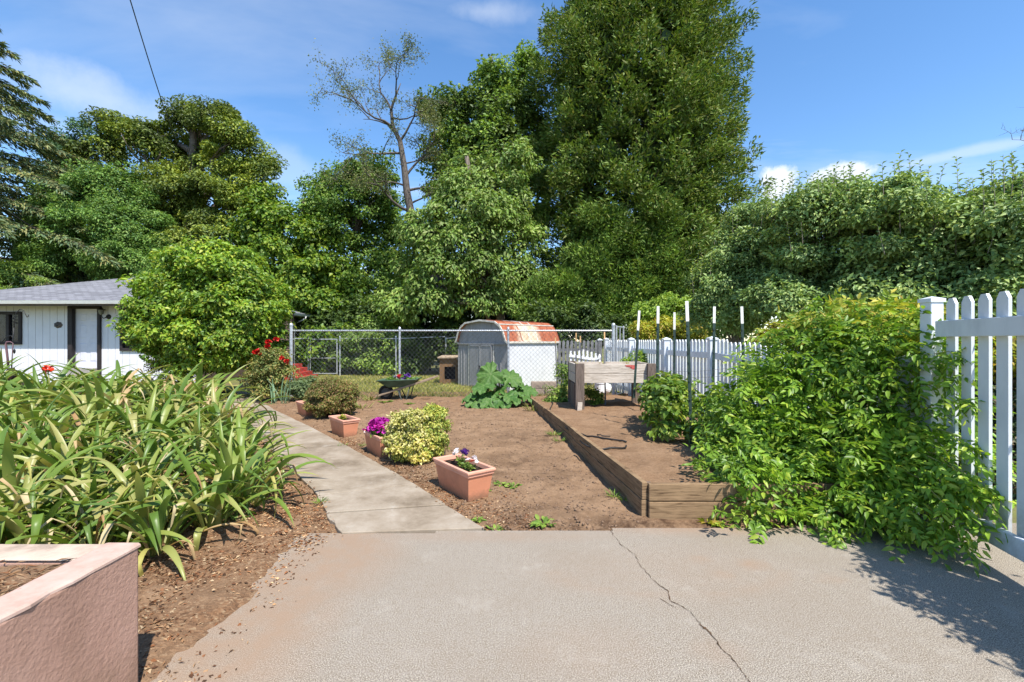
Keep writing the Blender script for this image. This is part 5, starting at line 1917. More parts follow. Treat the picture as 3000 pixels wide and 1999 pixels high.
# the giant incense cedar
def cedar(label, px, Y, seed):
    rng = np.random.default_rng(seed)
    k = Y / F
    bx = (px - 1500) * k
    t = thing('giant_cedar', label, 'tree', (bx, Y, -.1))
    q = MB()
    q.tube([(bx, Y, -.1), (bx + .1, Y, 8), (bx, Y, 16), (bx, Y, 27)], [.75, .55, .35, .05], 12)
    prof_y = [-420, -300, -150, 0, 100, 200, 350, 480, 600, 720, 830, 930]
    prof_l = [1860, 1790, 1690, 1630, 1585, 1565, 1550, 1550, 1555, 1565, 1590, 1630]
    prof_r = [1915, 1970, 2035, 2090, 2115, 2145, 2162, 2165, 2172, 2165, 2150, 2125]
    zs = np.array([CAMZ - (y - 1000) * k for y in prof_y])[::-1]
    xl = (np.array(prof_l)[::-1] - 1500) * k
    xr = (np.array(prof_r)[::-1] - 1500) * k
    # layered boughs: each a flat drooping fan of sprays with its tip turned up
    PT, DR, NR = [], [], []
    zc = zs[0] + .4
    while zc < zs[-1] - .3:
        Lx, Rx = float(np.interp(zc, zs, xl)), float(np.interp(zc, zs, xr))
        R0, cx0 = (Rx - Lx) / 2, (Rx + Lx) / 2
        nbough = max(5, int(2 * math.pi * R0 / 1.55))
        a0 = rng.uniform(0, 6.28)
        for kb in range(nbough):
            th = a0 + 2 * math.pi * (kb + rng.uniform(-.3, .3)) / nbough
            if math.sin(th) > .35 and rng.random() > .35:
                continue
            d = np.array([math.cos(th), math.sin(th), 0.0]); sd = np.array([-d[1], d[0], 0.0])
            R = R0 * rng.uniform(.86, 1.06) * (1 + .05 * math.sin(th * 3 + zc))
            zb_ = zc + rng.uniform(-.45, .45)
            n = int(430 * rng.uniform(.75, 1.25) * (.45 + .55 * R0 / 6))
            u = .52 + .50 * rng.random(n) ** .75
            wdt = .95 * np.sqrt(np.clip(1.05 - u, 0, 1)) * 1.3 + .12
            sx_ = rng.normal(size=n) * .55
            p = np.array([cx0, Y, zb_]) + d * (R * u)[:, None] + sd * (sx_ * wdt)[:, None]
            p[:, 2] += -.9 * (u - .5) + 1.5 * np.clip(u - .8, 0, 1) - .25 * np.abs(sx_) * wdt + rng.normal(size=n) * .20
            PT.append(p)
            DR.append(unit(d * .6 + sd * (np.sign(sx_) * .35)[:, None] + np.array([0, 0, .25]) + rng.normal(size=(n, 3)) * .5))
            NR.append(unit(np.array([0, -.25, .75]) + rng.normal(size=(n, 3)) * .6))
        zc += rng.uniform(.7, 1.0)
    pts, dr, nr = np.concatenate(PT), np.concatenate(DR), np.concatenate(NR)
    V, T = leaves2(pts, dr, nr, rng.uniform(.13, .32, len(pts)), rng.uniform(.05, .10, len(pts)), .15, .1)
    data_obj('crown', np_mesh('crown', V, T), G_CEDAR, t)
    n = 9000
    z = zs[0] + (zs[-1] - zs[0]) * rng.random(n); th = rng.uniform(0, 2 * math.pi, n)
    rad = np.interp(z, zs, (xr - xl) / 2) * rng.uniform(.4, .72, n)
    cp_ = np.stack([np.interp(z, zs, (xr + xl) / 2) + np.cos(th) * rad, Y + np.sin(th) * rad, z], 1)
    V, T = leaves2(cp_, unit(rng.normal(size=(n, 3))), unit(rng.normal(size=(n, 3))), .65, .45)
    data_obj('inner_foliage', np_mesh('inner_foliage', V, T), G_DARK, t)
    # pale dead twigs and boughs
    r3 = random.Random(seed)
    for i in range(70):
        zz_ = r3.uniform(3, 22)
        a = r3.uniform(math.pi * .95, math.pi * 2.05)
        R0 = float(np.interp(zz_, zs, (xr - xl) / 2))
        p0 = Vector((bx, Y, zz_))
        p1 = p0 + Vector((math.cos(a) * R0 * .85, math.sin(a) * R0 * .85, r3.uniform(-.6, 1.0)))
        q.tube(limb_path(p0, p1, r3, .12, 4), [.10, .07, .05, .03, .012], 4)
    q.obj('trunk', DARKBARK, t, smooth=True)
    skirt = px_lobes([(1590, 880, 60, 40), (1660, 840, 70, 55), (1740, 780, 80, 60), (1810, 710, 70, 60), (1890, 720, 80, 70), (1720, 880, 90, 50), (1850, 830, 90, 70), (1960, 780, 70, 90), (1560, 920, 50, 30), (1660, 920, 80, 35), (1830, 920, 100, 50), (1980, 890, 80, 70), (1760, 660, 60, 50), (1940, 650, 60, 60)], Y - 3.6, 1.3)
    rngs = np.random.default_rng(seed + 1)
    pts, out = crown_points(skirt, rngs, .55, 44, 2.2, .19 * .065 * .5, .3, .25, .8)
    dr = unit(out * .7 + np.array([0, -.1, .35]) + rngs.normal(size=out.shape) * .45)
    nr = unit(rngs.normal(size=out.shape) + np.array([0, -.3, .5]))
    V, T = leaves2(pts, dr, nr, rngs.uniform(.12, .25, len(pts)), rngs.uniform(.04, .075, len(pts)), .15, .15)
    data_obj('lower_boughs', np_mesh('lower_boughs', V, T), G_CEDAR2, t)
    return t


cedar('giant dense cedar towering over the garden, cut off by the top edge', 1900, 23.5, 31)

# leafy bank behind the rear fence
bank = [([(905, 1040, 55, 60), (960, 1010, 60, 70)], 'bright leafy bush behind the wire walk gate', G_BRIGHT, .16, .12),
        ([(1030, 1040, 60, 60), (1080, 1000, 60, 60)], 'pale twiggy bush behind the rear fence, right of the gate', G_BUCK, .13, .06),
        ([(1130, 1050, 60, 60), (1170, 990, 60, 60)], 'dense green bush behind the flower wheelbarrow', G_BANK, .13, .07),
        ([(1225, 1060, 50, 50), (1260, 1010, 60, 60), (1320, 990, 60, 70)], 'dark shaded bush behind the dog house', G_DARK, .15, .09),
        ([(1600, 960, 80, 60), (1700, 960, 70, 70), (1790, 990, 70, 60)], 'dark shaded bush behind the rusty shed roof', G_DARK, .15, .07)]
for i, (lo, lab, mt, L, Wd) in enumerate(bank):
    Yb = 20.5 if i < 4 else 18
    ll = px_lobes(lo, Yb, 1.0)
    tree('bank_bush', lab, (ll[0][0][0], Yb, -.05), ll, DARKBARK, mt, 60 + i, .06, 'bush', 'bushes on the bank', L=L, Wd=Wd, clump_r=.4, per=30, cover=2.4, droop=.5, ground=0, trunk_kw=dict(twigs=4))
# dark understorey under the buckeye and catalpa
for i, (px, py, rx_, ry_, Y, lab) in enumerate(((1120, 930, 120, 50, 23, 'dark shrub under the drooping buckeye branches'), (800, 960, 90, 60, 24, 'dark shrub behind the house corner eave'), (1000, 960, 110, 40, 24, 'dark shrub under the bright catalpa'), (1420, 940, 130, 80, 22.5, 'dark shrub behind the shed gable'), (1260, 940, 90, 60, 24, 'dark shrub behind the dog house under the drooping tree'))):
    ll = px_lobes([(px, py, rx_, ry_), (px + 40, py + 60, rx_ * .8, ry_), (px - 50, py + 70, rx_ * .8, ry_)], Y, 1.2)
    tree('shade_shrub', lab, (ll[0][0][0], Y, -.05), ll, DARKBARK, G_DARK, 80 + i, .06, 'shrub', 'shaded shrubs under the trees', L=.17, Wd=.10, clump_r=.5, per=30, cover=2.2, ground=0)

# beyond the picket fence on the right
ll = px_lobes([(1900, 940, 40, 45), (1960, 915, 60, 40), (2020, 925, 50, 45), (1960, 990, 90, 50)], 15.5, .8)
tree('lime_shrub', 'bright lime green shrub behind the picket fence', (ll[1][0][0], 15.5, 0), ll, DARKBARK, G_LIME, 70, .06, 'shrub', L=.13, Wd=.055, clump_r=.3, per=30, cover=3, up=.3, outw=.8, droop=-.2, ground=0)
ll = px_lobes([(1900, 975, 40, 28), (1965, 965, 50, 28), (2030, 970, 40, 26), (1960, 1010, 90, 30)], 14.2, .6)
tree('golden_shrub', 'small golden yellow shrub just above the far picket tops', (ll[1][0][0], 14.2, 0), ll, DARKBARK, G_GOLD, 71, .05, 'shrub', L=.09, Wd=.045, clump_r=.25, per=30, cover=3, ground=0)

APB = wood('apple_bark', (.20, .17, .14), (.07, .06, .05), 8, (6, 6, 1.2), .7)
apple = [([(2090, 860, 70, 80), (2150, 760, 80, 90), (2220, 680, 80, 80), (2180, 860, 90, 90), (2110, 940, 80, 50), (2260, 800, 80, 100)], 11.2, 'grey green apple tree nearest the cedar behind the picket fence'),
         ([(2330, 660, 90, 80), (2430, 620, 90, 70), (2350, 780, 110, 90), (2470, 730, 110, 100), (2420, 860, 130, 70), (2280, 900, 100, 60)], 9.4, 'grey green apple tree with tall shoots, second from the cedar'),
         ([(2560, 620, 90, 80), (2660, 660, 90, 80), (2590, 760, 110, 90), (2700, 790, 100, 90), (2620, 870, 120, 60), (2520, 880, 90, 60)], 8.4, 'grey green apple tree behind the golden hedge top'),
         ([(2800, 690, 90, 80), (2900, 640, 100, 90), (3010, 625, 110, 90), (2850, 780, 110, 100), (2980, 770, 120, 110), (2920, 900, 150, 90), (3100, 720, 120, 140), (2780, 890, 90, 70)], 7.6, 'grey green apple tree above the white gate')]
for i, (lo, Y, lab) in enumerate(apple):
    ll = px_lobes(lo, Y, 1.0)
    bxx = sum(l[0][0] for l in ll) / len(ll)
    t = tree('apple_tree', lab, (bxx, Y + .3, -.1), ll, APB, G_APPLE, 90 + i, .10, 'tree', 'apple trees behind the fence', L=.085, Wd=.042, clump_r=.30, per=34, cover=2.9, up=.5, outw=.6, droop=.25, fold=.3, trunk_kw=dict(twigs=7))
    # upright leafy shoots on top
    r3 = random.Random(i)
    rs3 = np.random.default_rng(i)
    q = MB()
    PT, DR = [], []
    for c_, r_ in ll[:4]:
        for _ in range(16):
            x = c_[0] + r3.uniform(-1, 1) * r_[0]
            y = c_[1] + r3.uniform(-.9, .4) * r_[1]
            z = c_[2] + r_[2] * math.sqrt(max(0, 1 - ((x - c_[0]) / r_[0]) ** 2)) * .9
            h = r3.uniform(.2, .62)
            tip_ = Vector((x + r3.uniform(-.12, .12), y + r3.uniform(-.1, .1), z + h))
            q.tube([(x, y, z - .15), tip_], [.006, .002], 3, False)
            m_ = int(h / .035)
            for j in range(m_):
                u = j / m_
                PT.append(Vector((x, y, z)).lerp(tip_, u))
                a_ = j * 2.4
                DR.append((math.cos(a_) * .8, math.sin(a_) * .8, .55))
    tag(q.obj('shoots', APB, t), kind='stuff')
    PT, DR = np.array([tuple(p) for p in PT]), unit(np.array(DR))
    nr = unit(np.cross(DR, np.cross(np.array([0, 0, 1.0]), DR)) + rs3.normal(size=DR.shape) * .3)
    V, T = leaves2(PT, DR, nr, rs3.uniform(.06, .10, len(PT)), .038, .3, .2)
    data_obj('shoot_leaves', np_mesh('shoot_leaves', V, T), G_APPLE, t)

# golden hedge and dark shrubs behind the vine and gate
ll = [lobe_px(a, b, c, d, Y, .5) for a, b, c, d, Y in ((2290, 995, 70, 45, 7.2), (2380, 985, 70, 50, 6.8), (2470, 975, 70, 55, 6.3), (2560, 968, 80, 55, 5.9), (2650, 965, 70, 55, 5.6), (2740, 1020, 70, 75, 5.3), (2830, 1040, 80, 80, 5.1), (2930, 1050, 80, 80, 5.0))]
t = tree('golden_hedge', 'golden yellow leafed hedge behind the vine and the white gate', (4.3, 6.0, 0), ll, DARKBARK, G_GOLD, 72, .04, 'hedge', L=.062, Wd=.030, clump_r=.16, per=30, cover=3.2, trunk_kw=dict(twigs=3))
ll = [lobe_px(a, b, c, d, Y, .5) for a, b, c, d, Y in ((2780, 1200, 90, 110, 5.2), (2880, 1230, 90, 110, 5.0), (2980, 1220, 90, 130, 4.9), (2800, 1360, 90, 100, 4.9), (2900, 1370, 90, 110, 4.8), (3010, 1380, 100, 120, 4.7), (2700, 1300, 80, 120, 5.3))]
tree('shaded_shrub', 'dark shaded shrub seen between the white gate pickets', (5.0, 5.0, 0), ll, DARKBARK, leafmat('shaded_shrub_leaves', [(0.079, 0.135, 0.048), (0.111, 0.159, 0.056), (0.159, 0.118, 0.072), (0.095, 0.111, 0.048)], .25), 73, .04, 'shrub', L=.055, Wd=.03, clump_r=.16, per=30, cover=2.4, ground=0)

# bare twigs of a tree standing out of the picture on the right
bt = thing('bare_twig_tree', 'thin bare twigs reaching in at the right edge above the hedge', 'tree', (P(3110, 1000, 15).x, 15, -.1))
q = MB()
r2 = random.Random(5)
tips = []
b0 = Vector((P(3110, 1000, 15).x, 15, -.1))
t0 = P(3090, 420, 15)
q.tube([b0, b0.lerp(t0, .5), t0], [.12, .09, .04], 7)
for (tx, ty, L) in ((2960, 380, 1.5), (2985, 430, 1.3), (3000, 350, 1.4)):
    a = t0
    branch(a, (P(tx, ty, 15) - a).normalized(), L, .022, 1)
q.obj('trunk', SNB, bt, smooth=True)

# ================================================================== plants in the garden
# round shrub in front of the house
G_LILAC = leafmat('round_shrub_leaves', [(0.209, 0.351, 0.034), (0.149, 0.271, 0.030), (0.281, 0.413, 0.043), (0.105, 0.201, 0.027), (0.351, 0.404, 0.054)], .4, .42, .4)
ll = px_lobes([(620, 770, 95, 48), (545, 810, 80, 65), (700, 805, 85, 68), (490, 870, 60, 65), (760, 880, 60, 70), (620, 850, 130, 95, -.5), (530, 930, 95, 80, -.4), (715, 930, 100, 80, -.4), (620, 985, 130, 60, -.5), (490, 950, 55, 48), (765, 955, 55, 50), (545, 1020, 80, 42), (700, 1030, 80, 40), (620, 1055, 110, 32, -.3), (770, 1010, 45, 40), (480, 1000, 40, 40)], 12.2, 1.0)
tree('round_shrub', 'large rounded bright green shrub in front of the house', (P(650, 1000, 12.4).x, 12.4, 0), ll, DARKBARK, G_LILAC, 50, .09, 'shrub', L=.105, Wd=.058, clump_r=.26, per=36, cover=3.6, gap=2.4, shell=(.7, 1.14), up=.55, outw=.7, droop=.35, trunk_kw=dict(twigs=4), top=Vector((P(650, 1000, 12.3).x, 12.3, 2.6)))

# rose bush with red flowers
FLR = plain('red_petals', (.50, .012, .010), .5, .3, vary=.25, scale=30)
def rosette(name, mat, parent, c, r, n=11, seed=0, face=(0, -.5, .8), squash=.6):
    rg = np.random.default_rng(seed)
    f = unit(np.array([face], float))[0]
    d = unit(rg.normal(size=(n * 2, 3)) + f * .6)
    p = np.array(c)[None] + d * r * .15
    t_ = unit(d + rg.normal(size=d.shape) * .2)
    nr = unit(np.cross(t_, rg.normal(size=d.shape)))
    V, T = leaves8(p, t_, nr, r * rg.uniform(.7, 1.1, len(d)), r * .9, .25, .3)
    return data_obj(name, np_mesh(name, V, T), mat, parent)


G_ROSE = leafmat('rose_leaves', [(0.222, 0.269, 0.072), (0.159, 0.222, 0.056), (0.317, 0.317, 0.095), (0.381, 0.302, 0.095)], .35)
ll = px_lobes([(795, 1075, 45, 35), (770, 1110, 40, 40), (825, 1095, 35, 35), (800, 1045, 35, 25), (790, 1140, 35, 30)], 11.2, .35)
rbush = tree('rose_bush', 'rose bush with red blooms beside the tall fence post', (P(790, 1000, 11.2).x, 11.2, 0), ll, DARKBARK, G_ROSE, 51, .015, 'rose bush', L=.055, Wd=.032, clump_r=.15, per=22, cover=1.8, trunk_kw=dict(twigs=5))
for i, (px, py, r) in enumerate(((810, 996, .07), (786, 1004, .09), (784, 1018, .085), (748, 1034, .08), (757, 1030, .07), (827, 1050, .07), (840, 1060, .07), (762, 1036, .05))):
    rosette('bloom', FLR, rbush, P(px, py, 10.95), r, 12, i)
ll = px_lobes([(490, 1070, 40, 35), (520, 1100, 45, 35)], 12.8, .35)
t = tree('small_rose', 'small brownish rose bush with one orange bloom before house wall', (P(500, 1000, 12.8).x, 12.8, 0), ll, DARKBARK, leafmat('brown_rose_leaves', [(0.222, 0.143, 0.079), (0.190, 0.190, 0.064), (0.143, 0.111, 0.064), (0.286, 0.207, 0.127)], .3), 52, .015, 'rose bush', L=.05, Wd=.03, clump_r=.15, per=20, cover=1.3)
rosette('bloom', plain('orange_petals', (.72, .24, .11), .5, .3), t, P(532, 1079, 12.4), .10, 12, 4)

# low shrubs along the wire fence
for i, (px, py, rx_, ry_, Y, lab) in enumerate(((872, 1140, 30, 22, 11.2, 'small grey green shrub at the foot of the tall fence post'), (905, 1130, 30, 25, 11.6, 'low leafy shrub between fence post and brown bush'))):
    ll = px_lobes([(px, py, rx_, ry_), (px + 20, py + 12, rx_ * .8, ry_ * .8)], Y, .25)
    tree('fence_shrub', lab, (ll[0][0][0], Y, 0), ll, DARKBARK, leafmat('fence_shrub_leaves', [(0.159, 0.222, 0.095), (0.207, 0.269, 0.111), (0.111, 0.174, 0.072)], .3), 53 + i, .012, 'shrub', L=.05, Wd=.025, clump_r=.12, per=24, cover=2.4)

# clipped brownish bush
G_BRN = leafmat('brown_green_leaves', [(0.207, 0.190, 0.048), (0.269, 0.159, 0.072), (0.159, 0.182, 0.044), (0.348, 0.207, 0.095), (0.135, 0.174, 0.039), (0.238, 0.238, 0.064)], .3, .5, .3)
cb = P(972, 1170, 8.95)
ll = [((cb.x, 8.95, .36), (.46, .45, .36)), ((cb.x - .12, 8.85, .45), (.3, .3, .27)), ((cb.x + .16, 8.9, .42), (.28, .3, .25)), ((cb.x + .02, 8.95, .5), (.25, .25, .24))]
tree('brown_bush', 'dense rounded brownish green bush beside the sparse planter', (cb.x, 8.95, 0), ll, DARKBARK, G_BRN, 55, .025, 'bush', L=.034, Wd=.017, clump_r=.09, per=30, cover=3.4, ground=.0, low=-.9)

# variegated yellow shrub
G_YEL = leafmat('variegated_leaves', [(0.592, 0.530, 0.150), (0.673, 0.612, 0.233), (0.469, 0.449, 0.094), (0.306, 0.347, 0.066), (0.714, 0.653, 0.299)], .35, .45, .35)
G_YGR = leafmat('greener_leaves', [(0.476, 0.476, 0.095), (0.317, 0.381, 0.072), (0.222, 0.302, 0.056), (0.603, 0.571, 0.143)], .35, .45, .35)
c0 = P(1222, 1350, 5.72)
yb = thing('variegated_shrub', 'yellow and green variegated shrub beside the magenta petunias', 'shrub', (c0.x, 5.72, 0))
l1 = [((c0.x - .12, 5.70, .36), (.25, .24, .27)), ((c0.x - .16, 5.62, .22), (.19, .2, .19)), ((c0.x - .04, 5.64, .50), (.17, .18, .16)), ((c0.x - .2, 5.7, .46), (.12, .13, .13)), ((c0.x + .06, 5.55, .22), (.2, .18, .2))]
l2 = [((c0.x + .19, 5.76, .38), (.19, .22, .26)), ((c0.x + .21, 5.8, .56), (.14, .16, .12)), ((c0.x + .12, 5.72, .2), (.22, .2, .2)), ((c0.x, 5.66, .14), (.28, .22, .14))]
trunk_mesh('trunk', DARKBARK, yb, (c0.x, 5.75, 0), (c0.x, 5.75, .3), .02, l1 + l2, 3)
foliage('yellow_foliage', G_YEL, yb, l1, 56, L=.036, Wd=.021, clump_r=.065, per=20, cover=3.2, up=.35, outw=.9, droop=-.1, shape=2, ground=.01)
foliage('green_foliage', G_YGR, yb, l2, 57, L=.036, Wd=.020, clump_r=.065, per=20, cover=3.2, up=.35, outw=.9, droop=-.1, ground=.01)

# ------------------------------------------------------------------ flowers in the planters
def flower_mesh(name, mat, r=.025, petals=5, cup=.25):
    m = MB()
    for k in range(petals):
        a = 2 * math.pi * k / petals
        w = math.pi / petals * 1.15
        def pt(rr, aa, z):
            return (math.cos(aa) * rr, math.sin(aa) * rr, z)
        m.add([(0, 0, 0), pt(r * .6, a - w, r * cup), pt(r, a - w * .55, r * cup * 1.3), pt(r * 1.06, a, r * cup), pt(r, a + w * .55, r * cup * 1.3), pt(r * .6, a + w, r * cup)], [(0, 1, 2, 3), (0, 3, 4, 5)])
    me = m.mesh(name)
    me.materials.append(mat)
    return me


MAG = leafmat('magenta_petals', [(0.500, 0.020, 0.320), (0.400, 0.012, 0.300), (0.600, 0.040, 0.400), (0.340, 0.010, 0.260)], .3, .5, .3, rnd='object')
VIO = leafmat('violet_petals', [(0.160, 0.050, 0.360), (0.240, 0.090, 0.450), (0.110, 0.030, 0.260)], .3, .5, .3, rnd='object')
WHT = leafmat('white_petals', [(0.750, 0.700, 0.720), (0.700, 0.620, 0.680)], .3, .5, .3, rnd='object')
REDF = leafmat('red_white_petals', [(0.600, 0.040, 0.050), (0.650, 0.080, 0.070)], .3, .5, .3, rnd='object')
G_SEED = leafmat('seedling_leaves', [(0.222, 0.333, 0.056), (0.159, 0.254, 0.048), (0.302, 0.397, 0.079)], .35)


def put_flowers(parent, me, pts, rng, tilt=.6, sc=(.8, 1.25)):
    for p in pts:
        o = bpy.data.objects.new('flower', me)
        o.location = Vector(p) - origin_of(parent)
        o.rotation_euler = (rng.uniform(.1, tilt + .4), rng.uniform(-tilt, tilt), rng.uniform(0, 6.28))
        s = rng.uniform(*sc)
        o.scale = (s, s, s)
        link(o, parent)


rng = random.Random(9)
t, c0, u, v = P2
pet = thing('petunia_plant', 'mass of magenta petunias filling the middle planter', 'flowers', c0 + Vector((0, 0, .24)))
ll = [((c0.x - .0, c0.y, c0.z + .29), (.11, .13, .06))]
foliage('foliage', G_MID, pet, ll, 61, L=.04, Wd=.025, clump_r=.07, per=16, cover=2)
fl = flower_mesh('flower', MAG, .031)
pts_ = []
while len(pts_) < 190:
    a, b = rng.uniform(-1, 1), rng.uniform(-1, 1)
    if a * a + b * b > 1:
        continue
    p = c0 + u * (a * .235 + .0) + v * (b * .165) + Vector((0, 0, .30 + .145 * math.sqrt(1 - (a * a + b * b)) + rng.uniform(-.01, .015)))
    pts_.append(p)
for _ in range(9):
    pts_.append(c0 - u * rng.uniform(.18, .30) - v * rng.uniform(.06, .14) + Vector((0, 0, .27 + rng.uniform(-.02, .02))))
put_flowers(pet, fl, pts_, rng, .7)
wfl = flower_mesh('flower', WHT, .024)
put_flowers(pet, wfl, [c0 - u * .26 - v * .08 + Vector((0, 0, .285)), c0 - u * .22 - v * .13 + Vector((0, 0, .26)), c0 - u * .20 - v * .12 + Vector((0, 0, .30))], rng)

def sprig(parent, c, n, h, rg, mat, L=.035):
    """a small leafy stem"""
    q = MB()
    PT, DR = [], []
    for _ in range(n):
        tip_ = c + Vector((rg.uniform(-.06, .06), rg.uniform(-.06, .06), h * rg.uniform(.5, 1.1)))
        b_ = c + Vector((rg.uniform(-.03, .03), rg.uniform(-.03, .03), -.02))
        q.tube([b_, b_.lerp(tip_, .5) + Vector((rg.uniform(-.01, .01), rg.uniform(-.01, .01), 0)), tip_], [.003, .0025, .0015], 4, False)
        for j in range(7):
            PT.append(tuple(b_.lerp(tip_, .15 + .8 * j / 7)))
            a = rg.uniform(0, 6.28)
            DR.append((math.cos(a), math.sin(a), rg.uniform(.0, .8)))
    q.obj('stem', mat, parent)
    PT, DR = np.array(PT), unit(np.array(DR))
    nr = unit(np.array([0, 0, 1.0]) + np.random.default_rng(1).normal(size=DR.shape) * .4)
    V, T = leaves8(PT, DR, nr, np.random.default_rng(2).uniform(.7, 1.2, len(PT)) * L, L * .6)
    return data_obj('leaves', np_mesh('leaves', V, T), mat, parent)


t, c0, u, v = P3
zs_ = Vector((0, 0, .245))
pv = flower_mesh('flower', VIO, .026)
pr_ = flower_mesh('flower', REDF, .03)
pl_ = thing('violet_pansy', 'violet and white pansy at the back of the nearest planter', 'flowers', c0 - u * .12 + v * .04 + zs_)
cc = c0 - u * .12 + v * .04 + zs_
sprig(pl_, cc, 7, .10, rng, G_SEED)
put_flowers(pl_, wfl, [cc + Vector((-.05, -.02, .11)), cc + Vector((-.025, -.03, .12)), cc + Vector((-.04, .02, .13)), cc + Vector((-.06, .01, .10))], rng, .9)
put_flowers(pl_, pv, [cc + Vector((.03, .0, .125)), cc + Vector((.05, -.015, .11)), cc + Vector((.04, .02, .14)), cc + Vector((.015, -.02, .12)), cc + Vector((.06, .02, .12))], rng, .9)
pl_ = thing('red_pansy', 'red and white pansy at the front of the nearest planter', 'flowers', c0 + u * .14 - v * .0 + zs_)
cc = c0 + u * .14 + zs_
sprig(pl_, cc, 6, .08, rng, G_SEED)
put_flowers(pl_, pr_, [cc + Vector((.02, -.03, .09))], rng, .5, (1.2, 1.3))
put_flowers(pl_, wfl, [cc + Vector((-.02, .0, .10)), cc + Vector((.05, .01, .10)), cc + Vector((.06, -.02, .085)), cc + Vector((.035, .02, .115))], rng, .9)
pl_ = thing('planter_seedling', 'low green seedlings in the middle of the nearest planter', 'seedling', c0 + zs_)
sprig(pl_, c0 + zs_ + v * .02, 7, .05, rng, G_SEED, .03)
t, c0, u, v = P1
pl_ = thing('sparse_seedling', 'sparse yellow green seedlings in the half empty planter', 'seedling', c0 + zs_)
sprig(pl_, c0 + zs_ - u * .08, 12, .07, rng, leafmat('yellow_seedling', [(0.366, 0.403, 0.061), (0.244, 0.305, 0.049), (0.610, 0.549, 0.073)], .35), .045)

# wheelbarrow flowers
wf = thing('wheelbarrow_flowers', 'violet, red and white flowers growing in the wheelbarrow', 'flowers', (wx(1180), WB, zt_ - .03))
foliage('foliage', G_MID, wf, [((wx(1175), WB, zt_ + .01), (.38, .2, .07))], 62, L=.05, Wd=.03, clump_r=.07, per=16, cover=1.5)
big_v = flower_mesh('flower', VIO, .045)
big_w = flower_mesh('flower', WHT, .04)
big_r = flower_mesh('flower', REDF, .05)
put_flowers(wf, big_v, [P(px, py, WB - .1) for px, py in ((1183, 1105), (1188, 1108), (1193, 1100), (1197, 1097), (1181, 1110), (1185, 1101), (1198, 1103), (1190, 1104), (1157, 1104), (1160, 1106))], rng, 1.0)
put_flowers(wf, big_w, [P(px, py, WB - .1) for px, py in ((1153, 1105), (1161, 1103), (1163, 1108), (1158, 1109))], rng, 1.0)
put_flowers(wf, big_r, [P(px, py, WB - .1) for px, py in ((1167, 1103), (1169, 1106), (1171, 1101), (1166, 1107))], rng, 1.0)

# ------------------------------------------------------------------ rhubarb
def rhubarb_leaf(seed):
    rg = random.Random(seed)
    V, Fc, TV = [], [], []
    nt, nr_ = 56, 7
    for i in range(nr_ + 1):
        r = i / nr_
        for k in range(nt):
            a = 2 * math.pi * k / nt
            edge = (1 - .28 * math.cos(a)) if True else 1       # broad heart with the stalk at the -x side
            heart = 1 - .55 * max(0, math.cos(a - math.pi)) ** 6
            lob = 1 + .07 * math.cos(7 * a) + .035 * math.cos(17 * a + seed)
            R = .5 * heart * lob * (1.08 if abs(a - math.pi) > .6 else 1)
            x, y = R * r * math.cos(a) * 1.1 + .38, R * r * math.sin(a)
            z = .06 * math.cos(7 * a + math.pi) * r * r + .06 * math.sin(13 * a + seed) * r ** 3 - .22 * (x - .3) ** 2 + .10 * abs(y) - .25 * y * y
            V.append((x, y, z))
            TV.append(max(0, math.cos(7 * a)) ** 10 * (1 - r * .6) if i else 1.0)
    for i in range(nr_):
        for k in range(nt):
            a, b = i * nt + k, i * nt + (k + 1) % nt
            Fc.append((a, b, b + nt, a + nt))
    m = MB()
    m.add(V, Fc)
    me = m.mesh('leaf')
    me.polygons.foreach_set('use_smooth', [True] * len(me.polygons))
    a_ = me.attributes.new('t', 'FLOAT', 'POINT')
    a_.data.foreach_set('value', TV)
    return me


M = Mat('rhubarb_leaf')
c = M.ramp(M.noise(7, 4, .6), [(.35, (.035, .105, .018)), (.55, (.07, .165, .030)), (.7, (.12, .22, .05))])
oi = M.n.new('ShaderNodeObjectInfo').outputs['Random']
c = M.mix(M.range(oi, 0, 1, 0, .35), c, (.12, .19, .04))
at = M.n.new('ShaderNodeAttribute')
at.attribute_name = 't'
c = M.mix(M.range(at.outputs['Fac'], .3, 1, 0, .75), c, (.24, .30, .12))
M.base(c).set(.5, .35).bump(M.noise(16, 3, .6), .5, .03)
tr = M.n.new('ShaderNodeBsdfTranslucent')
M.l.new(c, tr.inputs[0])
mx = M.n.new('ShaderNodeMixShader')
mx.inputs[0].default_value = .22
M.l.new(M.b.outputs[0], mx.inputs[1]); M.l.new(tr.outputs[0], mx.inputs[2]); M.l.new(mx.outputs[0], M.n['Material Output'].inputs[0])
RHU = M.m
rc = G(1478, 1190, .0)
rh = thing('rhubarb_plant', 'big rhubarb plant with huge leaves in front of the shed', 'plant', (rc.x, rc.y, 0))
lm = [rhubarb_leaf(k) for k in range(4)]
for me in lm:
    me.materials.append(RHU)
STK = plain('rhubarb_stalk', (.34, .20, .10), .5, .3, vary=.3)
r3 = random.Random(77)
spec = [(1440, 1095, .50, -.05), (1490, 1105, .46, .1), (1420, 1130, .42, -.2), (1455, 1120, .40, 0), (1520, 1140, .42, .2), (1545, 1145, .34, .25), (1400, 1172, .40, -.3), (1380, 1165, .30, -.2), (1480, 1165, .46, -.35), (1500, 1160, .42, -.3), (1440, 1168, .38, -.3), (1530, 1160, .36, -.2), (1465, 1140, .36, -.1), (1415, 1150, .3, .2), (1505, 1130, .36, .2), (1430, 1178, .3, -.4), (1460, 1184, .28, -.4)]
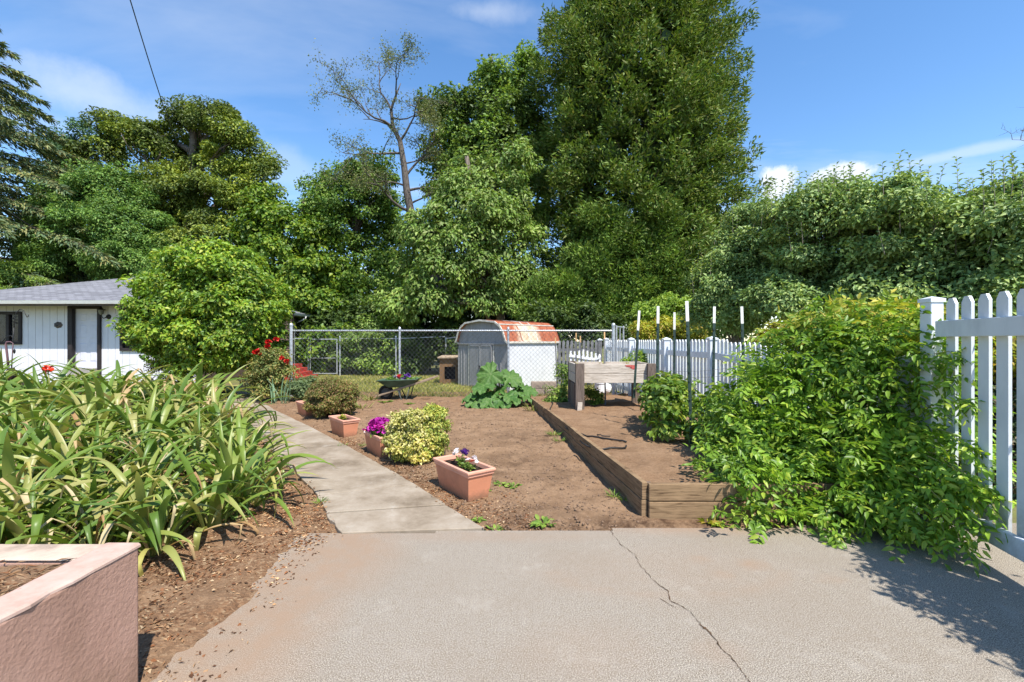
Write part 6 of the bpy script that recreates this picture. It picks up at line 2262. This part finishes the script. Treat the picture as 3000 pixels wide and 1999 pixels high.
for i, (px, py, sz, dy) in enumerate(spec):
    c_ = P(px, py, rc.y + dy)
    o = bpy.data.objects.new('leaf', lm[i % 4])
    d = Vector((c_.x - rc.x, c_.y - rc.y - .12, 0))
    az = math.atan2(d.y, d.x) if d.length > .02 else r3.uniform(0, 6)
    up_ = max(0, (c_.z - .35) / .6)
    tilt = r3.uniform(.15, .5) + up_ * .35
    R = Matrix.Rotation(az, 4, 'Z') @ Matrix.Rotation(tilt * .6, 4, 'Y') @ Matrix.Rotation(r3.uniform(-.5, .5), 4, 'X')
    # lean the blade towards the viewer so that its face shows
    R = Matrix.Rotation(.55 * up_ + .25, 4, 'X') @ R
    o.matrix_local = Matrix.Translation(c_ - rh.location) @ R @ Matrix.Scale(sz * 1.22, 4) @ Matrix.Translation((-.35, 0, 0))
    link(o, rh)
    q = MB()
    att = c_ + (R.to_3x3() @ Vector((-.28, 0, 0))) * sz
    b_ = Vector((rc.x + r3.uniform(-.06, .06), rc.y + r3.uniform(-.06, .06), 0))
    q.tube([b_, b_.lerp(att, .5) + Vector((0, 0, .03)), att], [.016, .013, .009], 6)
    q.obj('stalk', STK, rh, smooth=True)

# ------------------------------------------------------------------ strap leaved lilies
def strap_mesh(seed, kink=False, W_=.055, droop=1.0):
    rg = random.Random(seed)
    n = 11
    th = rg.uniform(.05, .30)
    k1 = rg.uniform(.75, 2.1) * droop
    pos = Vector((0, 0, 0))
    V, tt = [], []
    kp = rg.uniform(.45, .75)
    tw = rg.uniform(-.5, .5)
    for i in range(n + 1):
        s = i / n
        w = W_ * (.75 + .5 * math.sin(math.pi * min(1, s * 1.25) * .8)) * (1 - max(0, (s - .55) / .45) ** 1.8 * .96)
        d = Vector((math.sin(th), 0, math.cos(th)))
        nn = Vector((math.cos(th), 0, -math.sin(th)))          # outward face
        side = (Vector((0, 1, 0)) + nn * tw * s).normalized()
        V += [pos + side * w / 2 - nn * w * .16, pos + nn * w * .10, pos - side * w / 2 - nn * w * .16]
        tt += [s] * 3
        pos = pos + d / n
        th += k1 / n * (s * 1.6 + .35)
        if kink and abs(s - kp) < .5 / n:
            th += rg.uniform(1.0, 1.7)
        th = min(th, 2.95)
    m = MB()
    Fc = []
    for i in range(n):
        a = i * 3
        Fc += [(a, a + 1, a + 4, a + 3), (a + 1, a + 2, a + 5, a + 4)]
    m.add(V, Fc)
    me = m.mesh('leaf')
    me.polygons.foreach_set('use_smooth', [True] * len(me.polygons))
    at_ = me.attributes.new('t', 'FLOAT', 'POINT')
    at_.data.foreach_set('value', tt)
    return me


LILY = leafmat('lily_leaves', [(0.150, 0.240, 0.035), (0.200, 0.280, 0.045), (0.110, 0.190, 0.028), (0.270, 0.320, 0.070), (0.170, 0.250, 0.040), (0.330, 0.350, 0.100), (0.130, 0.210, 0.045), (0.380, 0.360, 0.120)], .35, .40, .45, rnd='object',
               tcol=[(.92, 1.0, (.42, .28, .12), .8), (.30, .0, (.30, .31, .10), .5)])
DRY = leafmat('dry_lily_leaves', [(0.460, 0.320, 0.160), (0.360, 0.220, 0.100), (0.520, 0.420, 0.240), (0.400, 0.360, 0.100)], .25, .6, .3, rnd='object')
SM = [strap_mesh(k, kink=(k % 3 == 0)) for k in range(15)]
for me in SM:
    me.materials.append(LILY)
SMD = [strap_mesh(50 + k, kink=True, W_=.035, droop=1.5) for k in range(4)]
for me in SMD:
    me.materials.append(DRY)
SMN = [strap_mesh(80 + k, kink=(k == 0), W_=.028, droop=1.2) for k in range(5)]
for me in SMN:
    me.materials.append(LILY)


def lily(name, label, x, y, z, n, rg, Lr=(.62, .95), meshes=SM, dry=.10, group=None, spread=.10, front=False):
    t = thing(name, label, 'plant', (x, y, z), group=group)
    a0 = rg.uniform(0, 6.28)
    for k in range(n):
        me = rg.choice(SMD) if rg.random() < dry else rg.choice(meshes)
        o = bpy.data.objects.new('leaf', me)
        a = a0 + k * 2.39996 + rg.uniform(-.3, .3)
        inner = k / n
        o.location = (math.cos(a) * spread * rg.random(), math.sin(a) * spread * rg.random(), -.02)
        tilt = rg.uniform(-.15, .35) + (.55 if inner > .55 else 0)
        o.rotation_euler = (rg.uniform(-.2, .2), tilt, a)
        s = rg.uniform(*Lr)
        o.scale = (s, s * rg.uniform(.65, 1.3), s)
        link(o, t)
    return t


rg = random.Random(17)
cand = []
rg = random.Random(18)
for tries in range(20000):
    y = 3.35 + (8.3 - 3.35) * rg.random()
    xl = -1.16 * y - .25
    xr = float(lerp_edge(PATH_L, y)) - .62
    if y < 4.4:
        xr = min(xr, np.interp(y, [3.3, 3.6, 4.4], [-2.75, -2.55, -2.3]))
    if xr <= xl:
        continue
    x = rg.uniform(xl, xr)
    md = .36 + .035 * (y - 3.3)
    if all((x - a) ** 2 + (y - b) ** 2 > md * md for a, b in cand):
        cand.append((x, y))
cand += [(-3.55, 3.12), (-3.2, 3.1), (-2.85, 3.12), (-2.5, 3.2), (-2.35, 3.55), (-2.3, 4.0), (-3.9, 3.2)]
for (x, y) in cand:
    if y < 3.95:
        pos_ = 'in the front row above the pink wall' if x < -2.7 else 'at the front corner over the mulch'
    elif (float(lerp_edge(PATH_L, y)) - x) < .85:
        pos_ = 'along the concrete path'
    elif y > 6.6:
        pos_ = 'in the back rows towards the house'
    else:
        pos_ = 'in the middle of the lily bed'
    lily('lily_clump', 'clump of long arching strap leaves ' + pos_, x, y, float(soil_z(x, y)), 32 if y < 5 else 28, rg, (.52, .86) if y < 4.6 else ((.62, .98) if y < 6 else (.85, 1.3)), group='lily clumps ' + pos_, dry=.16)
# finer grassy clumps close to the house
for px in (405, 440, 470, 505, 540, 575):
    Y = rg.uniform(11.0, 12.0)
    p = P(px, 1000, Y)
    lily('daylily_clump', 'fine leaved daylily clump in front of the house wall', p.x, Y, .05, 22, rg, (.8, 1.1), SMN, .05, group='daylily clumps by the house')
# red amaryllis bloom above the leaves
am = thing('red_lily', 'single red lily bloom standing above the strap leaves at left', 'flower', P(150, 1200, 7.2))
q = MB(); q.tube([P(152, 1200, 7.2), P(146, 1130, 7.2), P(140, 1085, 7.2)], [.012, .010, .008], 6); q.obj('stem', LILY, am, smooth=True)
rosette('bloom', plain('orange_red_petals', (.62, .035, .012), .45, .35, vary=.2), am, P(141, 1080, 7.2), .075, 8, 5)
rosette('bud', plain('red_bud', (.42, .02, .012), .5, .3), am, P(130, 1086, 7.2), .03, 5, 6)
# iris fan by the rose
ir = thing('iris_clump', 'blue green iris spears under the red roses', 'plant', (P(818, 1000, 10.8).x, 10.8, 0))
IRM = leafmat('iris_leaves', [(0.254, 0.397, 0.238), (0.317, 0.460, 0.302), (0.190, 0.317, 0.174)], .3, .45, .35, rnd='object')
SMI = [strap_mesh(120 + k, W_=.05, droop=.18) for k in range(3)]
for me in SMI:
    me.materials.append(IRM)
for k in range(14):
    o = bpy.data.objects.new('leaf', rg.choice(SMI))
    o.location = (rg.uniform(-.18, .2), rg.uniform(-.1, .1), 0)
    o.rotation_euler = (rg.uniform(-.1, .1), rg.uniform(-.25, .25), rg.choice((0, math.pi)) + rg.uniform(-.6, .6))
    s = rg.uniform(.4, .78)
    o.scale = (s, s, s)
    link(o, ir)

# ------------------------------------------------------------------ raspberries round the stakes
G_RASP = leafmat('raspberry_leaves', [(0.159, 0.269, 0.035), (0.118, 0.215, 0.031), (0.222, 0.333, 0.048), (0.087, 0.159, 0.026), (0.302, 0.365, 0.064)], .38, .45, .35)
rasp = [([((2.10, 6.25, .60), (.26, .36, .34)), ((2.02, 5.85, .46), (.22, .3, .24)), ((2.18, 6.6, .78), (.22, .28, .24))], 'leafy raspberry bush around the second stake'),
        ([((2.42, 5.45, .52), (.26, .3, .28)), ((2.5, 5.15, .42), (.22, .25, .22))], 'leafy raspberry bush around the tallest stake'),
        ([((2.55, 7.3, .62), (.32, .4, .30)), ((2.3, 7.3, .68), (.24, .3, .24))], 'leafy raspberry bush before the far fence post'),
        ([((2.80, 5.9, .48), (.28, .36, .26)), ((3.0, 6.4, .5), (.25, .35, .26))], 'leafy raspberry bush between tallest stake and fence')]
for i, (lo, lab) in enumerate(rasp):
    tree('raspberry_bush', lab, (lo[0][0][0], lo[0][0][1], .2), lo, DARKBARK, G_RASP, 64 + i, .012, 'bush', 'raspberry bushes', L=.085, Wd=.055, clump_r=.14, per=14, cover=2.1, shape=8, up=.7, outw=.5, droop=.35, ground=.24, low=-.6, trunk_kw=dict(twigs=6))
# weeds round the timber frame and fence
for i, (px, py, rx_, ry_, Y, lab) in enumerate(((1625, 1160, 35, 30, 10.3, 'green weedy shrub left of the timber box'), (1650, 1100, 22, 35, 10.6, 'tall thin weed behind the left timber post'), (1735, 1165, 30, 25, 9.9, 'low green weeds under the timber box'), (1870, 1060, 40, 30, 11.5, 'leafy creeper on the far picket fence'))):
    ll = px_lobes([(px, py, rx_, ry_), (px + 12, py + 14, rx_ * .7, ry_ * .7)], Y, .22)
    tree('weed_shrub', lab, (ll[0][0][0], Y, .1), ll, DARKBARK, G_BANK if i != 3 else G_LIME, 130 + i, .008, 'weed', 'weedy shrubs', L=.05, Wd=.03, clump_r=.12, per=18, cover=1.3 if i == 1 else 2.0)
for i, (px, lab) in enumerate(((1690, 'seedlings at left end of timber box'), (1760, 'seedlings in the middle of timber box'), (1840, 'seedlings at right end of timber box'))):
    p = P(px, 1066, 9.4)
    t = thing('box_seedling', 'tiny dry ' + lab, 'seedling', (p.x, 9.4, .95))
    sprig(t, Vector((p.x, 9.4, .95)), 6, .12, rng, G_GOLD, .045)

# ------------------------------------------------------------------ the big vine over the fence
G_VINE = leafmat('vine_leaves', [(0.227, 0.388, 0.036), (0.169, 0.303, 0.030), (0.306, 0.473, 0.049), (0.118, 0.226, 0.027), (0.394, 0.502, 0.060), (0.197, 0.360, 0.036)], .42, .42, .4)
VSTEM = plain('vine_stem', (.36, .32, .12), .6, .3, vary=.2)


def compound(pts, dirs, nrm, rng, Lr=.21, leaflets=9, Ll=.072, Wl=.031):
    """pinnate leaves: leaflets in pairs along a stalk"""
    P_, D_, N_, LL_ = [], [], [], []
    side = unit(np.cross(nrm, dirs))
    N = len(pts)
    Lr = Lr * rng.uniform(.7, 1.2, N)[:, None]
    sag = rng.uniform(.1, .5, N)[:, None]
    for k in range(leaflets):
        last = k == leaflets - 1
        s = (.18 + .80 * (k // 2) / ((leaflets - 1) / 2)) if not last else 1.0
        sg = 0 if last else (1 if k % 2 else -1)
        p = pts + dirs * Lr * s - np.array([0, 0, 1.0]) * Lr * sag * s * s
        d = unit(dirs * (.55 if not last else 1) + side * sg * .85 - np.array([0, 0, .25]) + rng.normal(size=pts.shape) * .15)
        P_.append(p); D_.append(d); N_.append(unit(nrm + rng.normal(size=pts.shape) * .25)); LL_.append(rng.uniform(.8, 1.2, N) * Ll * (1.0 if s > .3 else .8))
    Lc = np.concatenate(LL_)
    return leaves8(np.concatenate(P_), np.concatenate(D_), np.concatenate(N_), Lc, Lc * (Wl / Ll), .18, .2)


vl = [lobe_px(a, b, c, d, Y, .42) for a, b, c, d, Y in ((2280, 1060, 80, 85, 5.1), (2390, 1040, 90, 85, 4.7), (2500, 1035, 90, 85, 4.4), (2600, 1050, 85, 90, 4.1), (2660, 1110, 60, 90, 3.95), (2230, 1170, 90, 100, 4.9), (2360, 1170, 110, 110, 4.5), (2500, 1180, 120, 110, 4.15),
      (2640, 1230, 90, 100, 4.0), (2200, 1290, 80, 100, 4.7), (2300, 1310, 110, 100, 4.35), (2440, 1310, 120, 100, 4.1), (2580, 1330, 110, 100, 3.85), (2230, 1400, 80, 80, 4.3), (2330, 1420, 90, 70, 4.05), (2680, 1380, 80, 80, 3.6), (2560, 1430, 90, 60, 3.7),
      (2280, 1490, 60, 45, 4.0), (2450, 1420, 90, 50, 3.95), (2180, 1190, 60, 90, 4.9), (2150, 1300, 70, 90, 4.6), (2180, 1400, 80, 80, 4.3), (2210, 1480, 80, 55, 4.05), (2300, 1500, 90, 50, 3.95), (2620, 1440, 90, 70, 3.55), (2150, 1230, 50, 80, 4.75), (2125, 1330, 50, 80, 4.35), (2130, 1420, 50, 70, 4.1), (2150, 1490, 55, 45, 3.9))]
vine = thing('climbing_vine', 'big green climbing vine spilling over the picket fence onto driveway', 'vine', (2.9, 4.4, 0))
rv = np.random.default_rng(200)
pts, out = crown_points(vl, rv, .17, 6, 2.9, .20 * .085, .35, .22, .8, (.75, 1.12), -.8, 1.6)
k = pts[:, 2] > .08
pts, out = pts[k], out[k]
dr = unit(out * .55 + rv.normal(size=out.shape) * .55 + np.array([.25, -.25, -.15]))
nr = unit(np.array([0, -.15, 1.0]) + out * .5 + rv.normal(size=out.shape) * .35)
nr = unit(nr - dr * (nr * dr).sum(1, keepdims=True))
V, T = compound(pts, dr, nr, rv)
data_obj('foliage', np_mesh('foliage', V, T), G_VINE, vine)
# golden young leaves along the top
gl = [lobe_px(a, b, c, d, Y, .3) for a, b, c, d, Y in ((2330, 975, 70, 32, 5.1), (2450, 955, 80, 34, 4.7), (2570, 950, 80, 34, 4.4), (2660, 985, 40, 40, 4.15))]
pts, out = crown_points(gl, rv, .14, 6, 2.0, .20 * .085, .4, .2, .8)
dr = unit(out * .6 + rv.normal(size=out.shape) * .5 + np.array([0, -.2, .2]))
nr = unit(np.array([0, -.3, 1.0]) + rv.normal(size=out.shape) * .4)
nr = unit(nr - dr * (nr * dr).sum(1, keepdims=True))
V, T = compound(pts, dr, nr, rv, .17)
data_obj('young_foliage', np_mesh('young_foliage', V, T), leafmat('young_vine_leaves', [(0.352, 0.443, 0.043), (0.498, 0.488, 0.061), (0.264, 0.396, 0.037), (0.644, 0.549, 0.085), (0.220, 0.351, 0.037)], .42), vine)
# trailing shoots
shoots = [[(2560, 1290, 3.8), (2680, 1320, 3.5), (2790, 1370, 3.25), (2865, 1425, 3.1)], [(2560, 1330, 3.75), (2700, 1380, 3.4), (2800, 1430, 3.2), (2850, 1440, 3.1)], [(2580, 1350, 3.7), (2690, 1400, 3.4), (2770, 1480, 3.15), (2815, 1590, 3.0)],
          [(2600, 1360, 3.7), (2720, 1430, 3.4), (2800, 1490, 3.2), (2835, 1520, 3.1)], [(2560, 1400, 3.65), (2640, 1470, 3.45), (2690, 1530, 3.35), (2720, 1560, 3.3)], [(2480, 1420, 3.7), (2560, 1480, 3.5), (2620, 1530, 3.4), (2640, 1555, 3.35)],
          [(2640, 1180, 4.0), (2720, 1190, 3.7), (2790, 1180, 3.4), (2830, 1170, 3.3)], [(2660, 1100, 4.1), (2720, 1040, 3.75), (2780, 1030, 3.5), (2820, 1060, 3.4)], [(2680, 1090, 4.0), (2740, 1060, 3.7), (2790, 1080, 3.5), (2800, 1110, 3.4)],
          [(2640, 1240, 3.9), (2720, 1250, 3.6), (2790, 1270, 3.35), (2830, 1310, 3.25)], [(2320, 1400, 4.0), (2260, 1480, 3.85), (2225, 1530, 3.7), (2214, 1565, 3.5)], [(2420, 1400, 3.9), (2420, 1480, 3.6), (2425, 1530, 3.45), (2430, 1560, 3.4)],
          [(2240, 1000, 5.6), (2320, 930, 5.5), (2380, 880, 5.45)], [(2540, 1440, 3.8), (2540, 1500, 3.5), (2530, 1550, 3.4)], [(2580, 1400, 3.7), (2578, 1460, 3.5), (2575, 1520, 3.45)],
          [(2130, 1240, 5.0), (2080, 1230, 5.0), (2050, 1250, 4.9)], [(2330, 1390, 4.0), (2290, 1450, 3.9), (2270, 1500, 3.8)], [(2640, 1430, 3.5), (2720, 1480, 3.3), (2760, 1540, 3.15), (2770, 1570, 3.1)], [(2600, 1300, 3.8), (2740, 1330, 3.4), (2830, 1390, 3.15)]]
for i, sh_ in enumerate(shoots):
    pp = [P(*s_) for s_ in sh_]
    fine_ = []
    for a, b in zip(pp[:-1], pp[1:]):
        fine_ += [a.lerp(b, k / 4) for k in range(4)]
    fine_.append(pp[-1])
    q = MB(); q.tube(fine_, [.0055 - .004 * k / len(fine_) for k in range(len(fine_))], 4)
    so = q.obj('shoot', VSTEM, vine, smooth=True)
    if i in (13, 14):
        continue
    nn_ = max(6, int((pp[0] - pp[-1]).length / .042))
    pts = np.array([tuple(fine_[min(len(fine_) - 1, int(j / nn_ * len(fine_)))].lerp(fine_[min(len(fine_) - 1, int(j / nn_ * len(fine_)) + 1)], (j / nn_ * len(fine_)) % 1)) for j in range(nn_)])
    ax_ = np.array(tuple((pp[-1] - pp[0]).normalized()))
    dr = unit(ax_ * .75 + rv.normal(size=pts.shape) * .45 + np.array([0, 0, -.15]))
    nr = unit(np.array([0, -.2, 1.0]) + rv.normal(size=pts.shape) * .4)
    nr = unit(nr - dr * (nr * dr).sum(1, keepdims=True))
    V, T = compound(pts, dr, nr, rv, .15, 9, .068 if i < 10 else .055, .026)
    data_obj('shoot_leaves', np_mesh('shoot_leaves', V, T), G_VINE, so)
q = MB()
r3 = random.Random(4)
for (x, y) in ((3.4, 4.2), (3.3, 5.0), (3.1, 4.6), (2.7, 4.2), (2.5, 4.4)):
    for _ in range(5):
        c_, r_ = r3.choice(vl)
        q.tube(limb_path((x, y, 0.0), c_, r3, .2, 5, .1), [.022, .018, .015, .011, .008, .004], 5, False)
q.obj('stem', GREYBARK, vine, smooth=True)
# unseen foliage past the right edge, added to shade the driveway
vg = thing('shadow_vine', 'unseen leafy climber added past the right edge to cast shade', 'vine', (3.2, 2.0, 0))
vl2 = [((3.18, 2.05, 1.62), (.22, .34, .28)), ((3.12, 1.6, 1.75), (.22, .36, .32)), ((3.2, 1.15, 1.7), (.25, .36, .34)), ((3.12, 1.3, 1.3), (.24, .5, .3)), ((3.2, 1.75, 1.25), (.2, .4, .3)), ((3.2, .7, 1.6), (.25, .36, .36))]
pts, out = crown_points(vl2, rv, .13, 6, 1.5, .20 * .085, 1.0, .3, .8)
dr = unit(out * .55 + rv.normal(size=out.shape) * .55)
nr = unit(np.array([0, 0, 1.0]) + out * .5 + rv.normal(size=out.shape) * .35)
V, T = compound(pts, dr, nr, rv, .18, 7)
data_obj('foliage', np_mesh('foliage', V, T), G_VINE, vg)
q = MB()
for c_, r_ in vl2:
    q.tube(limb_path((3.25, c_[1], 0), c_, r3, .12, 5), [.02, .018, .015, .012, .009, .006], 5, False)
q.obj('stem', GREYBARK, vg)

# ------------------------------------------------------------------ small weeds on the soil
def weed(px, py, size, label, mat=G_BANK, z=None, n=26, blade=False):
    p = G(px, py)
    z0 = float(soil_z(p.x, p.y)) if z is None else z
    rg_ = np.random.default_rng(int(px * 7 + py))
    t = thing('weed_tuft', label, 'weed', (p.x, p.y, z0), group='weeds along the bed')
    a = rg_.uniform(0, 6.28, n)
    rr = rg_.random(n) * size * .5
    pts = np.stack([p.x + np.cos(a) * rr, p.y + np.sin(a) * rr * .8, np.full(n, z0)], 1)
    dr = unit(np.stack([np.cos(a), np.sin(a), rg_.uniform(.2, 1.0, n) * (2.0 if blade else .8)], 1))
    nr = unit(np.array([0, 0, 1.0]) + rg_.normal(size=dr.shape) * .3)
    V, T = leaves8(pts, dr, nr, rg_.uniform(.6, 1.1, n) * size * (.8 if blade else .5), size * (.08 if blade else .24), .15, .3)
    data_obj('leaves', np_mesh('leaves', V, T), mat, t)


for (px, py, s, lab, bl) in ((1004, 1310, .11, 'grassy weed tuft at the path edge near purple petunias', True), (1060, 1310, .09, 'weed tuft below the petunia planter', True), (936, 1478, .10, 'grass tuft on the left edge of the path', True), (1397, 1524, .09, 'round weed where path meets driveway', False),
                             (1448, 1548, .13, 'spreading weed at the driveway edge right of the path', False), (1592, 1538, .16, 'widest weed on the driveway edge before the bed', False), (1470, 1424, .12, 'grey green weed right of the nearest planter', False), (1503, 1430, .13, 'larger grey green weed farther right of nearest planter', False),
                             (1425, 1446, .08, 'tiny weed at the foot of the nearest planter', False), (1801, 1470, .12, 'grass tuft against the raised bed corner board', True), (1622, 1284, .18, 'long grass tuft along the middle of the bed board', True), (1640, 1300, .14, 'grass tuft beside the bed board shadow', True),
                             (1559, 1208, .28, 'dry grass tuft at the far end of the bed board', True), (1060, 1200, .32, 'pale weed patch behind the brown bush', True), (1130, 1182, .22, 'small weed before the wheelbarrow', False), (1270, 1195, .26, 'low weed behind the yellow shrub', False), (1200, 1188, .2, 'low weed in front of the wire fence', False),
                             (1085, 1178, .3, 'straw coloured grass patch left of the wheelbarrow wheel', True), (1830, 1478, .09, 'tiny grass tuft near the raised bed corner', True), (700, 1545, .12, 'grass tuft at the lily edge on the mulch', True)):
    weed(px, py, s, lab, GRASS if bl and s > .2 else G_BANK, blade=bl)
for i, (px, py, s, lab) in enumerate(((2075, 1533, .14, 'yellow leafed seedling at the foot of the front bed board'), (2110, 1540, .10, 'green seedling beside the yellow one at bed foot'))):
    weed(px, py, s, lab, G_GOLD if i == 0 else G_LIME, .0, 22)
